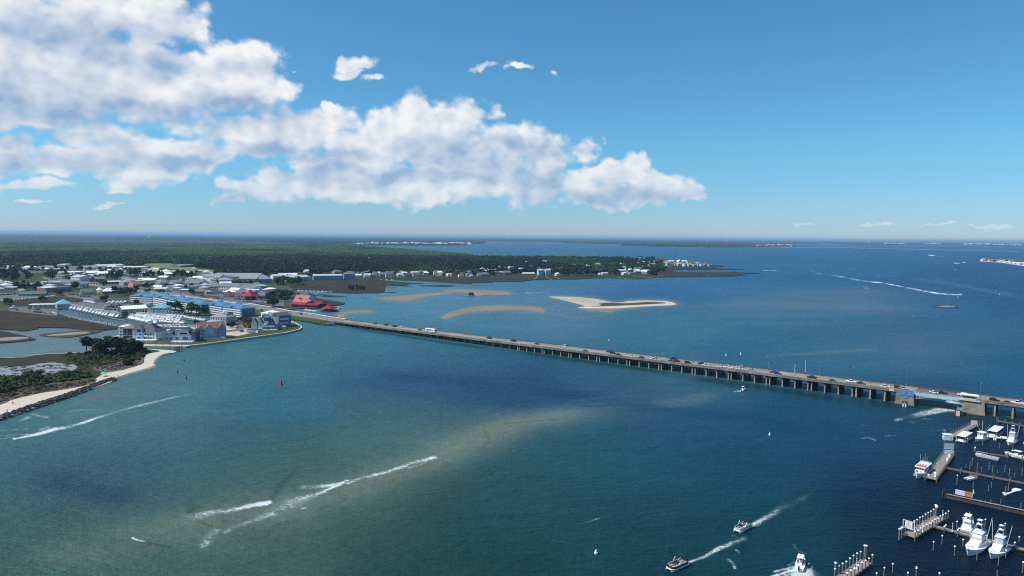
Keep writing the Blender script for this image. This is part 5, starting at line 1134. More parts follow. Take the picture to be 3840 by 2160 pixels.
hotel('B',1180,820,1435,868,132,17,4,8,'fourth wing of the blue-roofed hotel, with a dark right end')
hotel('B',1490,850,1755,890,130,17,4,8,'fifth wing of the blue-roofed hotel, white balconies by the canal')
hotel('B',1770,890,2040,926,130,17,4,8,'rightmost wing of the blue-roofed hotel, with its shaded end painted navy')
def villa(k,xa,ya,xb,yb,label,cat='house',z=1.7):
 a,b,L,rz,mid=frame(k,xa,ya,xb,yb,z)
 CLEAR.append((mid.x,mid.y+6,L/2+4))
 return thing('waterfront_house',label,cat,mid,rz),L,mpp(mid)/CROP[k][2]
def rail_deck(r,x0,x1,y0,y1,z,mat=None):
 ob('terrace',MB().box(x0,x1,y0,y1,-.3,z).mesh('terrace',m_balc),r)
 mb=MB();mb.box(x0,x1,y0,y0+.1,z+.85,z+.95);mb.box(x0,x1,y0,y0+.08,z+.4,z+.48);mb.box(x0,x0+.1,y0,y1,z+.85,z+.95);mb.box(x1-.1,x1,y0,y1,z+.85,z+.95)
 n=int((x1-x0)/1.6)
 for i in range(n+1):
  x=x0+(x1-x0-.1)*i/n;mb.box(x,x+.1,y0,y0+.1,z,z+.9)
 ob('railing',mb.mesh('railing',m_balc),r)
r,L,s=villa('T',150,925,640,935,'narrow near-black house with white balconies on its left side, leftmost on the spit');H=315*s
block(r,-L/2+180*s,L/2,0,14,0,H,'D','hip',100*s,'p')
block(r,-L/2+20*s,-L/2+178*s,2,13,0,H*1.12,'W','hip',40*s,'w',4,2,3)
for i in range(4):ob('balcony',BALC,r,(-L/2+20*s,7,.5+i*H/3.6),-math.pi/2,(8,1.2,1))
for x,zz in((350,.78),(445,.78),(350,.45),(445,.45)):ob('window',WIN,r,(-L/2+(x-150)*s,0,H*zz),0,(45*s,1,70*s))
ob('band',MB().box(-L/2+180*s,L/2+.05,-.1,.0,H*.32,H*.35).mesh('band',m_balc),r)
r,L,s=villa('T',650,945,1250,955,'broad white house with black hip roof and white cupola');H=235*s
block(r,-L/2,L/2,0,17,0,H,'W','hip',215*s,'d',0,0,3)
block(r,-L/2-1,-L/2+250*s,-1.5,12,0,H*1.32,'L','hip',100*s,'d')
ob('window',WIN,r,(-L/2+155*s,-1.5,H*1.15),0,(135*s,1,70*s))
for x,zz,w,h in((690,.72,28,45),(835,.72,80,40),(950,.7,90,60),(1043,.7,44,60),(1115,.7,76,60),(1190,.7,44,60),(690,.2,30,60),(810,.28,140,50),(960,.22,90,80),(1043,.22,44,70),(1120,.22,70,70),(1190,.22,44,70)):
 ob('window',WIN,r,(-L/2+(x-650)*s,-1.52 if x<900 else-.02,H*zz+5*s),0,(w*s,1,h*s))
cu=ob('cupola',MB().box(-1.5,1.5,7,10,H+190*s,H+290*s).mesh('cupola',m_balc),r);ob('cupola_roof',MB().hip(-1.8,1.8,6.7,10.301,H+290*s,1.8).mesh('cupola_roof',m_balc),cu)
ob('balcony',BALC,r,(1.0,0,H*.5),0,(110*s,1,1));rail_deck(r,-L/2-100*s,L/2+60*s,-6,0,1.1)
r,L,s=villa('T',1420,990,2390,985,'wide grey-white house with two gambrel gables and a terrace');H=190*s
block(r,-L/2,L/2,0,14,0,H,'L','hip',120*s,'d')
def gambrel(x0,x1,y0,z,h):
 xm=(x0+x1)/2;w=x1-x0
 pr=[(x0,z),(x1,z),(x1-w*.16,z+h*.62),(xm,z+h),(x0+w*.16,z+h*.62)]
 ob('gable_wall',MB().extr(pr,y0,y0+4).mesh('gable_wall',wallm('L')),r)
 ob('gable_roof',MB().extr([(x0-.4,z),(x0+w*.16-.3,z+h*.64),(xm,z+h+.3),(x1-w*.16+.3,z+h*.64),(x1+.4,z),(x1+.1,z),(x1-w*.16,z+h*.6),(xm,z+h-.1),(x0+w*.16,z+h*.6),(x0-.1,z)],y0+.3,y0+12).mesh('gable_roof',roofm('d')),r)
gambrel(-L/2+60*s,-L/2+330*s,-1.2,H,130*s);gambrel(-L/2+420*s,-L/2+800*s,-2.0,H,185*s)
block(r,-L/2+820*s,L/2,-.8,10,0,H*1.5,'N','hip',50*s,'d')
for x,zz,w,h in((1545,1.2,40,60),(1600,1.2,40,60),(1680,1.2,70,55),(2035,1.25,270,60),(1450,.45,30,75),(1550,.45,75,75),(1670,.45,105,80),(1830,.45,110,80),(2060,.45,190,85),(2290,.5,90,75),(2285,1.2,60,55)):
 ob('window',WIN,r,(-L/2+(x-1420)*s,-2.02 if 1850<x<2200 and zz>1 else-1.22 if zz>1 else-.02,H*zz),0,(w*s,1,h*s))
rail_deck(r,-L/2+330*s,L/2-20*s,-7,-.9,.9)
for i,x in enumerate((1840,2020)):
 u=thing('patio_umbrella',f'white patio umbrella, {"left" if i == 0 else "right"} of the two on the gambrel house terrace','umbrella',Gk('T',x,955,1.7))
 ob('canopy',MB().loft([[(1.9*math.cos(j*.785),1.9*math.sin(j*.785),2.9)for j in range(8)],[(.05*math.cos(j*.785),.05*math.sin(j*.785),4.0)for j in range(8)]]).mesh('canopy',m_white),u);ob('pole',MB().cyl((0,0,0),(0,0,3.6),.06,5).mesh('pole',m_white),u)
r,L,s=villa('U',20,815,660,770,'long three-storey house with orange-brown gabled roof and cream left gable');H=230*s
block(r,-L/2,L/2,0,15,0,H,'L','gx',130*s,'o',3,15,4)
block(r,-L/2-.5,-L/2+120*s,-1.2,13,0,H,'C','gy',90*s,'o',3,2,3)
block(r,-L/2+130*s,-L/2+330*s,-.8,14,H*.4,H*.98,'L','gy',100*s,'o')
block(r,L/2-180*s,L/2+.1,-.9,14,0,H,'B','gy',105*s,'o',3,4,4)
rail_deck(r,-L/2+100*s,L/2-30*s,-4,-1.3,.8)
r,L,s=villa('U',300,470,680,500,'tall slate house with white lantern behind the orange-roofed house');H=185*s
block(r,-L/2,L/2-130*s,0,14,0,H,'L','hip',80*s,'g',2,5,3);block(r,L/2-170*s,L/2,-1,12,0,H*1.05,'S','hip',60*s,'g',2,3,3)
cu=ob('lantern',MB().box(-2,2,5,9,H,H+95*s).mesh('lantern',m_balc),r);ob('lantern_roof',MB().hip(-2.5,2.5,4.5,9.501,H+95*s,1.4).mesh('lantern_roof',roofm('l')),cu)
cu=ob('turret',MB().cyl((6.5,5,H*.8),(6.5,5,H+80*s),1.8,8).mesh('turret',wallm('S')),r);ob('turret_roof',MB().cyl((6.5,5,H+80*s),(6.5,5,H+115*s),2.3,8,.1).mesh('turret_roof',roofm('g')),cu)
r,L,s=villa('U',1260,600,1850,590,'blue and white many-gabled house with bright blue porch roofs');H=130*s
block(r,-L/2,L/2,0,15,0,H,'B','gx',150*s,'s',2,10,3)
block(r,-L/2-.5,-L/2+120*s,-2,12,0,H*1.2,'E','gy',110*s,'s',0,0,2);block(r,-L/2+130*s,-L/2+230*s,-1.4,12,0,H*1.3,'W','gy',90*s,'s',2,2,0)
block(r,-L/2+340*s,-L/2+510*s,-1.6,13,0,H,'N','gy',120*s,'d',2,4,0);block(r,-L/2+250*s,-L/2+370*s,3,12,H,H+150*s,'N','hip',55*s,'b');block(r,-L/2+200*s,-L/2+290*s,6,12,H,H+190*s,'B','hip',45*s,'b')
ob('porch_roof',MB().hip(-L/2+220*s,-L/2+330*s,-3,1,H*.95,30*s).mesh('porch_roof',roofm('a')),r);ob('balcony',BALC,r,(1.5,-.2,H*.62),0,(L*.62,1.2,1));rail_deck(r,-2,L/2,-5,-1.7,.6)
r,L,s=villa('U',1840,540,2160,510,'navy three-storey house with white balconies at the right tip of the spit');H=260*s
block(r,-L/2,L/2,0,15,0,H,'N','gx',65*s,'d',3,7,3);block(r,-L/2-100*s,-L/2+.1,3,14,0,H,'E','gy',70*s,'s',3,1,2)
for i in(1,2):ob('balcony',BALC,r,(-L*.12,0,i*H/3),0,(L*.7,1.2,1))
r,L,s=villa('U',1660,330,2010,300,'white hall with pale flat hip roof behind the navy house');block(r,-L/2,L/2,0,20,0,95*s,'W','hip',60*s,'w',1,8,3)
r=thing('gazebo','small bright aqua-roofed gazebo on the seawall lawn','gazebo',Gk('U',1900,580,1.7));ob('wall',MB().box(-3,3,0,5,0,2.6).mesh('wall',wallm('B')),r);ob('roof',MB().hip(-3.6,3.6,-.6,5.6,2.6,2.6).mesh('roof',roofm('a')),r)
r=thing('shed','grey cylindrical tank shed beside the aqua gazebo','shed',Gk('U',1985,575,1.7));ob('wall',MB().cyl((0,0,0),(0,0,2.6),2.6,10).mesh('wall',wallm('T')),r);ob('roof',MB().cyl((0,0,2.6),(0,0,3.4),2.8,10,.3).mesh('roof',roofm('l')),r)
r=thing('box_trailer','white box trailer parked on the building plot by the seawall','trailer',Gk('U',1235,672,1.76),.1);ob('body',MB().box(-4,4,-1.3,1.3,.7,3.4).mesh('body',m_white),r)
for x in(-1,.4):ob('wheel',MB().cyl((x,-1.35,.45),(x,1.35,.45),.45,8).mesh('wheel',m_tyre),r)
ob('canopy',MB().box(-3.8,4.6,-1.3,3.4,3.45,3.7).mesh('canopy',roofm('d')),r)
r=thing('container','small white container standing on end by the many-gabled house','container',Gk('U',1450,655,1.7),.2);ob('body',MB().box(-2,2,-1.5,1.5,0,4.2).mesh('body',m_white),r);ob('door',MB().box(-1.6,1.6,-1.58,-1.5,.2,3.9).mesh('door',wallm('E')),r)
car('suv','dark grey',Gk('U',1030,640,1.82),1.2,'dark grey SUV parked on the curved driveway of the spit',None)
m_stone=pm('pale_rubble',(.42,.40,.36),.9,.35,1.2,obvar=.35)
r=thing('inflatable_arch','bright yellow arch standing before the white tent pavilions','arch',Gk('A',1510,605,.95));ob('tube',MB().path([(-3.4,0,0),(-3,0,4),(-1.2,0,6),(1.2,0,6),(3,0,4),(3.4,0,0)],.9,7).mesh('tube',pm('yellow_vinyl',(.75,.55,.03),.5)),r)
for i,(k,x,yb,yt)in enumerate([('A',722,450,290),('A',1603,430,250),('A',2092,385,200),('B',1120,590,520),('B',1384,605,560)]):
 p=Gk(k,x,yb,.95);h=(yb-yt)/CROP[k][2]*mpp(p)
 r=thing('tall_pole',f'tall grey pole in the town, {ordn(i)} from the left','pole',p,0,'tall poles of the town');ob('pole',MB().cyl((0,0,0),(0,0,h),.55,6,.35).mesh('pole',m_galv),r);ob('head',MB().cyl((0,0,h*.93),(0,0,h),.9,6).mesh('head',m_galv),r)
#  boats, docks, marina on the right
m_gel=pm('white_gelcoat',(.80,.81,.82),.3,.05,.4,spec=.5)
m_deckw=pm('offwhite_deck',(.70,.70,.67),.6,.08,.8)
m_alum=pm('brushed_aluminium',(.50,.52,.54),.4,.1,.8,spec=.6)
m_navyhull=pm('navy_hull',(.03,.05,.12),.3,.1)
m_blackp=pm('black_panel',(.025,.025,.03),.4,.1)
m_tan=pm('tan_upholstery',(.42,.36,.29),.7,.15)
m_greyup=pm('grey_upholstery',(.30,.31,.33),.7,.15)
m_wood=pm('weathered_planks',(.27,.25,.24),.85,.25,1.2,alpha2=(.22,.20,.19),mixsc=.5)
m_wooddk=pm('dark_dock_planks',(.13,.115,.105),.85,.3,1.2)
m_postg=pm('mooring_post_wood',(.20,.21,.17),.85,.3,1.5,alpha2=(.12,.12,.10),mixsc=.4)
m_cap=pm('white_post_cap',(.82,.83,.84),.5,.03)
m_motor=pm('outboard_black',(.03,.03,.035),.3)
m_redraft=pm('red_raft',(.60,.06,.07),.5,.1)
m_blueawn=pm('striped_awning',(.52,.60,.68),.7,.05)
m_lime=pm('lime_plastic',(.18,.62,.14),.45,.08)
def hull_mesh(L,B,hb,hs,name='hull',mat=None,flare=.80,bot=-.35,stripe=None):
 """boat hull along +x, bow forward: open shell with thick gunwale"""
 mb=MB();N=12;rings=[]
 for i in range(N+1):
  u=i/N;x=-L/2+L*u
  b=B/2*(1-max(0,(u-.42)/.58)**2.3)*(.90+.10*min(1,u*4));b=max(b,.03)
  c=b*(flare-.30*max(0,u-.4));zs=hs+(hb-hs)*u**1.7
  k=bot*(1-max(0,(u-.75)/.25)**2);xk=x-(.10*L*max(0,u-.85)/.15 if u>.85 else 0)
  rings.append([(x,-b,zs),(x-(x-xk)*.5,-c,.12),(xk,0,k),(x-(x-xk)*.5,c,.12),(x,b,zs),(x,b*.90,zs),(x,b*.90,zs-.12),(x,-b*.90,zs-.12),(x,-b*.90,zs)])
 mb.loft([r for r in rings])
 return mb.mesh(name,mat or m_gel)
def sheer(L,B,hb,hs,u):
 b=B/2*(1-max(0,(u-.42)/.58)**2.3)*(.90+.10*min(1,u*4));return max(b,.03),hs+(hb-hs)*u**1.7
def foredeck(L,B,hb,hs,u0,rise=.12):
 mb=MB();rows=[]
 for i in range(8):
  u=u0+(1-u0)*i/7;b,z=sheer(L,B,hb,hs,u);x=-L/2+L*u
  rows.append([(x,-b*.9,z-.02),(x,-b*.4,z+rise),(x,b*.4,z+rise),(x,b*.9,z-.02)])
 mb.loft(rows,closed=False);return mb.mesh('foredeck',m_gel)
def tube(mb,pts,r=.035,n=4):return mb.path(pts,r,n)
def sportfisher(label,loc,rz,L=15.,tower=True,hullmat=None,group=None,cat='boat',outr=True):
 B,hb,hs=L*.32,L*.155,L*.075
 r=thing('sportfishing_boat',label,cat,loc,rz,group)
 ob('hull',hull_mesh(L,B,hb,hs,mat=hullmat),r)
 ob('foredeck',foredeck(L,B,hb,hs,.42,.2),r)
 x=lambda u:-L/2+L*u
 ob('cockpit',MB().box(x(.02),x(.26),-B*.41,B*.41,.1,hs*.45).mesh('cockpit',m_deckw),r)
 ob('transom',MB().box(x(0),x(.012),-B*.44,B*.44,0,hs).mesh('transom',m_gel),r)
 ch=hb*.92
 cab=MB();w=B*.37
 cab.loft([[(x(.25),-w,.3),(x(.70),-w*.62,hb*.6),(x(.70),w*.62,hb*.6),(x(.25),w,.3)],[(x(.25),-w,hs+1.35),(x(.60),-w*.75,hb+.75),(x(.60),w*.75,hb+.75),(x(.25),w,hs+1.35)],[(x(.25),-w*.95,hs+2.0),(x(.52),-w*.8,hs+2.05),(x(.52),w*.8,hs+2.05),(x(.25),w*.95,hs+2.0)]])
 ob('cabin',cab.mesh('cabin',m_gel),r)
 for s in(-1,1):
  ob('side_window',MB().loft([[(x(.29),s*w*.99,hs+1.45),(x(.50),s*w*.87,hs+1.5),(x(.50),s*(w*.87+.05),hs+1.5),(x(.29),s*(w*.99+.05),hs+1.45)],[(x(.29),s*w*.98,hs+1.9),(x(.47),s*w*.88,hs+1.9),(x(.47),s*(w*.88+.05),hs+1.9),(x(.29),s*(w*.98+.05),hs+1.9)]]).mesh('side_window',m_glass),r)
 fz=hs+2.05
 fb=MB();fw=B*.33
 fb.loft([[(x(.20),-fw,fz),(x(.47),-fw*.85,fz),(x(.47),fw*.85,fz),(x(.20),fw,fz)],[(x(.22),-fw,fz+.75),(x(.51),-fw*.9,fz+.8),(x(.51),fw*.9,fz+.8),(x(.22),fw,fz+.75)]])
 ob('flybridge',fb.mesh('flybridge',m_gel),r)
 ob('windscreen',MB().loft([[(x(.455),-fw*.86,fz+.8),(x(.50),-fw*.8,fz+.8),(x(.50),fw*.8,fz+.8),(x(.455),fw*.86,fz+.8)],[(x(.44),-fw*.82,fz+1.65),(x(.46),-fw*.78,fz+1.65),(x(.46),fw*.78,fz+1.65),(x(.44),fw*.82,fz+1.65)]]).mesh('windscreen',pm('clear_plastic',(.30,.36,.42),.2)),r)
 top=fz+2.0
 ob('hardtop',MB().loft([[(x(.20),-fw*.95,top),(x(.48),-fw*.9,top),(x(.48),fw*.9,top),(x(.20),fw*.95,top)],[(x(.21),-fw*.8,top+.14),(x(.46),-fw*.75,top+.14),(x(.46),fw*.75,top+.14),(x(.21),fw*.8,top+.14)]]).mesh('hardtop',m_gel),r)
 fr=MB()
 for s in(-1,1):
  for u in(.22,.45):tube(fr,[(x(u),s*fw*.9,fz+.6),(x(u),s*fw*.88,top)],.05)
 if tower:
  t2=top+L*.16
  for s in(-1,1):
   for u,v in((.21,.28),(.45,.38)):tube(fr,[(x(u),s*fw*.85,top),(x(v),s*fw*.42,t2)],.045)
   tube(fr,[(x(.245),s*fw*.64,(top+t2)/2),(x(.415),s*fw*.64,(top+t2)/2)],.035)
   tube(fr,[(x(.21),s*fw*.85,top),(x(.415),s*fw*.64,(top+t2)/2),(x(.28),s*fw*.42,t2)],.03)
  tube(fr,[(x(.28),-fw*.42,t2),(x(.28),fw*.42,t2)],.04);tube(fr,[(x(.38),-fw*.42,t2),(x(.38),fw*.42,t2)],.04);tube(fr,[(x(.415),-fw*.64,(top+t2)/2),(x(.415),fw*.64,(top+t2)/2)],.035)
  ob('tower_platform',MB().box(x(.27),x(.39),-fw*.45,fw*.45,t2-.04,t2+.05).mesh('tower_platform',m_gel),r)
  ob('tower_top',MB().box(x(.28),x(.38),-fw*.4,fw*.4,t2+1.25,t2+1.35).mesh('tower_top',m_gel),r)
  for s in(-1,1):
   for u in(.285,.375):tube(fr,[(x(u),s*fw*.38,t2),(x(u),s*fw*.38,t2+1.3)],.03)
 ob('tower_frame',fr.mesh('tower_frame',m_alum),r)
 if outr:
  for s in(-1,1):ob('outrigger',tube(MB(),[(x(.40),s*B*.42,hs+1.2),(x(.30),s*B*.62,hs+L*.62)],.05).mesh('outrigger',m_white),r)
 ob('bow_rail',tube(tube(MB(),[(x(.62),-B*.38,hb*.9),(x(.85),-B*.24,hb+.75),(x(1.0),0,hb+.85),(x(.85),B*.24,hb+.75),(x(.62),B*.38,hb*.9)],.03),[(x(1),0,hb),(x(1),0,hb+.85)],.03).mesh('bow_rail',m_alum),r)
 ob('anchor_pulpit',MB().box(x(.96),x(1.03),-.22,.22,hb-.06,hb+.05).mesh('anchor_pulpit',m_wooddk),r)
 for i,y in enumerate((-.6,.6)):ob('deck_hatch',MB().box(x(.70+.05*i),x(.73+.05*i),y*.5-.25,y*.5+.25,hb*.86,hb*.93).mesh('deck_hatch',pm('hatch_smoke',(.2,.22,.25),.3)),r)
 ob('fighting_chair',MB().cyl((x(.12),0,hs*.45),(x(.12),0,hs*.45+.7),.08).box(x(.10),x(.145),-.32,.32,hs*.45+.6,hs*.45+.75).box(x(.095),x(.105),-.32,.32,hs*.45+.7,hs*.45+1.4).mesh('fighting_chair',m_white),r)
 return r
def person_mesh(seated,shirt,trousers,hair,name):
 me=bpy.data.meshes.new('tmp');ob_=bpy.data.objects.new('tmp',me);COL.objects.link(ob_)
 if seated:J=[(0,0,.52,.15),(0,0,.75,.15),(0,0,.98,.16),(0,0,1.12,.06),(.02,0,1.28,.105),(0,.2,.98,.06),(.12,.27,.75,.05),(.33,.2,.70,.04),(0,-.2,.98,.06),(.12,-.27,.75,.05),(.33,-.2,.70,.04),(.02,.1,.50,.1),(.43,.13,.52,.08),(.45,.13,.1,.055),(.58,.13,.04,.04),(.02,-.1,.50,.1),(.43,-.13,.52,.08),(.45,-.13,.1,.055),(.58,-.13,.04,.04)]
 else:J=[(0,0,.93,.15),(0,0,1.15,.15),(0,0,1.38,.17),(0,0,1.52,.06),(.02,0,1.66,.105),(0,.2,1.38,.06),(.02,.28,1.12,.05),(.12,.28,.88,.04),(0,-.2,1.38,.06),(.02,-.28,1.12,.05),(.12,-.28,.88,.04),(0,.1,.88,.1),(.03,.12,.48,.075),(0,.12,.08,.05),(.14,.12,.04,.04),(0,-.1,.88,.1),(-.03,-.12,.48,.075),(-.08,-.12,.08,.05),(.06,-.12,.04,.04)]
 E=[(0,1),(1,2),(2,3),(3,4),(2,5),(5,6),(6,7),(2,8),(8,9),(9,10),(0,11),(11,12),(12,13),(13,14),(0,15),(15,16),(16,17),(17,18)]
 me.from_pydata([j[:3]for j in J],E,[])
 sk=ob_.modifiers.new('skin','SKIN')
 for v,j in zip(me.skin_vertices[0].data,J):v.radius=(j[3],j[3]);v.use_root=(j is J[0])
 sb=ob_.modifiers.new('sub','SUBSURF');sb.levels=sb.render_levels=1
 dg=bpy.context.evaluated_depsgraph_get();out=bpy.data.meshes.new_from_object(ob_.evaluated_get(dg));out.name=name
 bpy.data.objects.remove(ob_);out.materials.clear()
 for m in(pm('skin_tone',(.45,.28,.20),.6),pm('cloth_'+shirt,CLOTH[shirt],.8),pm('cloth_'+trousers,CLOTH[trousers],.8),pm('hair_'+hair,CLOTH[hair],.8)):out.materials.append(m)
 top=1.28 if seated else 1.66;sh=top-.2;hip=.62 if seated else.98
 for p in out.polygons:
  c=p.center
  p.material_index=3 if c.z>top+.03 or(c.z>top-.06 and c.x<-.03)else 0 if c.z>sh or abs(c.y)>.235 and c.z<sh-.25 else 1 if c.z>hip else 2 if c.z>(.42 if seated else.5)or c.x<.2 and not seated and c.z>.45 else 0
  p.use_smooth=True
 return out
CLOTH={'navy':(.03,.05,.14),'white':(.7,.7,.7),'black':(.02,.02,.025),'red':(.4,.04,.04),'grey':(.22,.22,.23),'teal':(.05,.3,.3),'brown':(.08,.05,.03),'blond':(.35,.25,.12),'khaki':(.35,.29,.2)}
PEOPLE={}
def person(seated,shirt,trousers,hair,loc,rz,label,group=None):
 k=(seated,shirt,trousers,hair)
 if k not in PEOPLE:PEOPLE[k]=person_mesh(seated,shirt,trousers,hair,'person')
 return ob('person',PEOPLE[k],None,loc,rz,label=label,cat='person',group=group)
def L2W(loc,rz,x,y,z=0):return Vector((loc[0]+x*math.cos(rz)-y*math.sin(rz),loc[1]+x*math.sin(rz)+y*math.cos(rz),loc[2]+z))
def pontoon(label,loc,rz,L,panel,seat,people,folded=True,group=None):
 W=L*.34
 r=thing('pontoon_boat',label,'boat',loc,rz,group)
 for y in(-W*.36,W*.36):
  ob('float',MB().loft([[(-L/2+i[0],y+i[1]*.38*math.cos(a),.22+i[1]*.38*math.sin(a))for a in[k*math.pi/4 for k in range(8)]]for i in((0,.9),(L*.78,1),(L*.92,.8),(L*1.0,.15))]).mesh('float',m_alum),r)
 pl=[(-L/2+.3,-W/2),(L/2-.9,-W/2),(L/2-.1,-W*.33),(L/2-.1,W*.33),(L/2-.9,W/2),(-L/2+.3,W/2)]
 ob('deck',MB().prism(pl,.58,.70).mesh('deck',m_deckw),r)
 for s in(-1,1):
  ob('fence',MB().box(-L/2+.8,L/2-1.3,s*(W/2-.06)-.04,s*(W/2-.06)+.04,.75,1.35).mesh('fence',panel),r)
  ob('fence_rail',MB().box(-L/2+.8,L/2-1.3,s*(W/2-.06)-.06,s*(W/2-.06)+.06,1.36,1.43).mesh('fence_rail',m_deckw),r)
  ob('bench',MB().box(-L/2+1.0,-L/2+3.0,s*(W/2-.55)-.38,s*(W/2-.55)+.38,.7,1.1).box(-L/2+1.0,-L/2+3.0,s*(W/2-.2)-.08,s*(W/2-.2)+.08,1.1,1.55).mesh('bench',seat),r)
  ob('bench',MB().box(L/2-3.4,L/2-1.4,s*(W/2-.55)-.38,s*(W/2-.55)+.38,.7,1.1).box(L/2-3.4,L/2-1.4,s*(W/2-.2)-.08,s*(W/2-.2)+.08,1.1,1.55).mesh('bench',seat),r)
 ob('front_fence',MB().loft([[(L/2-1.3,-W/2+.05,.75),(L/2-.6,-W*.33,.75),(L/2-.6,W*.33,.75),(L/2-1.3,W/2-.05,.75),(L/2-1.38,W/2-.05,.75),(L/2-.7,W*.31,.75),(L/2-.7,-W*.31,.75),(L/2-1.38,-W/2+.05,.75)],[(L/2-1.3,-W/2+.05,1.4),(L/2-.6,-W*.33,1.4),(L/2-.6,W*.33,1.4),(L/2-1.3,W/2-.05,1.4),(L/2-1.38,W/2-.05,1.4),(L/2-.7,W*.31,1.4),(L/2-.7,-W*.31,1.4),(L/2-1.38,-W/2+.05,1.4)]]).mesh('front_fence',panel),r)
 ob('console',MB().loft([[(-.5,-W*.36,.7),(.3,-W*.36,.7),(.3,-W*.12,.7),(-.5,-W*.12,.7)],[(-.3,-W*.36,1.55),(.2,-W*.36,1.45),(.2,-W*.12,1.45),(-.3,-W*.12,1.55)]]).mesh('console',m_blackp),r)
 bm=MB();h=3.1
 for x0,xt in((-.2,-1.7),(-.6,-2.4)):tube(bm,[(x0,-W/2+.1,1.4),(xt,-W/2+.1,h-.3),(xt,-W/2+.4,h),(xt,W/2-.4,h),(xt,W/2-.1,h-.3),(x0,W/2-.1,1.4)],.04)
 ob('bimini_frame',bm.mesh('bimini_frame',m_blackp),r)
 ob('bimini_cover',MB().loft([[(-1.6,-W/2+.15,h-.05),(-2.5,-W/2+.15,h-.05),(-2.5,-W/2+.15,h+.13),(-1.6,-W/2+.15,h+.13)],[(-1.6,W/2-.15,h-.05),(-2.5,W/2-.15,h-.05),(-2.5,W/2-.15,h+.13),(-1.6,W/2-.15,h+.13)]]).mesh('bimini_cover',m_blackp if folded else m_navyhull),r)
 for s in(-1,1):ob('wing_panel',MB().loft([[(-.1,s*(W/2-.1),1.4),(.5,s*(W/2-.1),1.4),(.5,s*(W/2-.18),1.4),(-.1,s*(W/2-.18),1.4)],[(-.6,s*(W/2-.1),2.6),(-.3,s*(W/2-.1),2.6),(-.3,s*(W/2-.18),2.6),(-.6,s*(W/2-.18),2.6)]]).mesh('wing_panel',m_white),r)
 ob('outboard_motor',MB().box(-L/2-.5,-L/2+.1,-.25,.25,.7,1.45).box(-L/2-.3,-L/2,-.12,.12,-.3,.7).mesh('outboard_motor',m_motor),r)
 cols=[('navy','khaki','brown'),('white','grey','blond'),('black','navy','brown'),('red','khaki','black'),('grey','black','blond'),('teal','white','brown')]
 for i,(x,y,a,w)in enumerate(people):
  c=cols[(i+len(label))%6]
  person(True,*c,L2W(loc,rz,x,y,.60),rz+a,f'person in {c[0]} top and {c[1]} trousers {w} of {label.split(" ")[0]} pontoon','people aboard the pontoon boats')
 return r
def at(k,x1,y1,x2,y2,z=0.):
 a,b=Gk(k,x1,y1,z),Gk(k,x2,y2,z);return a,heading(a,b)
p,rz=at('P',1485,365,1300,420);p=Gk('P',1375,375,0)
rz=heading(Gk('P',1800,150),Gk('P',1480,335))
PPL=lambda L,W:[(-L/2+1.5,W*.32,-1.57,'on the rear port bench'),(-L/2+2.4,-W*.32,1.57,'on the rear starboard bench'),(-.9,-W*.24,0,'at the helm'),(L/2-2.0,W*.32,-1.57,'on the front port bench'),(L/2-2.8,-W*.32,1.57,'on the front starboard bench')]
pontoon('white pontoon boat with open grey fence nearest the middle of the inlet',(p.x,p.y,0),rz,8.2,m_alum,m_greyup,PPL(8.2,2.8))
p=Gk('P',500,885,0);rz=heading(Gk('P',930,690),Gk('P',612,830))
pontoon('black pontoon boat with tan benches at the bottom edge',(p.x,p.y,0),rz,8.0,m_blackp,m_tan,PPL(8.0,2.72))
def centre_console(label,loc,rz,L=7.5,group=None,ttop=True,motor=1,hullmat=None):
 B,hb,hs=L*.31,L*.14,L*.10
 r=thing('motor_boat',label,'boat',loc,rz,group);x=lambda u:-L/2+L*u
 ob('hull',hull_mesh(L,B,hb,hs,mat=hullmat),r);ob('foredeck',foredeck(L,B,hb,hs,.66,.05),r)
 ob('deck',MB().box(x(.03),x(.68),-B*.40,B*.40,.1,hs*.6).mesh('deck',m_deckw),r)
 ob('console',MB().loft([[(x(.42),-.45,hs*.6),(x(.60),-.45,hs*.6),(x(.60),.45,hs*.6),(x(.42),.45,hs*.6)],[(x(.44),-.42,hs+1.0),(x(.55),-.42,hs+.8),(x(.55),.42,hs+.8),(x(.44),.42,hs+1.0)]]).mesh('console',m_gel),r)
 ob('windscreen',MB().loft([[(x(.46),-.42,hs+.95),(x(.54),-.42,hs+.8),(x(.54),.42,hs+.8),(x(.46),.42,hs+.95)],[(x(.45),-.36,hs+1.4),(x(.49),-.36,hs+1.4),(x(.49),.36,hs+1.4),(x(.45),.36,hs+1.4)]]).mesh('windscreen',m_glass),r)
 ob('seat',MB().box(x(.28),x(.36),-.5,.5,hs*.6,hs*.6+.8).mesh('seat',m_white),r)
 if ttop:
  fr=MB()
  for s in(-1,1):
   for u in(.38,.56):tube(fr,[(x(u),s*.5,hs*.6),(x(u),s*.7,hs+2.0)],.04)
  ob('top_frame',fr.mesh('top_frame',m_alum),r)
  ob('top',MB().loft([[(x(.28),-B*.36,hs+2.0),(x(.62),-B*.34,hs+2.0),(x(.62),B*.34,hs+2.0),(x(.28),B*.36,hs+2.0)],[(x(.29),-B*.3,hs+2.14),(x(.60),-B*.28,hs+2.14),(x(.60),B*.28,hs+2.14),(x(.29),B*.3,hs+2.14)]]).mesh('top',m_gel),r)
 for i in range(motor):ob('outboard_motor',MB().box(x(0)-.6,x(0)+.05,-.22+(i-(motor-1)/2)*.6,.22+(i-(motor-1)/2)*.6,hs*.8,hs+.75).box(x(0)-.35,x(0)-.05,-.1+(i-(motor-1)/2)*.6,.1+(i-(motor-1)/2)*.6,-.4,hs).mesh('outboard_motor',m_motor),r)
 return r
p=Gk('P',2155,862,0);rz=heading(Gk('P',2130,930),Gk('P',2172,790))
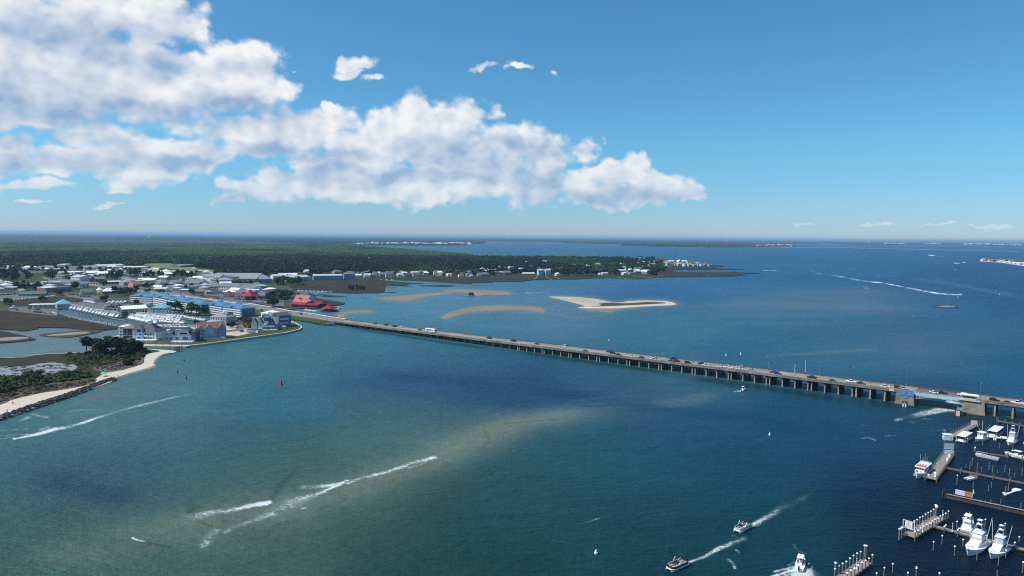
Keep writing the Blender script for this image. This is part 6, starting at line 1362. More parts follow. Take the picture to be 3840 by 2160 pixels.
centre_console('white motor boat with white roof and people aboard, running away at the bottom edge',(p.x,p.y,.1),rz,8.6)
for i,(x,y,a,c,w)in enumerate([(-1.6,.6,0,('navy','khaki','brown'),'rear left'),(-1.7,-.7,.4,('black','grey','black'),'rear right'),(-.3,.5,0,('black','navy','brown'),'at the wheel'),(.1,-.75,0,('grey','khaki','blond'),'beside the wheel')]):
 person(False,*c,L2W((p.x,p.y,.1),rz,x,y,.55),rz+a,f'person in {c[0]} standing {w} aboard the white-roofed motor boat','people aboard the white-roofed motor boat')
p=Gk('M',915,822,0)
centre_console('little white motor boat with canopy just off the middle of the bridge',(p.x,p.y,0),heading(p,Gk('M',975,800)),6.0)
p=Gk('M',2312,770,0);centre_console('white motor boat half hidden under the bridge between piles',(p.x,p.y+6,0),heading(p,Gk('M',2400,760)),6.0)
for k,x,y,x2,y2,L,lab in(('G',1722,880,1640,878,7,'white speedboat with the longest straight white wake in the bay'),('G',1297,346,1400,354,8,'tiny white speedboat with a short wake far out near the long bridge'),('G',1782,443,1755,447,8,'tiny white boat with spray, right one of the far pair'),('G',1680,455,1740,452,8,'tiny white boat with spray, left one of the far pair'),('G',1652,547,1690,548,7,'tiny white boat alone below the far pair'),('D',2520,350,2400,352,8,'tiny white boat with a wake behind the wooded point'),('F',903,630,850,629,9,'white boat moored off the marsh of the point'),('G',290,548,295,552,5,'tiny dark boat in the middle of the bay'),('C',1900,800,1850,805,9,'white motor boat moored right of the floating red gazebo')):
 p=Gk(k,x,y);centre_console(lab,(p.x,p.y,0),heading(Gk(k,x2,y2),p),L)
POST_ME={}
def post(parent,loc,h,r=.19,cap=True,name='pile',label=None,group=None,below=1.2):
 key=(round(h,1),r,below)
 if key not in POST_ME:POST_ME[key]=MB().cyl((0,0,-below),(0,0,h),r,7,r*.88).mesh('pile',m_postg)
 o=ob(name,POST_ME[key],parent,loc,label=label,cat='mooring post' if label else None,group=group)
 if cap:
  if 'cap' not in POST_ME:
   mb=MB();mb.loft([[(.29*k_*math.cos(i*.8976),.29*k_*math.sin(i*.8976),z)for i in range(7)]for k_,z in((1,-.12),(1,.05),(.1,.28))]);POST_ME['cap']=mb.mesh('cap',m_cap)
  ob('cap',POST_ME['cap'],o,(0,0,h),0,(r/.19,)*2+(1,))
 return o
def dock(label,a,b,w,z,step=2.6,ph=1.4,sides=(1,1),cap=True,mat=None,cat='dock',below=1.5,beams=True):
 """plank deck between ground points a and b, posts down both sides"""
 a,b=Vector((a[0],a[1],0)),Vector((b[0],b[1],0));L=(b-a).length;rz=heading(a,b)
 r=thing('dock',label,cat,a,rz)
 mb=MB()
 n=max(2,int(L/1.2))
 for i in range(n):mb.box(L*i/n,L*(i+1)/n-.04,-w/2,w/2,z-.08,z+rnd.uniform(-.012,.012))
 ob('decking',mb.mesh('decking',mat or m_wood),r,kind='stuff')
 bm=MB()
 for s in(-1,1):bm.box(0,L,s*w/2-.12,s*w/2+.12,z-.42,z-.09)
 ob('beam',bm.mesh('beam',m_wooddk),r)
 for s,on in zip((-1,1),sides):
  if not on:continue
  m=max(1,int(L/step))
  for i in range(m+1):post(r,(min(L*i/m,L),s*(w/2+.16),z),ph*rnd.uniform(.92,1.08),cap=cap,below=below+z)
 return r,L,rz
zd=1.2
d1,L1,rz1=dock('uppermost plank dock with bare posts and a white board at its end',Gk('I',1130,510,zd),Gk('I',1600,275,zd),3.0,zd,2.3,1.3,cap=False)
def board_on(label,k,x,y,w,h,z0,rz,face,name='sign_board',lean=0.,frame_=None):
 r=thing(name,label,'sign',Gk(k,x,y,zd),rz)
 ob('panel',MB().box(-w/2,w/2,-.06,.06,z0,z0+h).mesh('panel',face),r)
 for s in(-1,1):ob('post',MB().cyl((s*w*.45,.14,-1.5),(s*w*.45,.14,z0+h),.12,6).mesh('post',frame_ or m_postg),r)
 return r
board_on('large blank white board at the far end of the uppermost dock','I',1570,300,3.0,2.4,.2,heading(Gk('I',1510,290),Gk('I',1630,295)),m_gel)
d2,L2,rz2=dock('middle T-shaped plank dock with dark posts, beside the white charter boat',Gk('I',700,1370,zd),Gk('I',1065,880,zd),3.6,zd,2.2,1.5,cap=False)
rzb=heading(Gk('I',990,880),Gk('I',1140,885))
r=thing('panel_board','pale blue board of six square panels at the end of the middle dock','sign',Gk('I',1062,880,zd),rzb)
for i in range(3):
 for j in range(2):ob('panel',MB().box(-2.05+i*1.4,-.75+i*1.4,-.06,.06,2.3+j*1.35,3.5+j*1.35).mesh('panel',pm('pale_blue_panel',(.62,.70,.76),.5,.05)),r)
ob('white_panel',MB().box(-1.9,1.9,-.35,-.1,.25,1.9).mesh('white_panel',m_gel),r)
for x in(-2.15,2.15):ob('post',MB().cyl((x,.1,-1.2),(x,.1,5.2),.13,6).mesh('post',m_postg),r)
for n_,(x,y,c,w,h,l)in enumerate([(835,1070,'y',1.1,.35,'olive green mat-topped box on the upper half of the middle dock'),(715,1230,'y',.8,.35,'yellow box on the lower half of the middle dock'),(655,1310,'w',1.3,.5,'white rounded dock box on the lower left of the middle dock'),(785,1330,'w',.8,1.7,'tall white cabinet on the lower right of the middle dock'),(1030,1010,'w',.6,1.2,'white dock pedestal on the right edge of the middle dock'),(1070,940,'w',.6,1.2,'white dock pedestal nearest the six-panel board')]):
 r=thing('dock_box',l,'dock box',Gk('I',x,y,zd),rz2);ob('body',MB().box(-w/2,w/2,-.35,.35,0,h).mesh('body',m_white if c=='w' else pm('olive_box',(.40,.42,.06),.6)),r);ob('lid',MB().loft([[(-w/2-.04,-.4,h),(w/2+.04,-.4,h),(w/2+.04,.4,h),(-w/2-.04,.4,h)],[(-w/2+.1,-.2,h+.14),(w/2-.1,-.2,h+.14),(w/2-.1,.2,h+.14),(-w/2+.1,.2,h+.14)]]).mesh('lid',m_white if c=='w' else pm('olive_box',(.40,.42,.06),.6)),r)
dock('long dark walkway running right from the middle dock',Gk('I',1000,1140,zd),Gk('I',2640,1462,zd),1.3,zd,5.0,.9,cap=False,mat=m_wooddk)
dock('low dark float behind the grey work barge',Gk('I',1590,815,.5),Gk('I',2230,910,.5),.9,.5,7.,1.6,cap=True,mat=m_wooddk)
dock('dark timber walkway with railings under the bridge at the right edge',Gk('I',2050,195,1.4),Gk('I',2640,310,1.4),1.4,1.4,3.2,1.1,cap=False,mat=m_wooddk)
d3a,d3b=Gk('J',750,205,1.6),Gk('J',2000,470,1.6)
L3=(d3b-d3a).length;rz3=heading(d3a,d3b)
bw=thing('breakwater','dark timber breakwater wall with a plank cap and a banner sign on it','breakwater',(d3a.x,d3a.y,0),rz3)
n=int(L3/2.4)
for i in range(n):ob('timber_panel',MB().box(L3*i/n+.03,L3*(i+1)/n-.03,-.2,.2,-1.5,1.5).mesh('timber_panel',m_tdark),bw)
for i in range(n+1):ob('pile',MB().cyl((L3*i/n,.38,-1.5),(L3*i/n,.38,1.55+(.9 if i%4==1 else 0)),.16,6).mesh('pile',m_tdark),bw)
ob('cap_plank',MB().box(-.2,L3,-.45,.45,1.5,1.64).mesh('cap_plank',m_wood),bw)
for dx,dy,h in((-.5,.2,3.6),(-.1,-.3,3.2),(.3,.3,2.4),(-.8,-.2,2.8)):ob('pile',MB().cyl((dx,dy,-1.5),(dx,dy,h),.2,6).mesh('pile',m_tdark),bw)
sg=thing('banner_sign','long banner on the breakwater, white part lettered red and blue, brown right part','sign',tuple(Gk('J',895,232,1.6)),rz3)
u=(Gk('J',1150,285,1.6)-Gk('J',895,232,1.6)).length
ob('white_panel',MB().box(0,u*.55,-.06,.06,.55,2.3).mesh('white_panel',m_white),sg);ob('brown_panel',MB().box(u*.55+.02,u,-.06,.06,.5,2.35).mesh('brown_panel',pm('brown_banner',(.42,.24,.10),.6,.15)),sg)
for x in(.0,u*.47,u*.98):ob('post',MB().cyl((x,.14,-1),(x,.14,2.2),.13,6).mesh('post',m_postg),sg)
def letters(parent,txt,x,z,size,mat,y=-.075):
 c=bpy.data.curves.new('lettering','FONT');c.body=txt;c.size=size;c.extrude=.008
 o_=bpy.data.objects.new('tmp',c);COL.objects.link(o_)
 me=bpy.data.meshes.new_from_object(o_.evaluated_get(bpy.context.evaluated_depsgraph_get()));bpy.data.objects.remove(o_);me.materials.clear();me.materials.append(mat)
 return ob('lettering',me,parent,(x,y,z),(math.pi/2,0,0))
letters(sg,'Boat Rentals &',.25,1.62,.62,pm('red_ink',(.45,.05,.10),.6));letters(sg,'Jet Ski Rentals',.25,.85,.50,pm('blue_ink',(.05,.18,.45),.6))
fl=thing('flag','small white pennant at the right end of the banner sign','flag',Gk('J',1156,262,1.6),rz3);ob('pole',MB().cyl((0,0,-.1),(0,0,3.2),.05,5).mesh('pole',m_white),fl);ob('cloth',MB().loft([[(0,0,1.3),(.5,.1,1.6),(.45,.14,1.6),(0,.04,1.3)],[(0,0,3.1),(.15,.05,3.0),(.15,.09,3.0),(0,.04,3.1)]]).mesh('cloth',m_white),fl)
d4,L4,rz4=dock('lower plank dock with white-capped posts and a white framed sign',Gk('J',190,842,zd),Gk('J',655,555,zd),3.4,zd,2.1,1.9)
dock('narrow plank walkway from the lower dock to the two sportfishing boats',Gk('J',545,682,zd),Gk('J',2010,1062,zd),1.5,zd,3.6,.9)
rzs=heading(Gk('J',100,740),Gk('J',275,795))
r=thing('framed_sign','white pipe-framed sign panel with green lettering on the lower dock','sign',tuple(Gk('J',100,742,zd)),rzs)
u=(Gk('J',275,800,zd)-Gk('J',100,742,zd)).length
ob('frame',MB().box(0,.16,-.08,.08,-.4,3.2).box(u-.16,u,-.08,.08,-.4,3.2).box(0,u,-.08,.08,3.2,3.36).box(.16,u-.16,-.05,.05,.75,.85).mesh('frame',m_white),r)
ob('panel',MB().box(u*.2,u*.8,-.05,.05,.9,3.0).mesh('panel',m_gel),r)
gi=pm('green_ink',(.18,.30,.20),.6);ob('emblem',MB().cyl((u*.5,-.055,2.45),(u*.5,-.065,2.45),.32,8,.28).mesh('emblem',gi),r)
for i,(z,w)in enumerate(((1.9,.42),(1.6,.34),(1.25,.46))):ob('lettering_line',MB().box(u*.5-u*w/2,u*.5+u*w/2,-.062,-.05,z,z+.12).mesh('lettering_line',gi),r)
for cl,lab,pts in(((),'tall dark pile cluster with white caps at the near end of the lower dock',[('J',48,905),('J',62,900),('J',85,880)]),((),'tall dark pile cluster with white caps at the far end of the lower dock',[('J',594,530),('J',610,545),('J',602,560)]),((),'pair of tall white-capped piles at the far end of the bottom dock',[('K',1038,640),('K',1072,645)]),((),'thick white-capped pile at the left of the bottom dock',[('K',330,1075)])):
 p0=Gk(*pts[0]);r=thing('pile_cluster',lab,'piles',p0)
 for i,pt in enumerate(pts):
  w=Gk(*pt)-p0;post(r,tuple(w),3.6 if pt[0]=='J' else 4.4,.28)
d5,L5,rz5=dock('bottom plank dock with tall white-capped posts at the lower edge',Gk('K',470,1100,zd),Gk('K',1085,668,zd),3.0,zd,2.2,2.3)
for i,(k,x,y,h,l)in enumerate([('K',850,862,3.3,'white lamp post on the bottom dock'),('J',703,580,2.9,'white lamp post at the far end of the lower dock'),('J',400,778,3.6,'white lamp post in the middle of the lower dock'),('J',850,780,2.9,'white lamp post on the walkway to the sportfishing boats')]):
 r=thing('dock_lamp',l,'lamp post',Gk(k,x,y,zd));ob('pole',MB().cyl((0,0,0),(0,0,h-.5),.10,6,.07).mesh('pole',m_white),r);ob('base',MB().cyl((0,0,0),(0,0,.5),.22,6,.12).mesh('base',m_white),r);ob('lamp_head',MB().loft([[(.14*q_*math.cos(j),.14*q_*math.sin(j),h-.5+z)for j in(0,1.05,2.1,3.14,4.2,5.2)]for q_,z in((.6,0),(1.3,.3),(.2,.55))]).mesh('lamp_head',pm('pale_lamp_head',(.72,.74,.74),.4)),r)
MP=[('I',1410,1150,1.6,0),('I',1487,1182,3.2,0),('I',1532,1120,3.6,0),('I',1550,1118,3.4,0),('I',1635,1200,3.2,0),('I',1720,1232,2.1,0),('I',1873,1192,3.4,0),('I',1945,1250,3.0,0),('I',2045,1262,1.4,0),('I',2192,1232,3.0,0),('I',2280,1320,3.2,0),('I',2385,1340,1.6,0),('I',2535,1310,3.2,0),('I',1228,1450,3.0,1),('I',2080,762,2.6,0),('I',1743,705,2.2,0),('I',1575,800,1.6,0),('I',988,712,1.2,0),('I',2030,192,2.2,0),('I',1437,660,2.4,1),('I',2350,790,2.2,0),('I',1107,615,2.2,0),
('J',563,1062,2.7,1),('J',692,972,2.8,1),('J',882,1142,2.9,1),('J',1008,1002,2.2,1),('J',1220,1212,2.6,0),('J',1545,1292,2.6,0),('J',1655,1175,2.4,1),('J',1858,932,1.6,1),('J',1910,1402,3.2,1),('J',305,1450,2.6,1),('J',175,1535,2.6,1),('J',650,1540,2.6,1),('J',787,582,2.6,1),('J',917,738,2.5,1),('J',1006,684,2.6,1),('J',1645,765,2.4,1),('J',1063,590,2.0,1),('J',1345,690,2.2,1),('J',1525,1500,2.6,0),('J',1395,170,2.4,0),('J',1165,118,2.4,0),('J',920,70,2.2,0),('J',1440,120,2.4,0),('J',1655,200,2.8,0),('J',1695,165,2.8,0),('J',1582,358,1.6,0),('J',1885,428,1.8,0),('J',1432,330,1.0,0),('K',1720,950,2.6,1),('K',1513,1045,2.6,1),('K',1330,1180,2.6,1),('K',2083,1170,2.6,1),('K',2290,1060,2.6,1)]
for i,(k,x,y,h,c)in enumerate(sorted(MP,key=lambda t_:q(t_[0],t_[1],t_[2])[0])):
 post(None,Gk(k,x,y),h,.17,bool(c),'mooring_post',f'{"white-capped" if c else "bare dark"} mooring post in right marina water, {ordn(i % 50)} counted from {"left" if i < 50 else "right"}','mooring posts in the right marina')
def boat_at(k,xb,yb,xs,ys,z=0.):
 b,s=Gk(k,xb,yb,z),Gk(k,xs,ys,z);m=(b+s)/2;return(m.x,m.y,0.),heading(s,b),(b-s).length
loc,rz,L=boat_at('J',1052,1185,1345,935);sportfisher('large white sportfishing boat with outriggers, left of the two at the lower dock',loc,rz,15.)
loc,rz,L=boat_at('J',1400,1228,1660,1010);sportfisher('white sportfishing boat with windowed flybridge, right of the two at the lower dock',loc,rz,13.)
loc,rz,L=boat_at('J',1120,640,1060,800);sportfisher('white sportfishing boat showing its stern, behind the walkway of the lower dock',loc,heading(Gk('J',1060,800),Gk('J',1130,690)),10.,tower=False,outr=False)
loc,rz,L=boat_at('I',2215,765,2420,560);sportfisher('white sportfishing boat with tuna tower in the upper marina',loc,rz,12.,outr=True)
loc,rz,L=boat_at('I',2560,810,2740,600);sportfisher('white boat cut off by the right edge of the picture',loc,rz,11.,tower=False)
loc,rz,L=boat_at('I',1560,640,1840,560)
L=10.;B,hb,hs=3.6,1.7,1.0
r=thing('pilothouse_boat','white pilothouse boat with three front windows between the two covered pontoon boats','boat',loc,rz)
ob('hull',hull_mesh(L,B,hb,hs),r);ob('foredeck',foredeck(L,B,hb,hs,.45,.12),r);ob('deck',MB().box(-4.8,-.6,-1.5,1.5,.2,.7).mesh('deck',m_deckw),r)
ob('wheelhouse',MB().loft([[(-2.6,-1.35,.8),(1.0,-1.2,.8),(1.0,1.2,.8),(-2.6,1.35,.8)],[(-2.6,-1.3,3.9),(.3,-1.15,3.9),(.3,1.15,3.9),(-2.6,1.3,3.9)]]).mesh('wheelhouse',m_gel),r)
ob('roof',MB().box(-2.9,.8,-1.5,1.5,3.9,4.05).mesh('roof',m_gel),r)
for y in(-.72,0,.72):ob('window',MB().loft([[(.56,y-.28,2.8),(.56,y+.28,2.8),(.50,y+.28,2.8),(.50,y-.28,2.8)],[(.42,y-.26,3.5),(.42,y+.26,3.5),(.36,y+.26,3.5),(.36,y-.26,3.5)]]).mesh('window',m_glass),r)
for s in(-1,1):ob('side_window',MB().box(-2.0,-.3,s*1.30-.03,s*1.30+.03,2.7,3.5).mesh('side_window',m_glass),r)
ob('mast',tube(tube(MB(),[(-1,0,4),(-1,0,9.5)],.06),[(-1.3,.8,4),(-2.6,2.6,8)],.03).mesh('mast',m_white),r);ob('antenna',tube(MB(),[(-1.3,-.8,4),(-2.0,-3.2,7.5)],.03).mesh('antenna',m_white),r)
def covered(label,k,pts,hbx):
 c=[Gk(k,*p,3.0)for p in pts];m=sum(c,Vector())/4
 rz=heading((c[0]+c[3])/2,(c[1]+c[2])/2);L=((c[1]+c[2])/2-(c[0]+c[3])/2).length;W=((c[0]-c[3]).length+(c[1]-c[2]).length)/2*.9
 r=thing('covered_pontoon_boat',label,'boat',(m.x,m.y,0),rz)
 n=9
 for i in range(n):ob('roof_strip',MB().extr([(-L/2+L*i/n,2.95),(-L/2+L*(i+1)/n-.05,2.95),(-L/2+L*(i+1)/n-.05,3.08),(-L/2+L*(i+.5)/n,3.17),(-L/2+L*i/n,3.08)],-W/2,W/2).mesh('roof_strip',m_blueawn if i%2 else m_white),r)
 for s in(-1,1):
  ob('float',MB().cyl((-L/2,s*W*.36,.2),(L/2-.3,s*W*.36,.2),.42,8).mesh('float',m_alum),r)
  ob('side_curtain',MB().box(-L/2+1.6,L/2-.2,s*W*.46-.03,s*W*.46+.03,1.5,2.6).mesh('side_curtain',m_navyhull),r)
  ob('fence',MB().box(-L/2+.9,L/2-.2,s*W*.46-.05,s*W*.46+.05,.75,1.5).mesh('fence',m_greyup),r)
  for x in(-L/2+.3,0,L/2-.3):ob('roof_post',MB().cyl((x,s*W*.45,.7),(x,s*W*.45,3.0),.05,5).mesh('roof_post',m_alum),r)
 ob('deck',MB().box(-L/2-.6,L/2,-W/2,W/2,.55,.72).mesh('deck',m_deckw),r)
 ob('bench',MB().box(-L/2+.4,-L/2+1.0,-W*.3,W*.3,.72,1.4).mesh('bench',m_white),r)
 for y in(-W*.36,W*.36):ob('outboard_motor',MB().box(-L/2-1.1,-L/2-.5,y-.25,y+.25,.5,1.5).mesh('outboard_motor',m_alum),r)
 return r
covered('left covered pontoon boat with pale striped roof beside the uppermost dock','I',[(1205,505),(1335,408),(1572,440),(1405,528)][0:1]+[(1335,408),(1572,440),(1405,528)],0)
covered('right covered pontoon boat with pale striped roof behind its boat lift','I',[(1848,395),(1965,303),(2200,322),(2030,432)],0)
lf=thing('boat_lift','grey boat lift platform with white floats in front of the right covered pontoon boat','boat lift',Gk('I',2040,545,.9),heading(Gk('I',1890,530),Gk('I',2195,560)))
ob('platform',MB().box(-4.2,4.2,-1,1,0,.25).mesh('platform',m_deckw),lf)
for x in(-1.6,-.9):ob('float',MB().cyl((x,-1.3,-.9),(x,-1.3,-.1),.35,8).mesh('float',m_gel),lf)
for x in(-4,-1.3,1.3,4):post(lf,(x,-1.2,0),.8,.16,False)
ob('box',MB().box(1.2,3.6,-.4,.4,.25,.9).mesh('box',m_gel),lf);ob('box',MB().box(-2.6,-1.0,-.3,.5,.25,1.2).mesh('box',m_gel),lf)
kb=thing('covered_skiff','boxy white boat under pale blue canopy at left end of uppermost dock','boat',Gk('I',1040,585),heading(Gk('I',980,580),Gk('I',1095,590)))
ob('body',MB().loft([[(-1.9,-1.0,.0),(1.9,-1.0,.0),(1.9,1.4,.0),(-1.9,1.4,.0)],[(-2.0,-1.1,1.6),(2.0,-1.1,1.6),(2.0,1.6,1.6),(-2.0,1.6,1.6)]]).mesh('body',m_gel),kb);ob('canopy',MB().hip(-2.1,2.1,-1.2,1.9,2.6,.5).mesh('canopy',m_blueawn),kb);ob('panel',MB().box(-1.8,1.8,-1.14,-1.05,1.8,2.5).mesh('panel',pm('pale_blue_panel',(.62,.70,.76))),kb)
for x in(-1.9,1.9):ob('canopy_post',MB().cyl((x,-1.1,.8),(x,-1.1,2.6),.05,5).mesh('canopy_post',m_alum),kb)
fl=thing('flag','small pale flag on a pole at the left end of the uppermost dock','flag',Gk('I',980,610));ob('pole',MB().cyl((0,0,-.5),(0,0,5.6),.05,5).mesh('pole',m_white),fl);ob('cloth',MB().loft([[(0,0,4.9),(0,0,5.5),(0,.03,5.5),(0,.03,4.9)],[(-.9,.1,4.8),(-.9,.1,5.4),(-.9,.13,5.4),(-.9,.13,4.8)]]).mesh('cloth',m_blueawn),fl)
gb=thing('work_barge','flat grey aluminium work barge with raised front rail on the middle water','boat',Gk('I',1840,945),heading(Gk('I',1985,965),Gk('I',1690,905)))
ob('hull',MB().loft([[(-4.2,-1.4,-.2),(3.6,-1.4,-.2),(3.6,1.4,-.2),(-4.2,1.4,-.2)],[(-4.3,-1.5,.75),(4.4,-1.5,.85),(4.4,1.5,.85),(-4.3,1.5,.75)]]).mesh('hull',m_alum),gb)
for i in range(6):ob('deck_rib',MB().box(-3.8+i*1.1,-3.3+i*1.1,-1.3,1.3,.8,.9).mesh('deck_rib',m_greyup),gb)
ob('rail',tube(MB(),[(.5,-1.4,.8),(.8,-1.4,1.7),(4.0,-1.3,1.6),(4.0,1.3,1.6),(.8,1.4,1.7),(.5,1.4,.8)],.06).mesh('rail',m_alum),gb);ob('outboard_motor',MB().box(-4.9,-4.3,-.3,.3,.3,1.2).mesh('outboard_motor',m_motor),gb)
loc,rz,L=boat_at('I',2240,925,2600,1010);r=centre_console('white centre console boat with oval top on a lift at the right edge',(loc[0],loc[1],.7),rz,9.0)
lf=thing('boat_lift','dark boat lift cradle under the centre console boat at the right edge','boat lift',(loc[0],loc[1],.4),rz)
ob('bunk',MB().box(-3.6,3.0,-.9,-.6,-.1,.1).box(-3.6,3.0,.6,.9,-.1,.1).mesh('bunk',m_tdark),lf)
for x in(-3,2.4):
 for y in(-2.1,2.1):post(lf,(x,y,0),2.3,.17,True)
loc,rz,L=boat_at('I',385,1405,640,1190)
L=14.;B,hb,hs=4.6,2.4,1.5
r=thing('charter_boat','white charter fishing boat with two red life rafts on its roof','boat',loc,rz)
ob('hull',hull_mesh(L,B,hb,hs),r);ob('deck',MB().box(-6.6,4.2,-1.9,1.9,.3,1.1).mesh('deck',m_greyup),r)
ob('wheelhouse',MB().loft([[(-3.5,-1.6,1.1),(2.6,-1.45,1.1),(2.6,1.45,1.1),(-3.5,1.6,1.1)],[(-3.5,-1.55,3.7),(2.2,-1.4,3.7),(2.2,1.4,3.7),(-3.5,1.55,3.7)]]).mesh('wheelhouse',m_gel),r)
for y in(-.85,0,.85):ob('window',MB().box(2.30,2.36,y-.33,y+.33,2.8,3.4).mesh('window',m_glass),r)
for s in(-1,1):
 for x in(-2.2,-.4,1.2):ob('side_window',MB().box(x-.6,x+.6,s*1.53-.03,s*1.53+.03,2.6,3.3).mesh('side_window',m_glass),r)
ob('roof',MB().box(-6.6,2.9,-2.0,2.0,3.7,3.85).mesh('roof',m_deckw),r)
ob('roof_rail',tube(MB(),[(2.5,-1.8,4.2),(-6.4,-1.8,4.2),(-6.4,1.8,4.2),(2.5,1.8,4.2)],.05).mesh('roof_rail',m_white),r)
for x in(-6.3,-3.6):
 for s in(-1,1):ob('roof_post',MB().cyl((x,s*1.8,1.1),(x,s*1.8,3.7),.06,5).mesh('roof_post',m_white),r)
for x,y in((1.2,-.8),(1.2,.9)):ob('life_raft',MB().loft([[(x-.55*q_,y-.75*q_,z),(x+.55*q_,y-.75*q_,z),(x+.55*q_,y+.75*q_,z),(x-.55*q_,y+.75*q_,z)]for q_,z in((.8,3.85),(1,4.05),(1,4.2),(.7,4.4))]).mesh('life_raft',m_redraft),r)
for i in range(6):ob('life_ring',MB().path([(-.9+.38*math.cos(a),-1.3+i*.5+.0,4.0+.38*math.sin(a))for a in[k_*math.pi/4 for k_ in range(9)]],.08,4).mesh('life_ring',m_redraft if i%2 else m_white),r)
for y,h in((-1.2,8),(-.2,7),(.5,8.6),(1.2,7.4)):ob('antenna',MB().cyl((-1.8,y,3.8),(-1.8,y,h),.035,4).mesh('antenna',m_white),r)
for i,(x,y)in enumerate(((4.0,-.5),(3.6,.6),(3.3,-1.1))):person(False,*[('black','navy','brown'),('grey','khaki','blond'),('navy','black','black')][i],L2W(loc,rz,x,y,1.12),rz,f'person in {["black", "grey", "navy"][i]} standing on the foredeck of the charter boat','people on the charter boat')
sk=thing('skiff','small white twin-hulled skiff lying on a float beside the dark walkway','boat',Gk('I',1475,1385,.2),heading(Gk('I',1560,1350),Gk('I',1380,1400)))
for y in(-.65,.65):ob('hull',MB().loft([[(-2.2,y-.4,0),(-2.2,y+.4,0),(-2.2,y+.35,.7),(-2.2,y-.35,.7)],[(1.4,y-.4,0),(1.4,y+.4,0),(1.4,y+.35,.75),(1.4,y-.35,.75)],[(2.5,y-.1,.4),(2.5,y+.1,.4),(2.5,y+.1,.8),(2.5,y-.1,.8)]]).mesh('hull',m_gel),sk)
ob('deck',MB().box(-2.2,.8,-1.0,1.0,.55,.72).mesh('deck',m_gel),sk);ob('seat',MB().box(-.6,.1,-.4,.4,.7,1.1).mesh('seat',m_greyup),sk)
fd=thing('floating_dock','dark floating dock platform that the small twin-hulled skiff leans on','float',Gk('I',1560,1325,.2),rz2);ob('platform',MB().box(-3.2,2.2,-1.4,1.4,0,.35).mesh('platform',m_wooddk),fd);ob('fender',MB().box(-3.3,2.3,-1.6,-1.4,-.1,.3).mesh('fender',m_tdark),fd)
a=[Gk('J',*p,.25)for p in((1622,210),(1760,172),(1745,140),(1800,122),(1895,142),(1880,160),(1815,168),(1650,228))]
zf=thing('z_float','bright white Z-shaped float on the water behind the breakwater','float',a[0]);V=[Vector(p)-a[0]for p in a]
mb=MB();tri=tessellate_polygon([V]);mb.add([(v.x,v.y,.1)for v in V]+[(v.x,v.y,-.4)for v in V],[t_ for t_ in tri]+[(i,(i+1)%8,(i+1)%8+8,i+8)for i in range(8)]);ob('platform',mb.mesh('platform',m_gel),zf)
ob('pad',MB().cyl((.4,.3,.1),(.4,.3,.4),.5,8).mesh('pad',m_gel),zf)
kr=thing('paddle_raft','bright green paddle raft with riders floating under the bridge at the right','raft',Gk('X',2290,985),heading(Gk('X',2235,985),Gk('X',2340,1000)))
ob('raft',MB().loft([[(-2.4*q_,-1.0*q_,z),(2.4*q_,-1.0*q_,z),(2.4*q_,1.0*q_,z),(-2.4*q_,1.0*q_,z)]for q_,z in((.9,0),(1,.3),(.9,.55))]).mesh('raft',m_lime),kr)
for x in(-1.2,0,1.2):ob('seat',MB().box(x-.3,x+.3,-.4,.4,.5,1.0).mesh('seat',pm('dark_green_seat',(.05,.22,.06))),kr)
pk=Gk('X',2290,985)
def buoy(label,p,col,h=1.6,r_=.5):
 b=thing('buoy',label,'buoy',p);ob('float',MB().cyl((0,0,-.3),(0,0,.5),r_,8).mesh('float',col),b);ob('body',MB().cyl((0,0,.5),(0,0,h),r_*.75,8,r_*.25).mesh('body',col),b)
buoy('red cone buoy alone in the channel',G((1055,1444)),pm('buoy_red',(.45,.04,.05),.5),3.4,1.0);buoy('white ball buoy in the green water at the bottom',G((2235,2076)),m_gel,1.3,.55)
buoy('white buoy near the left of the marina docks',G((2886,1632)),m_gel,1.5,.5)
for i,(x,y)in enumerate(((2470,412),(2380,568),(2502,648),(1700,1440))):
 if i<3:buoy(f'small dark channel marker off the beach, {["upper", "middle", "lower"][i]} of three',Gk('H',x,y),m_tdark,2.4,.5)
for i,(k,x,y)in enumerate((('C',2298,640),('G',2250,878),('G',1690,916),('G',1180,497),('M',875,282),('M',655,298),('N',1500,382))):buoy(f'tiny white buoy in the bay, {ordn(i)} in this order of distance' if 0 else f'tiny pale buoy {["left of the long sandbar near the marsh", "right of the long straight wake", "above the dark islet", "far out in mid bay", "above the middle of the bridge, right one", "above the middle of the bridge, left one", "between bridge and white sandbar"][i]}',Gk(k,x,y),m_gel if i else m_tdark,2.0,.6)
bl=thing('duck_blind','dark boxy hunting blind standing on the far tidal flat','hut',Gk('D',1880,922),.2);ob('box',MB().box(-4,4,-3,3,1.2,4.6).mesh('box',m_tdark),bl);ob('roof',MB().hip(-4.4,4.4,-3.4,3.4,4.6,1.2).mesh('roof',m_tdark),bl)
for x in(-3.4,3.4):
 for y in(-2.4,2.4):ob('leg',MB().cyl((x,y,-.3),(x,y,1.3),.25,5).mesh('leg',m_tdark),bl)
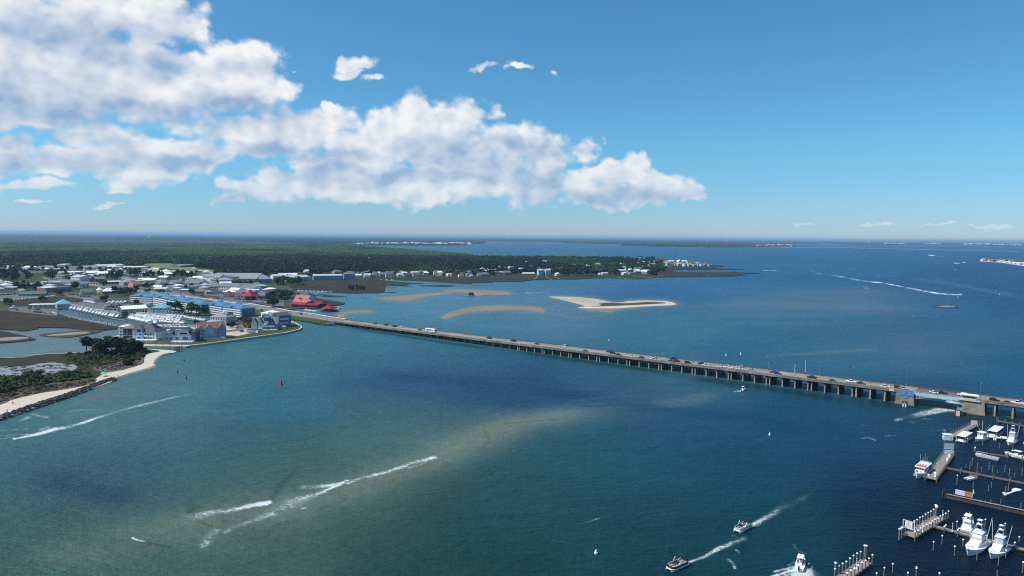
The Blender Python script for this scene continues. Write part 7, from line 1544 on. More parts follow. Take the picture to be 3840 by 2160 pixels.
#  left marina, parked cars, jetty, beach, far things
def light_boat(L,tower):
 """moored boat seen from far: hull, foredeck, cabin, flybridge, top, frame"""
 B,hb,hs=L*.31,L*.15,L*.08;x=lambda u:-L/2+L*u
 r=thing('moored_boat','boat','boat')
 ob('hull',hull_mesh(L,B,hb,hs),r);ob('foredeck',foredeck(L,B,hb,hs,.4,.2),r)
 ob('cabin',MB().loft([[(x(.25),-B*.37,.3),(x(.7),-B*.24,hb*.7),(x(.7),B*.24,hb*.7),(x(.25),B*.37,.3)],[(x(.25),-B*.35,hs+1.9),(x(.55),-B*.28,hs+1.8),(x(.55),B*.28,hs+1.8),(x(.25),B*.35,hs+1.9)]]).mesh('cabin',m_gel),r)
 ob('cockpit',MB().box(x(.02),x(.25),-B*.4,B*.4,.1,hs*.5).mesh('cockpit',m_greyup),r)
 for s in(-1,1):ob('side_window',MB().box(x(.29),x(.5),s*B*.345-.05,s*B*.345+.05,hs+1.2,hs+1.7).mesh('side_window',m_glass),r)
 if tower:
  ob('flybridge',MB().box(x(.22),x(.46),-B*.3,B*.3,hs+1.9,hs+2.7).mesh('flybridge',m_gel),r)
  ob('hardtop',MB().box(x(.2),x(.44),-B*.3,B*.3,hs+4.0,hs+4.15).mesh('hardtop',m_gel),r)
  fr=MB()
  for s in(-1,1):
   for u in(.23,.42):tube(fr,[(x(u),s*B*.28,hs+2.6),(x(u),s*B*.28,hs+4.0)],.07)
   tube(fr,[(x(.4),s*B*.42,hs+1),(x(.3),s*B*.6,hs+L*.6)],.07)
  ob('frame',fr.mesh('frame',m_white),r)
 else:ob('windscreen',MB().box(x(.52),x(.56),-B*.25,B*.25,hs+1.7,hs+2.3).mesh('windscreen',m_glass),r)
 return r
BP={}
def boats(k,a,b,n,L,face,tower,where,group,z=0.,jit=.6,cat='boat'):
 for i in range(n):
  u=(i+.5)/n;px=(a[0]+(b[0]-a[0])*u,a[1]+(b[1]-a[1])*u)
  p=Gk(k,*px,z);h=heading(Gk(k,*px),Gk(k,px[0]+face[0],px[1]+face[1]))+rnd.uniform(-.06,.06)
  p=p+Vector((rnd.uniform(-jit,jit),rnd.uniform(-jit,jit),0));lab=where+(f', {ordn(i)} from left' if n>1 else '')
  if tower not in BP:r=BP[tower]=light_boat(14.,tower);r.location=p;r.rotation_euler=(0,0,h);r.scale=(L/14,)*3;tag(r,lab,cat,group)
  else:dup(BP[tower],None,p,h,L/14*rnd.uniform(.9,1.1),label=lab,group=group,cat=cat)
boats('A',(1050,800),(1790,940),15,14.5,(-60,12),True,'white sportfishing boat along the quay below the car park','boats along the quay')
boats('A',(1090,778),(1500,840),5,11,(-60,10),False,'low white motor boat behind the quay row','boats behind the quay row')
boats('B',(340,950),(760,1032),14,14,(-60,14),True,'white sportfishing boat in the front row before the dark restaurant','front row of the restaurant docks')
boats('B',(440,915),(1000,965),15,13,(-60,8),True,'white boat in the middle row before the dark restaurant','middle row of the restaurant docks')
boats('B',(780,1000),(1180,1030),9,13,(-60,20),False,'white boat in the row nearest the many docked yachts','row of low boats in the basin')
boats('B',(1180,935),(1500,985),11,11,(-50,6),False,'white boat at the slips in front of the hotel palms','boats before the hotel')
boats('B',(740,1080),(1290,1095),8,15,(-60,2),False,'white yacht moored right behind the waterfront houses','yachts behind the houses')
boats('B',(940,930),(1150,950),4,11,(-50,10),True,'white flybridge boat near the pale blue annex','boats near the annex')
boats('B',(560,950),(1120,1000),12,13,(-60,12),True,'white flybridge boat in the inner row before the restaurant','inner row of the restaurant docks')
boats('B',(900,905),(1200,925),7,10,(-50,6),False,'small white boat along the annex quay','boats along the annex quay')
boats('A',(985,905),(1230,965),6,8,(30,-16),False,'small white boat on upper half of marsh-side pier','boats on the marsh-side pier',.3)
boats('A',(1260,975),(1760,1055),10,8,(30,-16),False,'small white boat on lower half of marsh-side pier','boats on the marsh-side pier',.3)
boats('A',(780,850),(860,880),3,8,(-40,-20),False,'white boat on a trailer beside the aqua fence box','boats stored ashore',1.2)
boats('A',(1270,690),(1440,720),4,11,(40,6),True,'white boat propped ashore right of the aqua pavilion','boats stored ashore',1.4)
boats('A',(1640,705),(1950,700),5,12,(40,-4),False,'white boat propped ashore left of the hotel','boats stored ashore',1.4)
boats('A',(-60,690),(560,632),16,8,(40,-6),False,'white-wrapped boat in the left edge boat yard','boats in the boat yard',1.3)
boats('A',(590,640),(820,605),6,8,(40,-6),False,'white boat at the right end of the boat yard','boats in the boat yard',1.3)
boats('A',(150,790),(220,800),1,9,(-60,4),True,'lone white boat ashore at the left end of the marina car park','boats stored ashore',1.3)
boats('C',(1380,825),(1580,845),3,10,(40,4),False,'white canopied boat docked before the large red-roofed restaurant','boats at the red restaurant')
boats('C',(1260,528),(1800,548),9,8,(40,2),False,'pale boat moored along the creek bank behind the red restaurant','boats along the creek')
boats('D',(480,682),(720,690),3,8,(40,2),False,'white boat in the marsh creek before the white houses','boats in the marsh creek')
dock('long pale pier with piles along the marsh side of the marina, upper half',Gk('A',965,905),Gk('A',1235,978),3.0,1.2,4,1.0,cap=False);dock('long pale pier with piles along the marsh side of the marina, lower half',Gk('A',1235,978),Gk('A',1765,1075),3.0,1.2,4,1.0,cap=False)
for i,(k,a,b,w)in enumerate([('A',(1640,940),(1900,985),2.5),('B',(300,930),(1190,955),2.5),('B',(1170,960),(1480,1000),2.2),('B',(2160,938),(1770,898),2.0),('C',(610,940),(300,918),2.0)]):dock(f'grey floating dock in the town marina, {["by the quay corner", "between the two boat rows", "before the hotel palms", "along the hotel bulkhead", "along the canal near the blue house"][i]}',Gk(k,*a),Gk(k,*b),w,.9,7,1.6,cap=False)
for i,(k,a,b,lab)in enumerate([('E',(490,612),(420,680),'jetty from the left white three-storey house'),('E',(590,640),(690,690),'jetty from the right white three-storey house'),('E',(735,650),(800,675),'short jetty right of the three-storey pair'),('E',(1320,652),(1450,675),'plain dark jetty in mid shore'),('E',(1690,650),(1890,690),'longest jetty of the point, white-railed'),('E',(1900,625),(2310,672),'pale jetty running along the right shore'),('F',(100,655),(260,670),'small pier right of the pale jetty'),('F',(480,628),(730,634),'low dark fence pier off the marsh'),('D',(500,795),(740,805),'low row of dark posts across the creek mouth'),('D',(1130,680),(1300,668),'footbridge over the marsh creek')]):
 dock('narrow '+lab,Gk(k,*a),Gk(k,*b),2.2,1.2,8,1.0,cap=False,mat=m_wooddk if 'dark' in lab else m_wood)
mp=sorted([(1150+i*28+rnd.uniform(-8,8),835+i*10+(i%3)*26)for i in range(22)])
for i,(x,y)in enumerate(mp):post(None,Gk('A',x,y),4.2,.22,False,'mooring_pole',f'tall dark mooring pole in the marina basin, {ordn(i)} from the left','mooring poles in the basin')
for i,x in enumerate((2095,2190,2290)):post(None,Gk('H',x,262),6.5,.16,False,'channel_post',f'thin dark post off the spit seawall, {["left", "middle", "right"][i]} of three','posts off the seawall')
r=thing('pile_dolphin','cluster of weathered leaning piles at the tip of the near beach','piles',Gk('H',2385,285))
for dx,dy in((-3,0),(-2,1),(-.6,0),(.4,1),(1.6,.2),(3.4,.4)):ob('pile',MB().cyl((dx,dy,-1),(dx*.9,dy,4.4+dx*.2),.32,6).mesh('pile',m_tdark),r)
ob('crossbeam',MB().box(-3.2,1.8,-.2,.2,3.2,3.6).mesh('crossbeam',m_tdark),r)
CC=['white','black','silver','dark grey','white','navy blue','silver','red','beige','black','green']
def parked(k,a,b,n,face,where):
 for i in range(n):
  u=(i+.5)/n;px=(a[0]+(b[0]-a[0])*u,a[1]+(b[1]-a[1])*u);c=CC[rnd.randrange(len(CC))];kd=['sedan','suv','suv','pickup'][rnd.randrange(4)]
  car(kd,c,Gk(k,*px,1.0),heading(Gk(k,*px),Gk(k,px[0]+face[0],px[1]+face[1]))+rnd.uniform(-.05,.05),f'{c} {KN[kd]} parked {where}'+(f', {ordn(i)} from left' if n>1 else ''),'cars parked '+where,parts=False)
for row in[('A',(430,790),(600,812),9,(20,-14),'in back row of the marsh-side lot'),('A',(440,840),(770,868),10,(20,-14),'in front row of the marsh-side lot'),('A',(1540,800),(1830,822),13,(18,-14),'behind the quay, front row'),('A',(1560,770),(1800,780),11,(18,-14),'behind the quay, middle row'),('A',(1640,745),(1960,755),11,(18,-14),'behind the quay, back row'),('A',(240,822),(290,826),1,(20,0),'alone near the left end of the marsh-side lot'),
('A',(990,585),(1200,592),8,(10,-12),'by the green-roofed building'),('A',(1210,612),(1420,618),8,(10,-12),'in front of the yellow arch'),('A',(-100,600),(240,575),12,(16,-12),'in the boat yard'),('A',(700,400),(1080,415),12,(14,-8),'beside the brick shop'),('A',(1200,410),(1560,432),9,(14,-8),'before the outlet mall'),('A',(300,215),(900,240),14,(14,-6),'before the far-left stores'),('A',(1300,215),(1960,225),14,(14,-6),'before the superstores'),
('B',(1410,600),(1720,622),11,(12,-10),'left of the red bars'),('B',(1400,622),(1760,648),12,(12,-10),'in second row left of the red bars'),('B',(1900,645),(2080,662),7,(12,-10),'before the red bars'),('B',(2100,690),(2440,720),10,(12,-10),'below the eight-sided red pavilion'),('B',(2250,660),(2560,680),10,(12,-10),'right of the eight-sided red pavilion'),('C',(640,720),(830,760),6,(12,-10),'in front row left of large red roof'),('C',(740,672),(1040,690),10,(12,-10),'in back row left of large red roof'),
('B',(820,525),(980,535),6,(12,-8),'by the filling station'),('B',(700,500),(790,505),4,(12,-8),'by the salmon restaurant'),('B',(900,880),(1180,850),8,(14,-6),'below the hotel palms')]:parked(*row)
def rock_mesh(seed):
 r2=random.Random(seed);mb=MB();mb.ball((0,0,0),(1,.8,.6),7,4)
 mb.v=[(x*r2.uniform(.7,1.2),y*r2.uniform(.7,1.2),z*r2.uniform(.7,1.25))for x,y,z in mb.v];return mb
m_rock=pm('jetty_rock',(.055,.055,.06),.85,.45,1.5,obvar=.5)
RK=[rock_mesh(i).mesh('boulder',m_rock)for i in range(4)];RKP=[rock_mesh(i).mesh('boulder',m_stone)for i in range(4)]
def rocks(label,pts,w,n_part,n_stuff,meshes,mat,sz,name='rock_jetty'):
 P=[Gk('H',*p)for p in pts];r=thing(name,label,'jetty' if 'jetty' in name else 'rocks',P[0])
 Ls=[(b-a).length for a,b in zip(P,P[1:])];T=sum(Ls);mb=MB();srcs=[rock_mesh(i)for i in range(4)]
 for i in range(n_part+n_stuff):
  d=rnd.uniform(0,T*.72 if i<n_part and n_stuff else T);j=0
  while j<len(Ls)-1 and d>Ls[j]:d-=Ls[j];j+=1
  a,b=P[j],P[j+1];dr=(b-a).normalized();nn=Vector((-dr.y,dr.x,0));v=rnd.uniform(-1,1)
  p=a+dr*d+nn*v*w/2+Vector((0,0,1.5*(1-v*v)-.1))-P[0];s=sz*rnd.uniform(.6,1.3)
  if i<n_part:ob('boulder',meshes[i%4],r,tuple(p),(rnd.uniform(-.4,.4),rnd.uniform(-.4,.4),rnd.uniform(0,6)),(s,s,s))
  else:q_=srcs[i%4];mb.add([(x*s+p.x,y*s+p.y,z*s+p.z)for x,y,z in q_.v],q_.f)
 if mb.v:ob('boulders',mb.mesh('boulders',mat),r,kind='stuff')
 return r
rocks('long dark rock jetty running along the near beach',[(1530,662),(1440,690),(1100,815),(850,905),(600,985),(300,1085),(0,1185),(-400,1320)],6.0,290,420,RK,m_rock,1.25)
rocks('band of pale rubble along the foot of the spit lawn',[(1400,150),(1440,178),(1520,195)]+[((x-0)/1,0)for x in()]+[(1800,192),(2000,188),(2200,190),(2560,196)],3.5,150,0,RKP,m_stone,.9,'rubble_bank')
r=thing('groyne','low line of dark rocks and timbers off the tip of the near beach','rocks',Gk('H',2200,280))
for i in range(24):p=Gk('H',2120+i*9.4,262+i*1.2+rnd.uniform(-6,6))-Gk('H',2200,280);ob('boulder',RK[i%4],r,tuple(p),rnd.uniform(0,6),(1.5,1.0,.9))
u=thing('beach_umbrella','turquoise beach umbrella on the near beach','umbrella',Gk('H',1392,610,.95));ob('pole',MB().cyl((0,0,0),(0,0,2.3),.04,5).mesh('pole',m_white),u);ob('canopy',MB().loft([[(q_*math.cos(j*.785),q_*math.sin(j*.785),z)for j in range(8)]for q_,z in((2.0,1.9),(1.5,2.3),(.1,2.7))]).mesh('canopy',pm('turquoise_cloth',(.10,.55,.48),.7)),u)
for i,(x,y,c,l)in enumerate([(1420,605,('navy','khaki','brown'),'standing right of the turquoise umbrella'),(1345,625,('white','grey','blond'),'standing left of the turquoise umbrella'),(1535,640,('red','navy','black'),'at the water edge, left of a pair'),(1585,625,('black','khaki','brown'),'at the water edge, right of a pair'),(1075,830,('white','white','blond'),'on the rock jetty in white'),(168,988,('navy','khaki','brown'),'on the lower beach, left of two walkers'),(183,990,('grey','black','black'),'on the lower beach, right of two walkers'),(98,1098,('black','grey','brown'),'near the rocks at the lower left beach'),(1515,680,('teal','navy','black'),'at the end of the rock jetty'),(740,945,('white','navy','black'),'in mid jetty')]):person(False,*c,Gk('H',x,y,1.0 if 'jetty' not in l else 1.6),i*1.7,'person '+l,'people on the beach')
r=thing('beach_sign','small yellow sign post at the back of the near beach','sign',Gk('H',1915,432,.95));ob('post',MB().cyl((0,0,0),(0,0,3.4),.12,5).mesh('post',m_postg),r);ob('panel',MB().box(-.8,.8,-.05,.05,2.0,3.6).mesh('panel',pm('yellow_vinyl',(.75,.55,.03),.5)),r)
m_far=pm('far_concrete',(.42,.42,.42),.8,.1)
def far_bridge(label,a,b,n,hs,w=12.):
 A_,B_=G(a),G(b);r=thing('causeway_bridge',label,'bridge',A_,heading(A_,B_));L=(B_-A_).length
 hgt=lambda u:float(np.interp(u,[h[0]for h in hs],[h[1]for h in hs]));mb=MB();secs=[]
 for i in range(31):u=i/30;z=hgt(u);secs.append([(L*u,-w/2,z-2.2),(L*u,w/2,z-2.2),(L*u,w/2,z),(L*u,-w/2,z)])
 ob('deck',mb.loft(secs).mesh('deck',m_far),r)
 for i in range(n):u=(i+.5)/n;z=hgt(u);ob('pier',PIER,r,(L*u,0,0),0,(3.2,w*.8,z-2))
PIER=MB().box(-.5,.5,-.5,.5,-.2,1).mesh('pier',pm('dark_pier',(.10,.10,.10)))
far_bridge('faint long causeway bridge on piers far behind the wooded point',q('D',2090,131),q('E',1760,158),62,[(0,8),(.3,11),(.38,17),(.5,15),(.7,10),(1,8)])
far_bridge('faint long causeway bridge on piers in the right distance',q('F',1560,246),q('G',2500,303),90,[(0,8),(.3,11),(.38,16),(.45,13),(.7,9),(1,7)])
fh=MB();fh.box(-9,9,-6,6,0,7,0);gable(fh,-9,9,-6,6,7,4,'x',1);FH=fh.mesh('far_house',[wallm('W'),roofm('l')])
fh2=MB();fh2.box(-9,9,-6,6,0,7,0);gable(fh2,-9,9,-6,6,7,4,'y',1);FH2=fh2.mesh('far_house',[wallm('C'),roofm('g')])
def far_row(k,a,b,n,dy,where,sz=1.):
 for i in range(n):x=a[0]+(b[0]-a[0])*(i+rnd.random()*.8)/n;y=a[1]+(b[1]-a[1])*(i/n)+rnd.uniform(-dy,dy);s=sz*rnd.uniform(.8,1.5);ob('far_house',FH if rnd.random()<.7 else FH2,None,Gk(k,x,y,.8),rnd.uniform(-.6,.6),(s,s,s*rnd.uniform(.9,1.3)),label=f'tiny white house {where}, {ordn(i % 50)} from left',cat='house',group='houses '+where)
far_row('D',(100,152),(850,150),26,5,'in left half of far white waterside town',1.3);far_row('D',(850,148),(1880,150),46,8,'in right half of far white waterside town',1.5)
far_row('F',(1560,228),(2060,226),16,3,'on the flat shore beyond the wooded headland',1.6);far_row('G',(700,200),(980,200),14,2,'in left cluster on far right shore',2.);far_row('G',(1250,202),(1460,203),10,2,'in middle cluster on far right shore',2.2);far_row('G',(1780,206),(2576,224),34,4,'in long right cluster on far right shore',2.4)
for px,yb,yt,lab,rr_ in((561,895,884,'white water tower above the left woods',9),(877,889,879,'distant white water tower right of the nearer one',9),(2652,908,901,'tiny white water tower on the horizon, left one',10),(2725,906,894,'tiny white water tower on the horizon, middle one',9),(2862,908,897,'tiny white water tower on the horizon, right one',10),(3257,912,901,'tiny white water tower over the far right shore',10)):
 p=G((px,yb),.8);h=min((yb-yt)*mpp(p),75.);r=thing('water_tower',lab,'water tower',p);ob('stem',MB().cyl((0,0,-1),(0,0,h*.8),h*.07,8,h*.05).mesh('stem',m_white),r);ob('tank',MB().ball((0,0,h*.82),(h*.24,h*.24,h*.16),10,6).mesh('tank',m_white),r)
for px,yb,yt,lab in((341,872,852,'thin radio mast on the left horizon'),(1918,889,870,'faint tall smokestack on the middle horizon'),(1930,889,876,'faint shorter smokestack on the middle horizon')):
 p=G((px,yh(px)+11),.8);h=(yh(px)+5-yt)*mpp(p);r=ob('radio_mast' if 'mast' in lab else 'smokestack',MB().cyl((0,0,0),(0,0,h),2.5 if 'mast' in lab else 7,6,1.5).mesh('mast',m_far),None,p,label=lab,cat='mast' if 'mast' in lab else 'chimney')
r=thing('far_hotel','blocky far high-rise on the horizon near the right edge','building',Gk('G',2440,196,.8),0);ob('wall',MB().box(-90,90,0,60,0,42).mesh('wall',m_far),r);ob('wing',MB().box(-200,160,20,70,0,22).mesh('wing',m_far),r)
#  trees and shrubs
def inpoly(x,y,P):
 r_=np.zeros(x.shape,bool);n=len(P)
 for i in range(n):
  (x1,y1),(x2,y2)=P[i],P[(i+1)%n]
  c=((y1>y)!=(y2>y))&(x<(x2-x1)*(y-y1)/(y2-y1+1e-12)+x1);r_^=c
 return r_
def leafmat(name,a,b,ov=.35):
 return pm(name,a,.75,.35,.5,spec=.15,alpha2=b,mixsc=.25,obvar=ov)
m_leaf=leafmat('broadleaf',(.030,.072,.012),(.046,.095,.017));m_leafd=leafmat('dark_broadleaf',(.014,.036,.010),(.024,.052,.013));m_pine=leafmat('pine_needles',(.012,.028,.013),(.024,.042,.016));m_bark=pm('bark',(.08,.065,.05),.9,.3,2)
m_bushm=leafmat('shrub_leaf',(.026,.048,.012),(.066,.078,.024));m_brown=leafmat('rusty_shrub',(.09,.055,.025),(.06,.055,.02))
ICO=bpy.data.meshes.new('ico');import bmesh
bm_=bmesh.new();bmesh.ops.create_icosphere(bm_,subdivisions=1,radius=1);bm_.to_mesh(ICO)
IV=np.array([v.co[:]for v in ICO.vertices]);IF=np.array([p.vertices[:]for p in ICO.polygons])
bm_.free();bm_=bmesh.new();bmesh.ops.create_icosphere(bm_,subdivisions=2,radius=1);bm_.to_mesh(ICO);bm_.free()
IV2=np.array([v.co[:]for v in ICO.vertices]);IF2=np.array([p.vertices[:]for p in ICO.polygons]);bpy.data.meshes.remove(ICO)
def crown_arrays(seed,nq,fine=False,sx=1.,sz=.8,core=.74,qs_=.30,lobes=6):
 """unit crown: rough lobed core plus leaf sprays standing out of it; centre at z = 0"""
 g=np.random.default_rng(seed);V0,F0=(IV2,IF2)if fine else(IV,IF)
 lob=g.normal(size=(lobes,3));lob/=np.linalg.norm(lob,axis=1)[:,None]
 amp=(V0@lob.T);amp=np.max(np.clip(amp,0,1)**3*g.uniform(.5,1,lobes),1)
 V=V0*(core*(.72+.42*amp)*g.uniform(.86,1.14,len(V0)))[:,None]
 vs,fs=[V],[F0];n=len(V)
 d=g.normal(size=(nq,3));d[:,2]=d[:,2]*.8+.15;d/=np.linalg.norm(d,axis=1)[:,None]
 am=np.max(np.clip(d@lob.T,0,1)**3,1)
 c=d*(core*(.78+.46*am)*g.uniform(.9,1.18,nq))[:,None]
 a=g.normal(size=(nq,3));a/=np.linalg.norm(a,axis=1)[:,None];b=np.cross(a,d+g.normal(size=(nq,3))*.5);b/=np.linalg.norm(b,axis=1)[:,None]+1e-6
 s=(qs_*g.uniform(.5,1.2,nq))[:,None]
 Q=np.stack([c-a*s,c+b*s*.7,c+a*s,c-b*s*.6],1).reshape(-1,3)
 k=np.arange(nq)[:,None]*4+n
 vs.append(Q);fs+=[np.concatenate([k,k+1,k+2],1),np.concatenate([k,k+2,k+3],1)]
 V=np.concatenate(vs);V=V*np.array([sx,sx,sz]);return V,np.concatenate(fs)
def crown_mesh(name,mat,*a,**k):
 V,F=crown_arrays(*a,**k);return raw_mesh(name,V,F,mat,False)
CR={}
for kd,mt,pr in(('leafy',m_leaf,dict(sz=.82)),('dark',m_leafd,dict(sz=.85)),('pine',m_pine,dict(sx=.72,sz=1.15,core=.66))):
 CR[kd]=[crown_mesh('crown',mt,20+i,110,True,**pr)for i in range(4)]
CR['umbrella']=[crown_mesh('crown',m_pine,50+i,170,True,sz=.72,core=.74)for i in range(3)]
TRUNK=MB().path([(0,0,-.3),(.1,0,3),(.05,.1,6.5)],.28,6).mesh('trunk',m_bark)
BUSH=[crown_mesh('shrub',m_bushm,70+i,70,False,sz=.7)for i in range(4)]+[crown_mesh('shrub',m_leafd,80+i,70,False,sz=.7)for i in range(2)]
BUSHB=[crown_mesh('shrub',m_brown,90+i,60,False,sz=.6)for i in range(2)]
NM={'leafy':'leafy_tree','dark':'dark_tree','pine':'pine_tree','umbrella':'umbrella_pine'}
def tree(kd,p,h,label,group,wid=None):
 r=thing(NM[kd],label,'tree',p,rnd.uniform(0,6),group);R_=wid or h*.42
 zc=h-R_*(.8 if kd!='umbrella' else.68);zc=max(zc,R_*.6)
 ob('trunk',TRUNK,r,(0,0,0),0,(h/9,h/9,zc/6.4));ob('crown',CR[kd][rnd.randrange(len(CR[kd]))],r,(0,0,zc),rnd.uniform(0,6),(R_,R_*rnd.uniform(.85,1.1),R_))
 return r
def clear(p,m=0):return all((p.x-c[0])**2+(p.y-c[1])**2>(c[2]*.8+m)**2 for c in CLEAR)
def grove(k,cx,cy,rx,ry,n,kinds,h,where):
 got=[]
 for i in range(n*4):
  if len(got)>=n:break
  a,u=rnd.uniform(0,6.283),math.sqrt(rnd.random());x,y=cx+rx*u*math.cos(a),cy+ry*u*math.sin(a);p=Gk(k,x,y,.9)
  if clear(p,2):got.append((x,p,kinds[rnd.randrange(len(kinds))]))
 cnt={}
 for x,p,kd in sorted(got,key=lambda t_:t_[0]):
  i=cnt.get(kd,0);cnt[kd]=i+1
  lab=f'{dict(leafy="bright leafy", dark="dark leafy", pine="dark pine", umbrella="spreading pine")[kd]} tree {where}, {ordn(i)} from left'
  if len(lab.replace('-',' ').split())>16:lab=lab.replace(' the ',' ')
  tree(kd,p,h*rnd.uniform(.75,1.2),lab,'trees '+where)
for g_ in[('A',200,330,330,75,26,('pine','dark'),16,'in the dark grove at the left edge of the town'),('A',780,330,90,30,9,('leafy',),14,'in the bright clump left of the outlet mall'),('A',1000,320,45,22,4,('dark','leafy'),11,'beside the cream mall shop'),('A',400,500,250,40,16,('pine','dark'),11,'around the houses above the boat yard'),('A',1140,500,60,24,6,('pine','dark'),11,'right of the near-black building'),('A',900,580,60,20,5,('dark',),9,'beside the brick shop car park'),('A',1880,570,190,32,16,('leafy','dark'),11,'in the hedge behind the hotel'),('A',1560,450,70,16,4,('leafy',),10,'on the verge by the main road'),('A',1750,340,120,26,9,('pine','dark'),13,'right of the brick shops'),('A',2030,290,90,34,10,('leafy','dark'),15,'in the big green clump of the town centre'),('A',2330,330,180,24,12,('pine','dark'),13,'in the dark belt below the white shops'),('B',1150,320,180,34,14,('pine','dark'),13,'in the dark belt left of the condominiums'),('A',500,240,400,14,9,('leafy','dark'),10,'between the far-left stores'),('A',1500,222,420,10,12,('leafy','dark'),10,'along the superstore car park'),('A',120,745,50,22,5,('leafy',),8,'on the marsh at the left of the marina lot'),('A',640,690,60,14,4,('leafy',),7,'on the brown marsh left of the pavilion'),('A',1580,680,60,20,5,('dark','leafy'),9,'between the boats stored ashore'),('B',450,740,40,10,3,('leafy',),8,'beside the aqua gazebo'),('B',950,800,40,30,4,('dark',),11,'right of the pale blue annex'),('B',1100,835,90,26,7,('dark','leafy'),11,'among the hotel palms, left'),('B',1300,860,70,24,6,('dark','leafy'),11,'among the hotel palms, middle'),('B',1480,880,50,16,4,('dark',),11,'among the hotel palms, right'),('B',1290,575,60,8,4,('leafy',),8,'before the brown hip roof'),('C',900,770,55,24,5,('dark',),11,'left of the large red roof'),('C',1120,770,40,18,4,('dark','leafy'),12,'before the gable of the large red roof'),('C',1000,640,190,22,18,('dark','leafy'),11,'in the thicket behind the large red roof'),('C',1120,420,210,34,24,('dark','leafy'),12,'in the thicket between the townhouses and the brown marsh'),('C',1350,190,45,20,2,('leafy',),22,'as a lone bright giant in the woods'),('C',960,260,60,20,6,('leafy','dark'),13,'right of the tallest condominium'),('C',2180,515,160,14,12,('pine',),7,'in the dark row on the marsh bank'),('D',160,840,150,16,9,('pine',),7,'on the dark islet of the marsh'),('U',780,400,70,34,4,('dark','leafy'),9,'by the curved driveway'),('U',780,530,70,40,5,('dark',),6,'right of the slate house'),('U',1220,250,60,10,3,('dark',),8,'at the shaded end of the hotel'),('T',2440,590,60,40,3,('dark',),7,'behind the gambrel house'),('A',1350,350,500,20,22,('dark','leafy'),8,'along the street before the outlet mall'),('A',1900,250,420,30,18,('dark','leafy'),10,'between the superstores and the mall'),('B',800,560,300,14,10,('leafy','dark'),6,'on the median of the main road'),('B',1200,490,500,18,14,('dark','leafy'),8,'among the filling station and townhouses'),('B',1900,440,500,30,22,('dark','leafy'),9,'between the rows of townhouses'),('B',1700,280,500,14,16,('dark','leafy'),12,'right behind the condominiums'),('A',600,210,600,24,20,('dark','leafy','pine'),11,'among the far-left warehouses'),('C',1700,320,480,20,20,('dark','leafy'),10,'behind the marsh-edge terraces'),('B',2300,600,250,20,7,('dark',),6,'in the red bars car park'),('A',2350,480,200,20,9,('dark','leafy'),8,'between salmon restaurant and hotel')]:grove(*g_)
UP=[(1165,296,12.5,5.2),(1320,300,12,5.6),(1375,338,13.5,7),(1490,308,13,5.6),(1560,338,14,6.2),(1645,318,11,5.6),(1790,300,11,7),(1238,296,9.5,3.8),(1705,345,9,5),(1850,296,8,5)]
for i,(x,y,h,w)in enumerate(sorted(UP)):tree('umbrella',Gk('H',x,y,1.0),h,f'spreading dark pine on the near spit, {ordn(i)} from the left','pines on the near spit',w)
def bushes(k,poly,n,s,where,meshes=None,z=1.0):
 P=[q(k,*p)for p in poly];xs,ys=[p[0]for p in P],[p[1]for p in P];meshes=meshes or BUSH;got=[]
 while len(got)<n:
  x,y=rnd.uniform(min(xs),max(xs)),rnd.uniform(min(ys),max(ys))
  if inpoly(np.array([x]),np.array([y]),P)[0]:got.append((x,y))
 for i,(x,y)in enumerate(sorted(got)):
  sc=s*rnd.uniform(.5,1.25);hf='' if n<=50 else 'left part, ' if i<50 else 'right part, '
  ob('shrub',meshes[rnd.randrange(len(meshes))],None,G((x,y),z)+Vector((0,0,sc*.3)),rnd.uniform(0,6),(sc,sc*rnd.uniform(.8,1.2),sc*rnd.uniform(.8,1.2)),label=f'shrub {where}, {hf}{ordn(i % 50)} from left',cat='shrub',group='shrubs '+where)
def undergrowth(k,poly,n,s,z=1.0):
 """low scrub that nobody could count, one mesh"""
 P=[q(k,*p)for p in poly];xs,ys=[p[0]for p in P],[p[1]for p in P];V,F,off=[],[],0;arr=[crown_arrays(300+i,24,False,sz=.65)for i in range(4)]
 while n:
  x,y=rnd.uniform(min(xs),max(xs)),rnd.uniform(min(ys),max(ys))
  if not inpoly(np.array([x]),np.array([y]),P)[0]:continue
  A,T=arr[n%4];sc=s*rnd.uniform(.4,1.3);p=G((x,y),z);a=rnd.uniform(0,6)
  V.append(np.stack([(A[:,0]*math.cos(a)-A[:,1]*math.sin(a))*sc+p.x,(A[:,0]*math.sin(a)+A[:,1]*math.cos(a))*sc+p.y,A[:,2]*sc+z+sc*.25],1));F.append(T+off);off+=len(A);n-=1
 return np.concatenate(V),np.concatenate(F)
def scrub(mat,*parts):
 V,F,o_=[],[],0
 for p in parts:v,f=undergrowth(*p);V.append(v);F.append(f+o_);o_+=len(v)
 ob('undergrowth',raw_mesh('undergrowth',np.concatenate(V),np.concatenate(F),mat,False),kind='stuff',label='low tangled undergrowth on the near spit')
scrub(m_bushm,('H',[(1150,340),(1500,300),(1900,262),(2040,262),(1940,330),(1880,390),(1600,420),(1300,480),(1180,440)],260,2.2),('H',[(-200,690),(180,640),(420,620),(700,630),(1180,560),(1230,630),(1000,670),(690,700),(450,740),(200,800),(-200,900)],300,2.4),('H',[(850,330),(1180,310),(1180,500),(1080,560),(1030,440),(900,400)],90,1.2),('H',[(0,605),(500,600),(700,580),(720,640),(0,690)],90,1.4))
scrub(m_scrub,('H',[(-200,900),(0,850),(500,750),(1000,680),(1260,650),(1250,690),(1100,738),(500,842),(200,908),(-200,1030)],320,1.1),('H',[(1250,500),(1450,445),(1700,405),(1890,370),(1900,425),(1780,478),(1640,515),(1420,550)],160,1.0))
bushes('H',[(1180,330),(1500,300),(1900,262),(2030,270),(1940,320),(1880,370),(1600,400),(1300,470),(1200,420)],80,3.0,'in the thicket of the near spit')
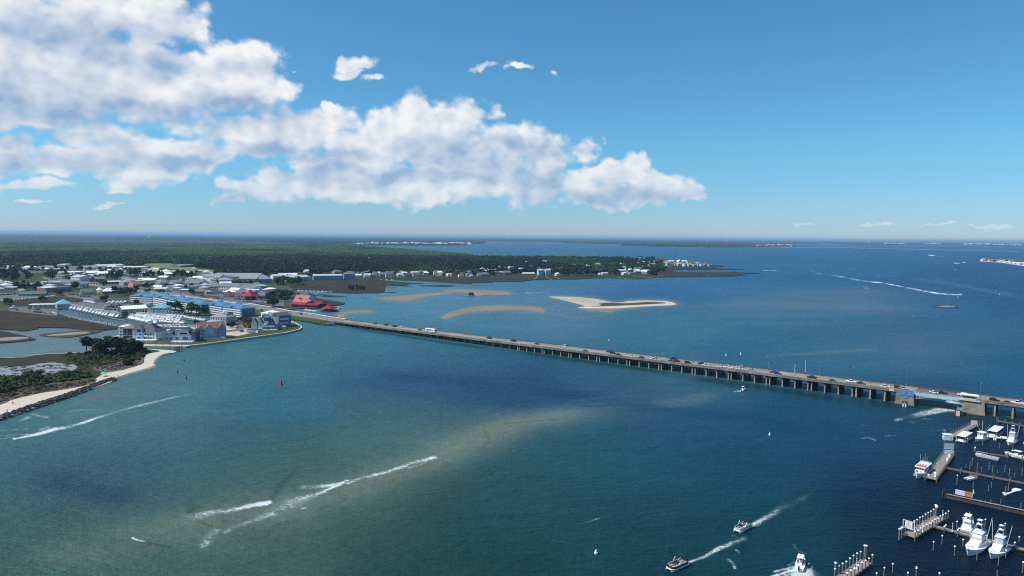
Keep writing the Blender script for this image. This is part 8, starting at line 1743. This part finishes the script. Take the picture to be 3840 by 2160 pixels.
bushes('H',[(850,310),(1180,295),(1250,420),(1150,480),(1030,440),(920,380)],20,1.7,'scattered on the green marsh left of the spit pines')
bushes('H',[(1200,290),(1500,285),(1850,262),(1860,300),(1500,330),(1220,330)],30,3.4,'under the pines of the near spit')
bushes('H',[(0,690),(180,650),(420,640),(700,640),(690,690),(450,730),(200,800),(0,850)],48,3.2,'in the green scrub at the left edge of the near spit')
bushes('H',[(740,600),(880,560),(1180,570),(1200,620),(1000,660),(800,665)],25,3.0,'in the bushes below the pond')
bushes('H',[(320,590),(540,560),(540,600),(380,620)],6,3.2,'at the lower pond edge')
bushes('H',[(0,860),(500,760),(1000,690),(1250,670),(1100,735),(500,840),(200,905),(0,980)],30,1.7,'of grey dune scrub behind the near beach',BUSHB+[crown_mesh('shrub',m_scrub,95+i,60,False,sz=.5)for i in range(2)])
bushes('H',[(1700,430),(1760,440),(1750,480),(1710,470)],2,4.0,'standing dark and alone at the back of the near beach',[BUSH[4]])
bushes('U',[(900,360),(1240,350),(1250,430),(1100,440)],12,2.6,'of rusty colour behind the curved driveway',BUSHB,1.6);bushes('U',[(1010,480),(1240,460),(1250,560),(1100,560)],14,1.8,'in the planted bed by the many-gabled house',None,1.6)
bushes('H',[(1420,100),(1450,90),(1460,120),(1420,125)],2,3.0,'at the left tip of the spit lawn',[BUSH[4]],1.6);bushes('T',[(270,1000),(390,990),(400,1060),(280,1070)],3,2.4,'before the near-black house',[BUSH[4]],1.6)
bushes('E',[(900,600),(1250,610),(1450,640),(1200,650),(880,640)],20,4,'on the green shore in mid point',None,.9);bushes('B',[(900,870),(1150,880),(1500,890),(1480,905),(1180,905),(880,905)],12,2.6,'along the hotel quay',None,.9)
WOOD=[(-900,1004),(0,1000),(300,997),(535,996),(540,988),(650,988),(660,1000),(735,1000),(740,1014),(820,1024),(1000,1032),(1040,1026),(1150,1024),(1300,1022),(1370,1036),(1480,1038),(1560,1036),(1620,1030),(1680,1037),(1800,1036),(1900,1030),(2020,1026),(2130,1033),(2300,1033),(2340,1030),(2480,1036),(2500,1010),(2480,978),(2400,963),(2200,962),(2000,965),(1900,967),(1800,967),(1700,955),(1600,946),(1500,938),(1440,934),(1400,929),(1300,922),(1150,914),(800,904),(0,894),(-900,886)]
FIELDS=[qs('B',(560,120),(700,112),(1000,112),(1010,150),(1120,165),(1330,168),(1360,190),(1650,215),(1640,250),(1300,258),(1160,235),(1100,205),(730,170),(570,135)),qs('C',(700,200),(800,190),(830,215),(800,250),(720,245)),qs('D',(420,625),(1000,618),(1300,620),(1300,650),(900,660)),qs('E',(860,605),(1150,610),(1180,660),(850,660))]
def wood_mat():
 m=bpy.data.materials.new('woodland');m.use_nodes=True;t=NT(m.node_tree);b=t.n['Principled BSDF']
 c=t.node('ShaderNodeAttribute',attribute_name='tint').outputs['Color'];pos=t.node('ShaderNodeNewGeometry').outputs['Position']
 t.l.new(t.scale(c,t.remap(t.noise(pos,.35,3,.6),.3,.7,.55,1.45)),b.inputs['Base Color']);b.inputs['Roughness'].default_value=.8;b.inputs['Specular IOR Level'].default_value=.1
 return m
m_wood_=wood_mat()
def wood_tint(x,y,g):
 """patches of fresh broadleaf among dark pine, with cloud shade and sun bands painted in"""
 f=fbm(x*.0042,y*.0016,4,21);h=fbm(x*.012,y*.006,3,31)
 belt=.09*np.exp(-((y-3900)/700)**2)*(x<300)-.12*np.clip((y-5200)/900,0,1)-.10*np.clip((2250-y)/250,0,1)*(x<-300)  # distant belts paint sunlit and cloud-shaded bands; near left edge is dark pine
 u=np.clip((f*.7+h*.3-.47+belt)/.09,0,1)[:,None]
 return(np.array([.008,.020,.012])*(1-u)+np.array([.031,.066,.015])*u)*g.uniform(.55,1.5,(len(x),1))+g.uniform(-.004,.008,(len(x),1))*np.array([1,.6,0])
def woods():
 g=np.random.default_rng(5);s=13.0
 X,Y=np.meshgrid(np.arange(-2500,1500,s),np.arange(1500,3050,s));x=(X+g.uniform(-.5,.5,X.shape)*s).ravel();y=(Y+g.uniform(-.5,.5,Y.shape)*s).ravel()
 px,py=proj(x,y,np.zeros_like(x));ok=inpoly(px,py,WOOD)&(px>-120)
 for f in FIELDS:ok&=~inpoly(px,py,f)
 x,y,px,py=x[ok],y[ok],px[ok],py[ok]
 k=np.ones(len(x),bool)
 for c in CLEAR:k&=(x-c[0])**2+((y-c[1])*np.where(y<c[1],.45,1.))**2>(c[2]*.8)**2
 thin=(px>1400)&(py>985)&(g.random(len(x))<.30)|(px>2130)&(g.random(len(x))<.35)|(px>2330)&(g.random(len(x))<.65);k&=~thin;x,y=x[k],y[k];n=len(x)
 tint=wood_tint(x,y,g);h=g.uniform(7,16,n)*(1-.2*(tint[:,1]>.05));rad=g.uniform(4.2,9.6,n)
 V,F,C=[],[],[];off=0
 for v in range(6):
  i=np.arange(v,n,6);A,T=crown_arrays(200+v,20,False,core=.8,qs_=.34)
  a=g.uniform(0,6.28,len(i));ca,sa=np.cos(a)[:,None],np.sin(a)[:,None];r_=rad[i][:,None]
  vx=(A[:,0]*ca-A[:,1]*sa)*r_+x[i][:,None];vy=(A[:,0]*sa+A[:,1]*ca)*r_+y[i][:,None];vz=A[:,2]*r_*1.05+(h[i]-rad[i]*.8)[:,None].clip(2.5)+.8
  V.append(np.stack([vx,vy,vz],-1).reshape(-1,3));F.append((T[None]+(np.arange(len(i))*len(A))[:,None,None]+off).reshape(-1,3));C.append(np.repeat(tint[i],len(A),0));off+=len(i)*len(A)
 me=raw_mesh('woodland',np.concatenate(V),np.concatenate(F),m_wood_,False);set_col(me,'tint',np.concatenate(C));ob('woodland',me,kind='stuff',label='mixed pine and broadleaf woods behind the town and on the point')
def canopy(name,poly,r0,r1,nr,na,hmin,hamp,label):
 g=np.random.default_rng(9);inv=np.linspace(1/r0,1/r1,nr);rad=1/inv;ang=np.radians(np.linspace(-42,42,na));A,RR=np.meshgrid(ang,rad);A=A+g.uniform(-.5,.5,A.shape)*(ang[1]-ang[0]);x,y=(np.sin(A)*RR).ravel(),(np.cos(A)*RR).ravel()
 px,py=proj(x,y,np.zeros_like(x));ins=inpoly(px,np.maximum(py,yh(px)+4.2),poly)
 z=np.where(ins,hmin+hamp*g.random(len(x))**.8+5*(fbm(x*.004,y*.004,3,4)-.5),-2.)
 i,j=np.meshgrid(np.arange(nr-1),np.arange(na-1),indexing='ij');i,j=i.ravel(),j.ravel();F=np.stack([i*na+j,(i+1)*na+j,(i+1)*na+j+1,i*na+j+1],-1)
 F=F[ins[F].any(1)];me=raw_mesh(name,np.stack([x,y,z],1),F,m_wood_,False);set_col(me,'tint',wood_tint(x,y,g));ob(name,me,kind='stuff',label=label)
woods()
canopy('distant_woods',[p for p in WOOD if p[1]<967.5 and p[0]<=1800]+[(-900,962)],2950,6600,300,620,6,8,'far woods running back to the left horizon')
canopy('far_woods',FAR,4800,60000,150,700,8,8,'hazy woods along the horizon')
def build_haze():
 mb=MB().box(-64000,64000,-3000,64000,-2.0,130.0)
 m=bpy.data.materials.new('haze');m.use_nodes=True
 t=NT(m.node_tree);t.n.clear()
 o=t.node('ShaderNodeOutputMaterial')
 v=t.node('ShaderNodeVolumePrincipled');v.inputs['Color'].default_value=(.44,.72,1.0,1);v.inputs['Density'].default_value=HAZE;v.inputs['Anisotropy'].default_value=.1
 t.l.new(v.outputs[0],o.inputs['Volume'])
 ob('haze',mb.mesh('haze',m),kind='stuff')
HAZE=4.2e-5
build_haze()
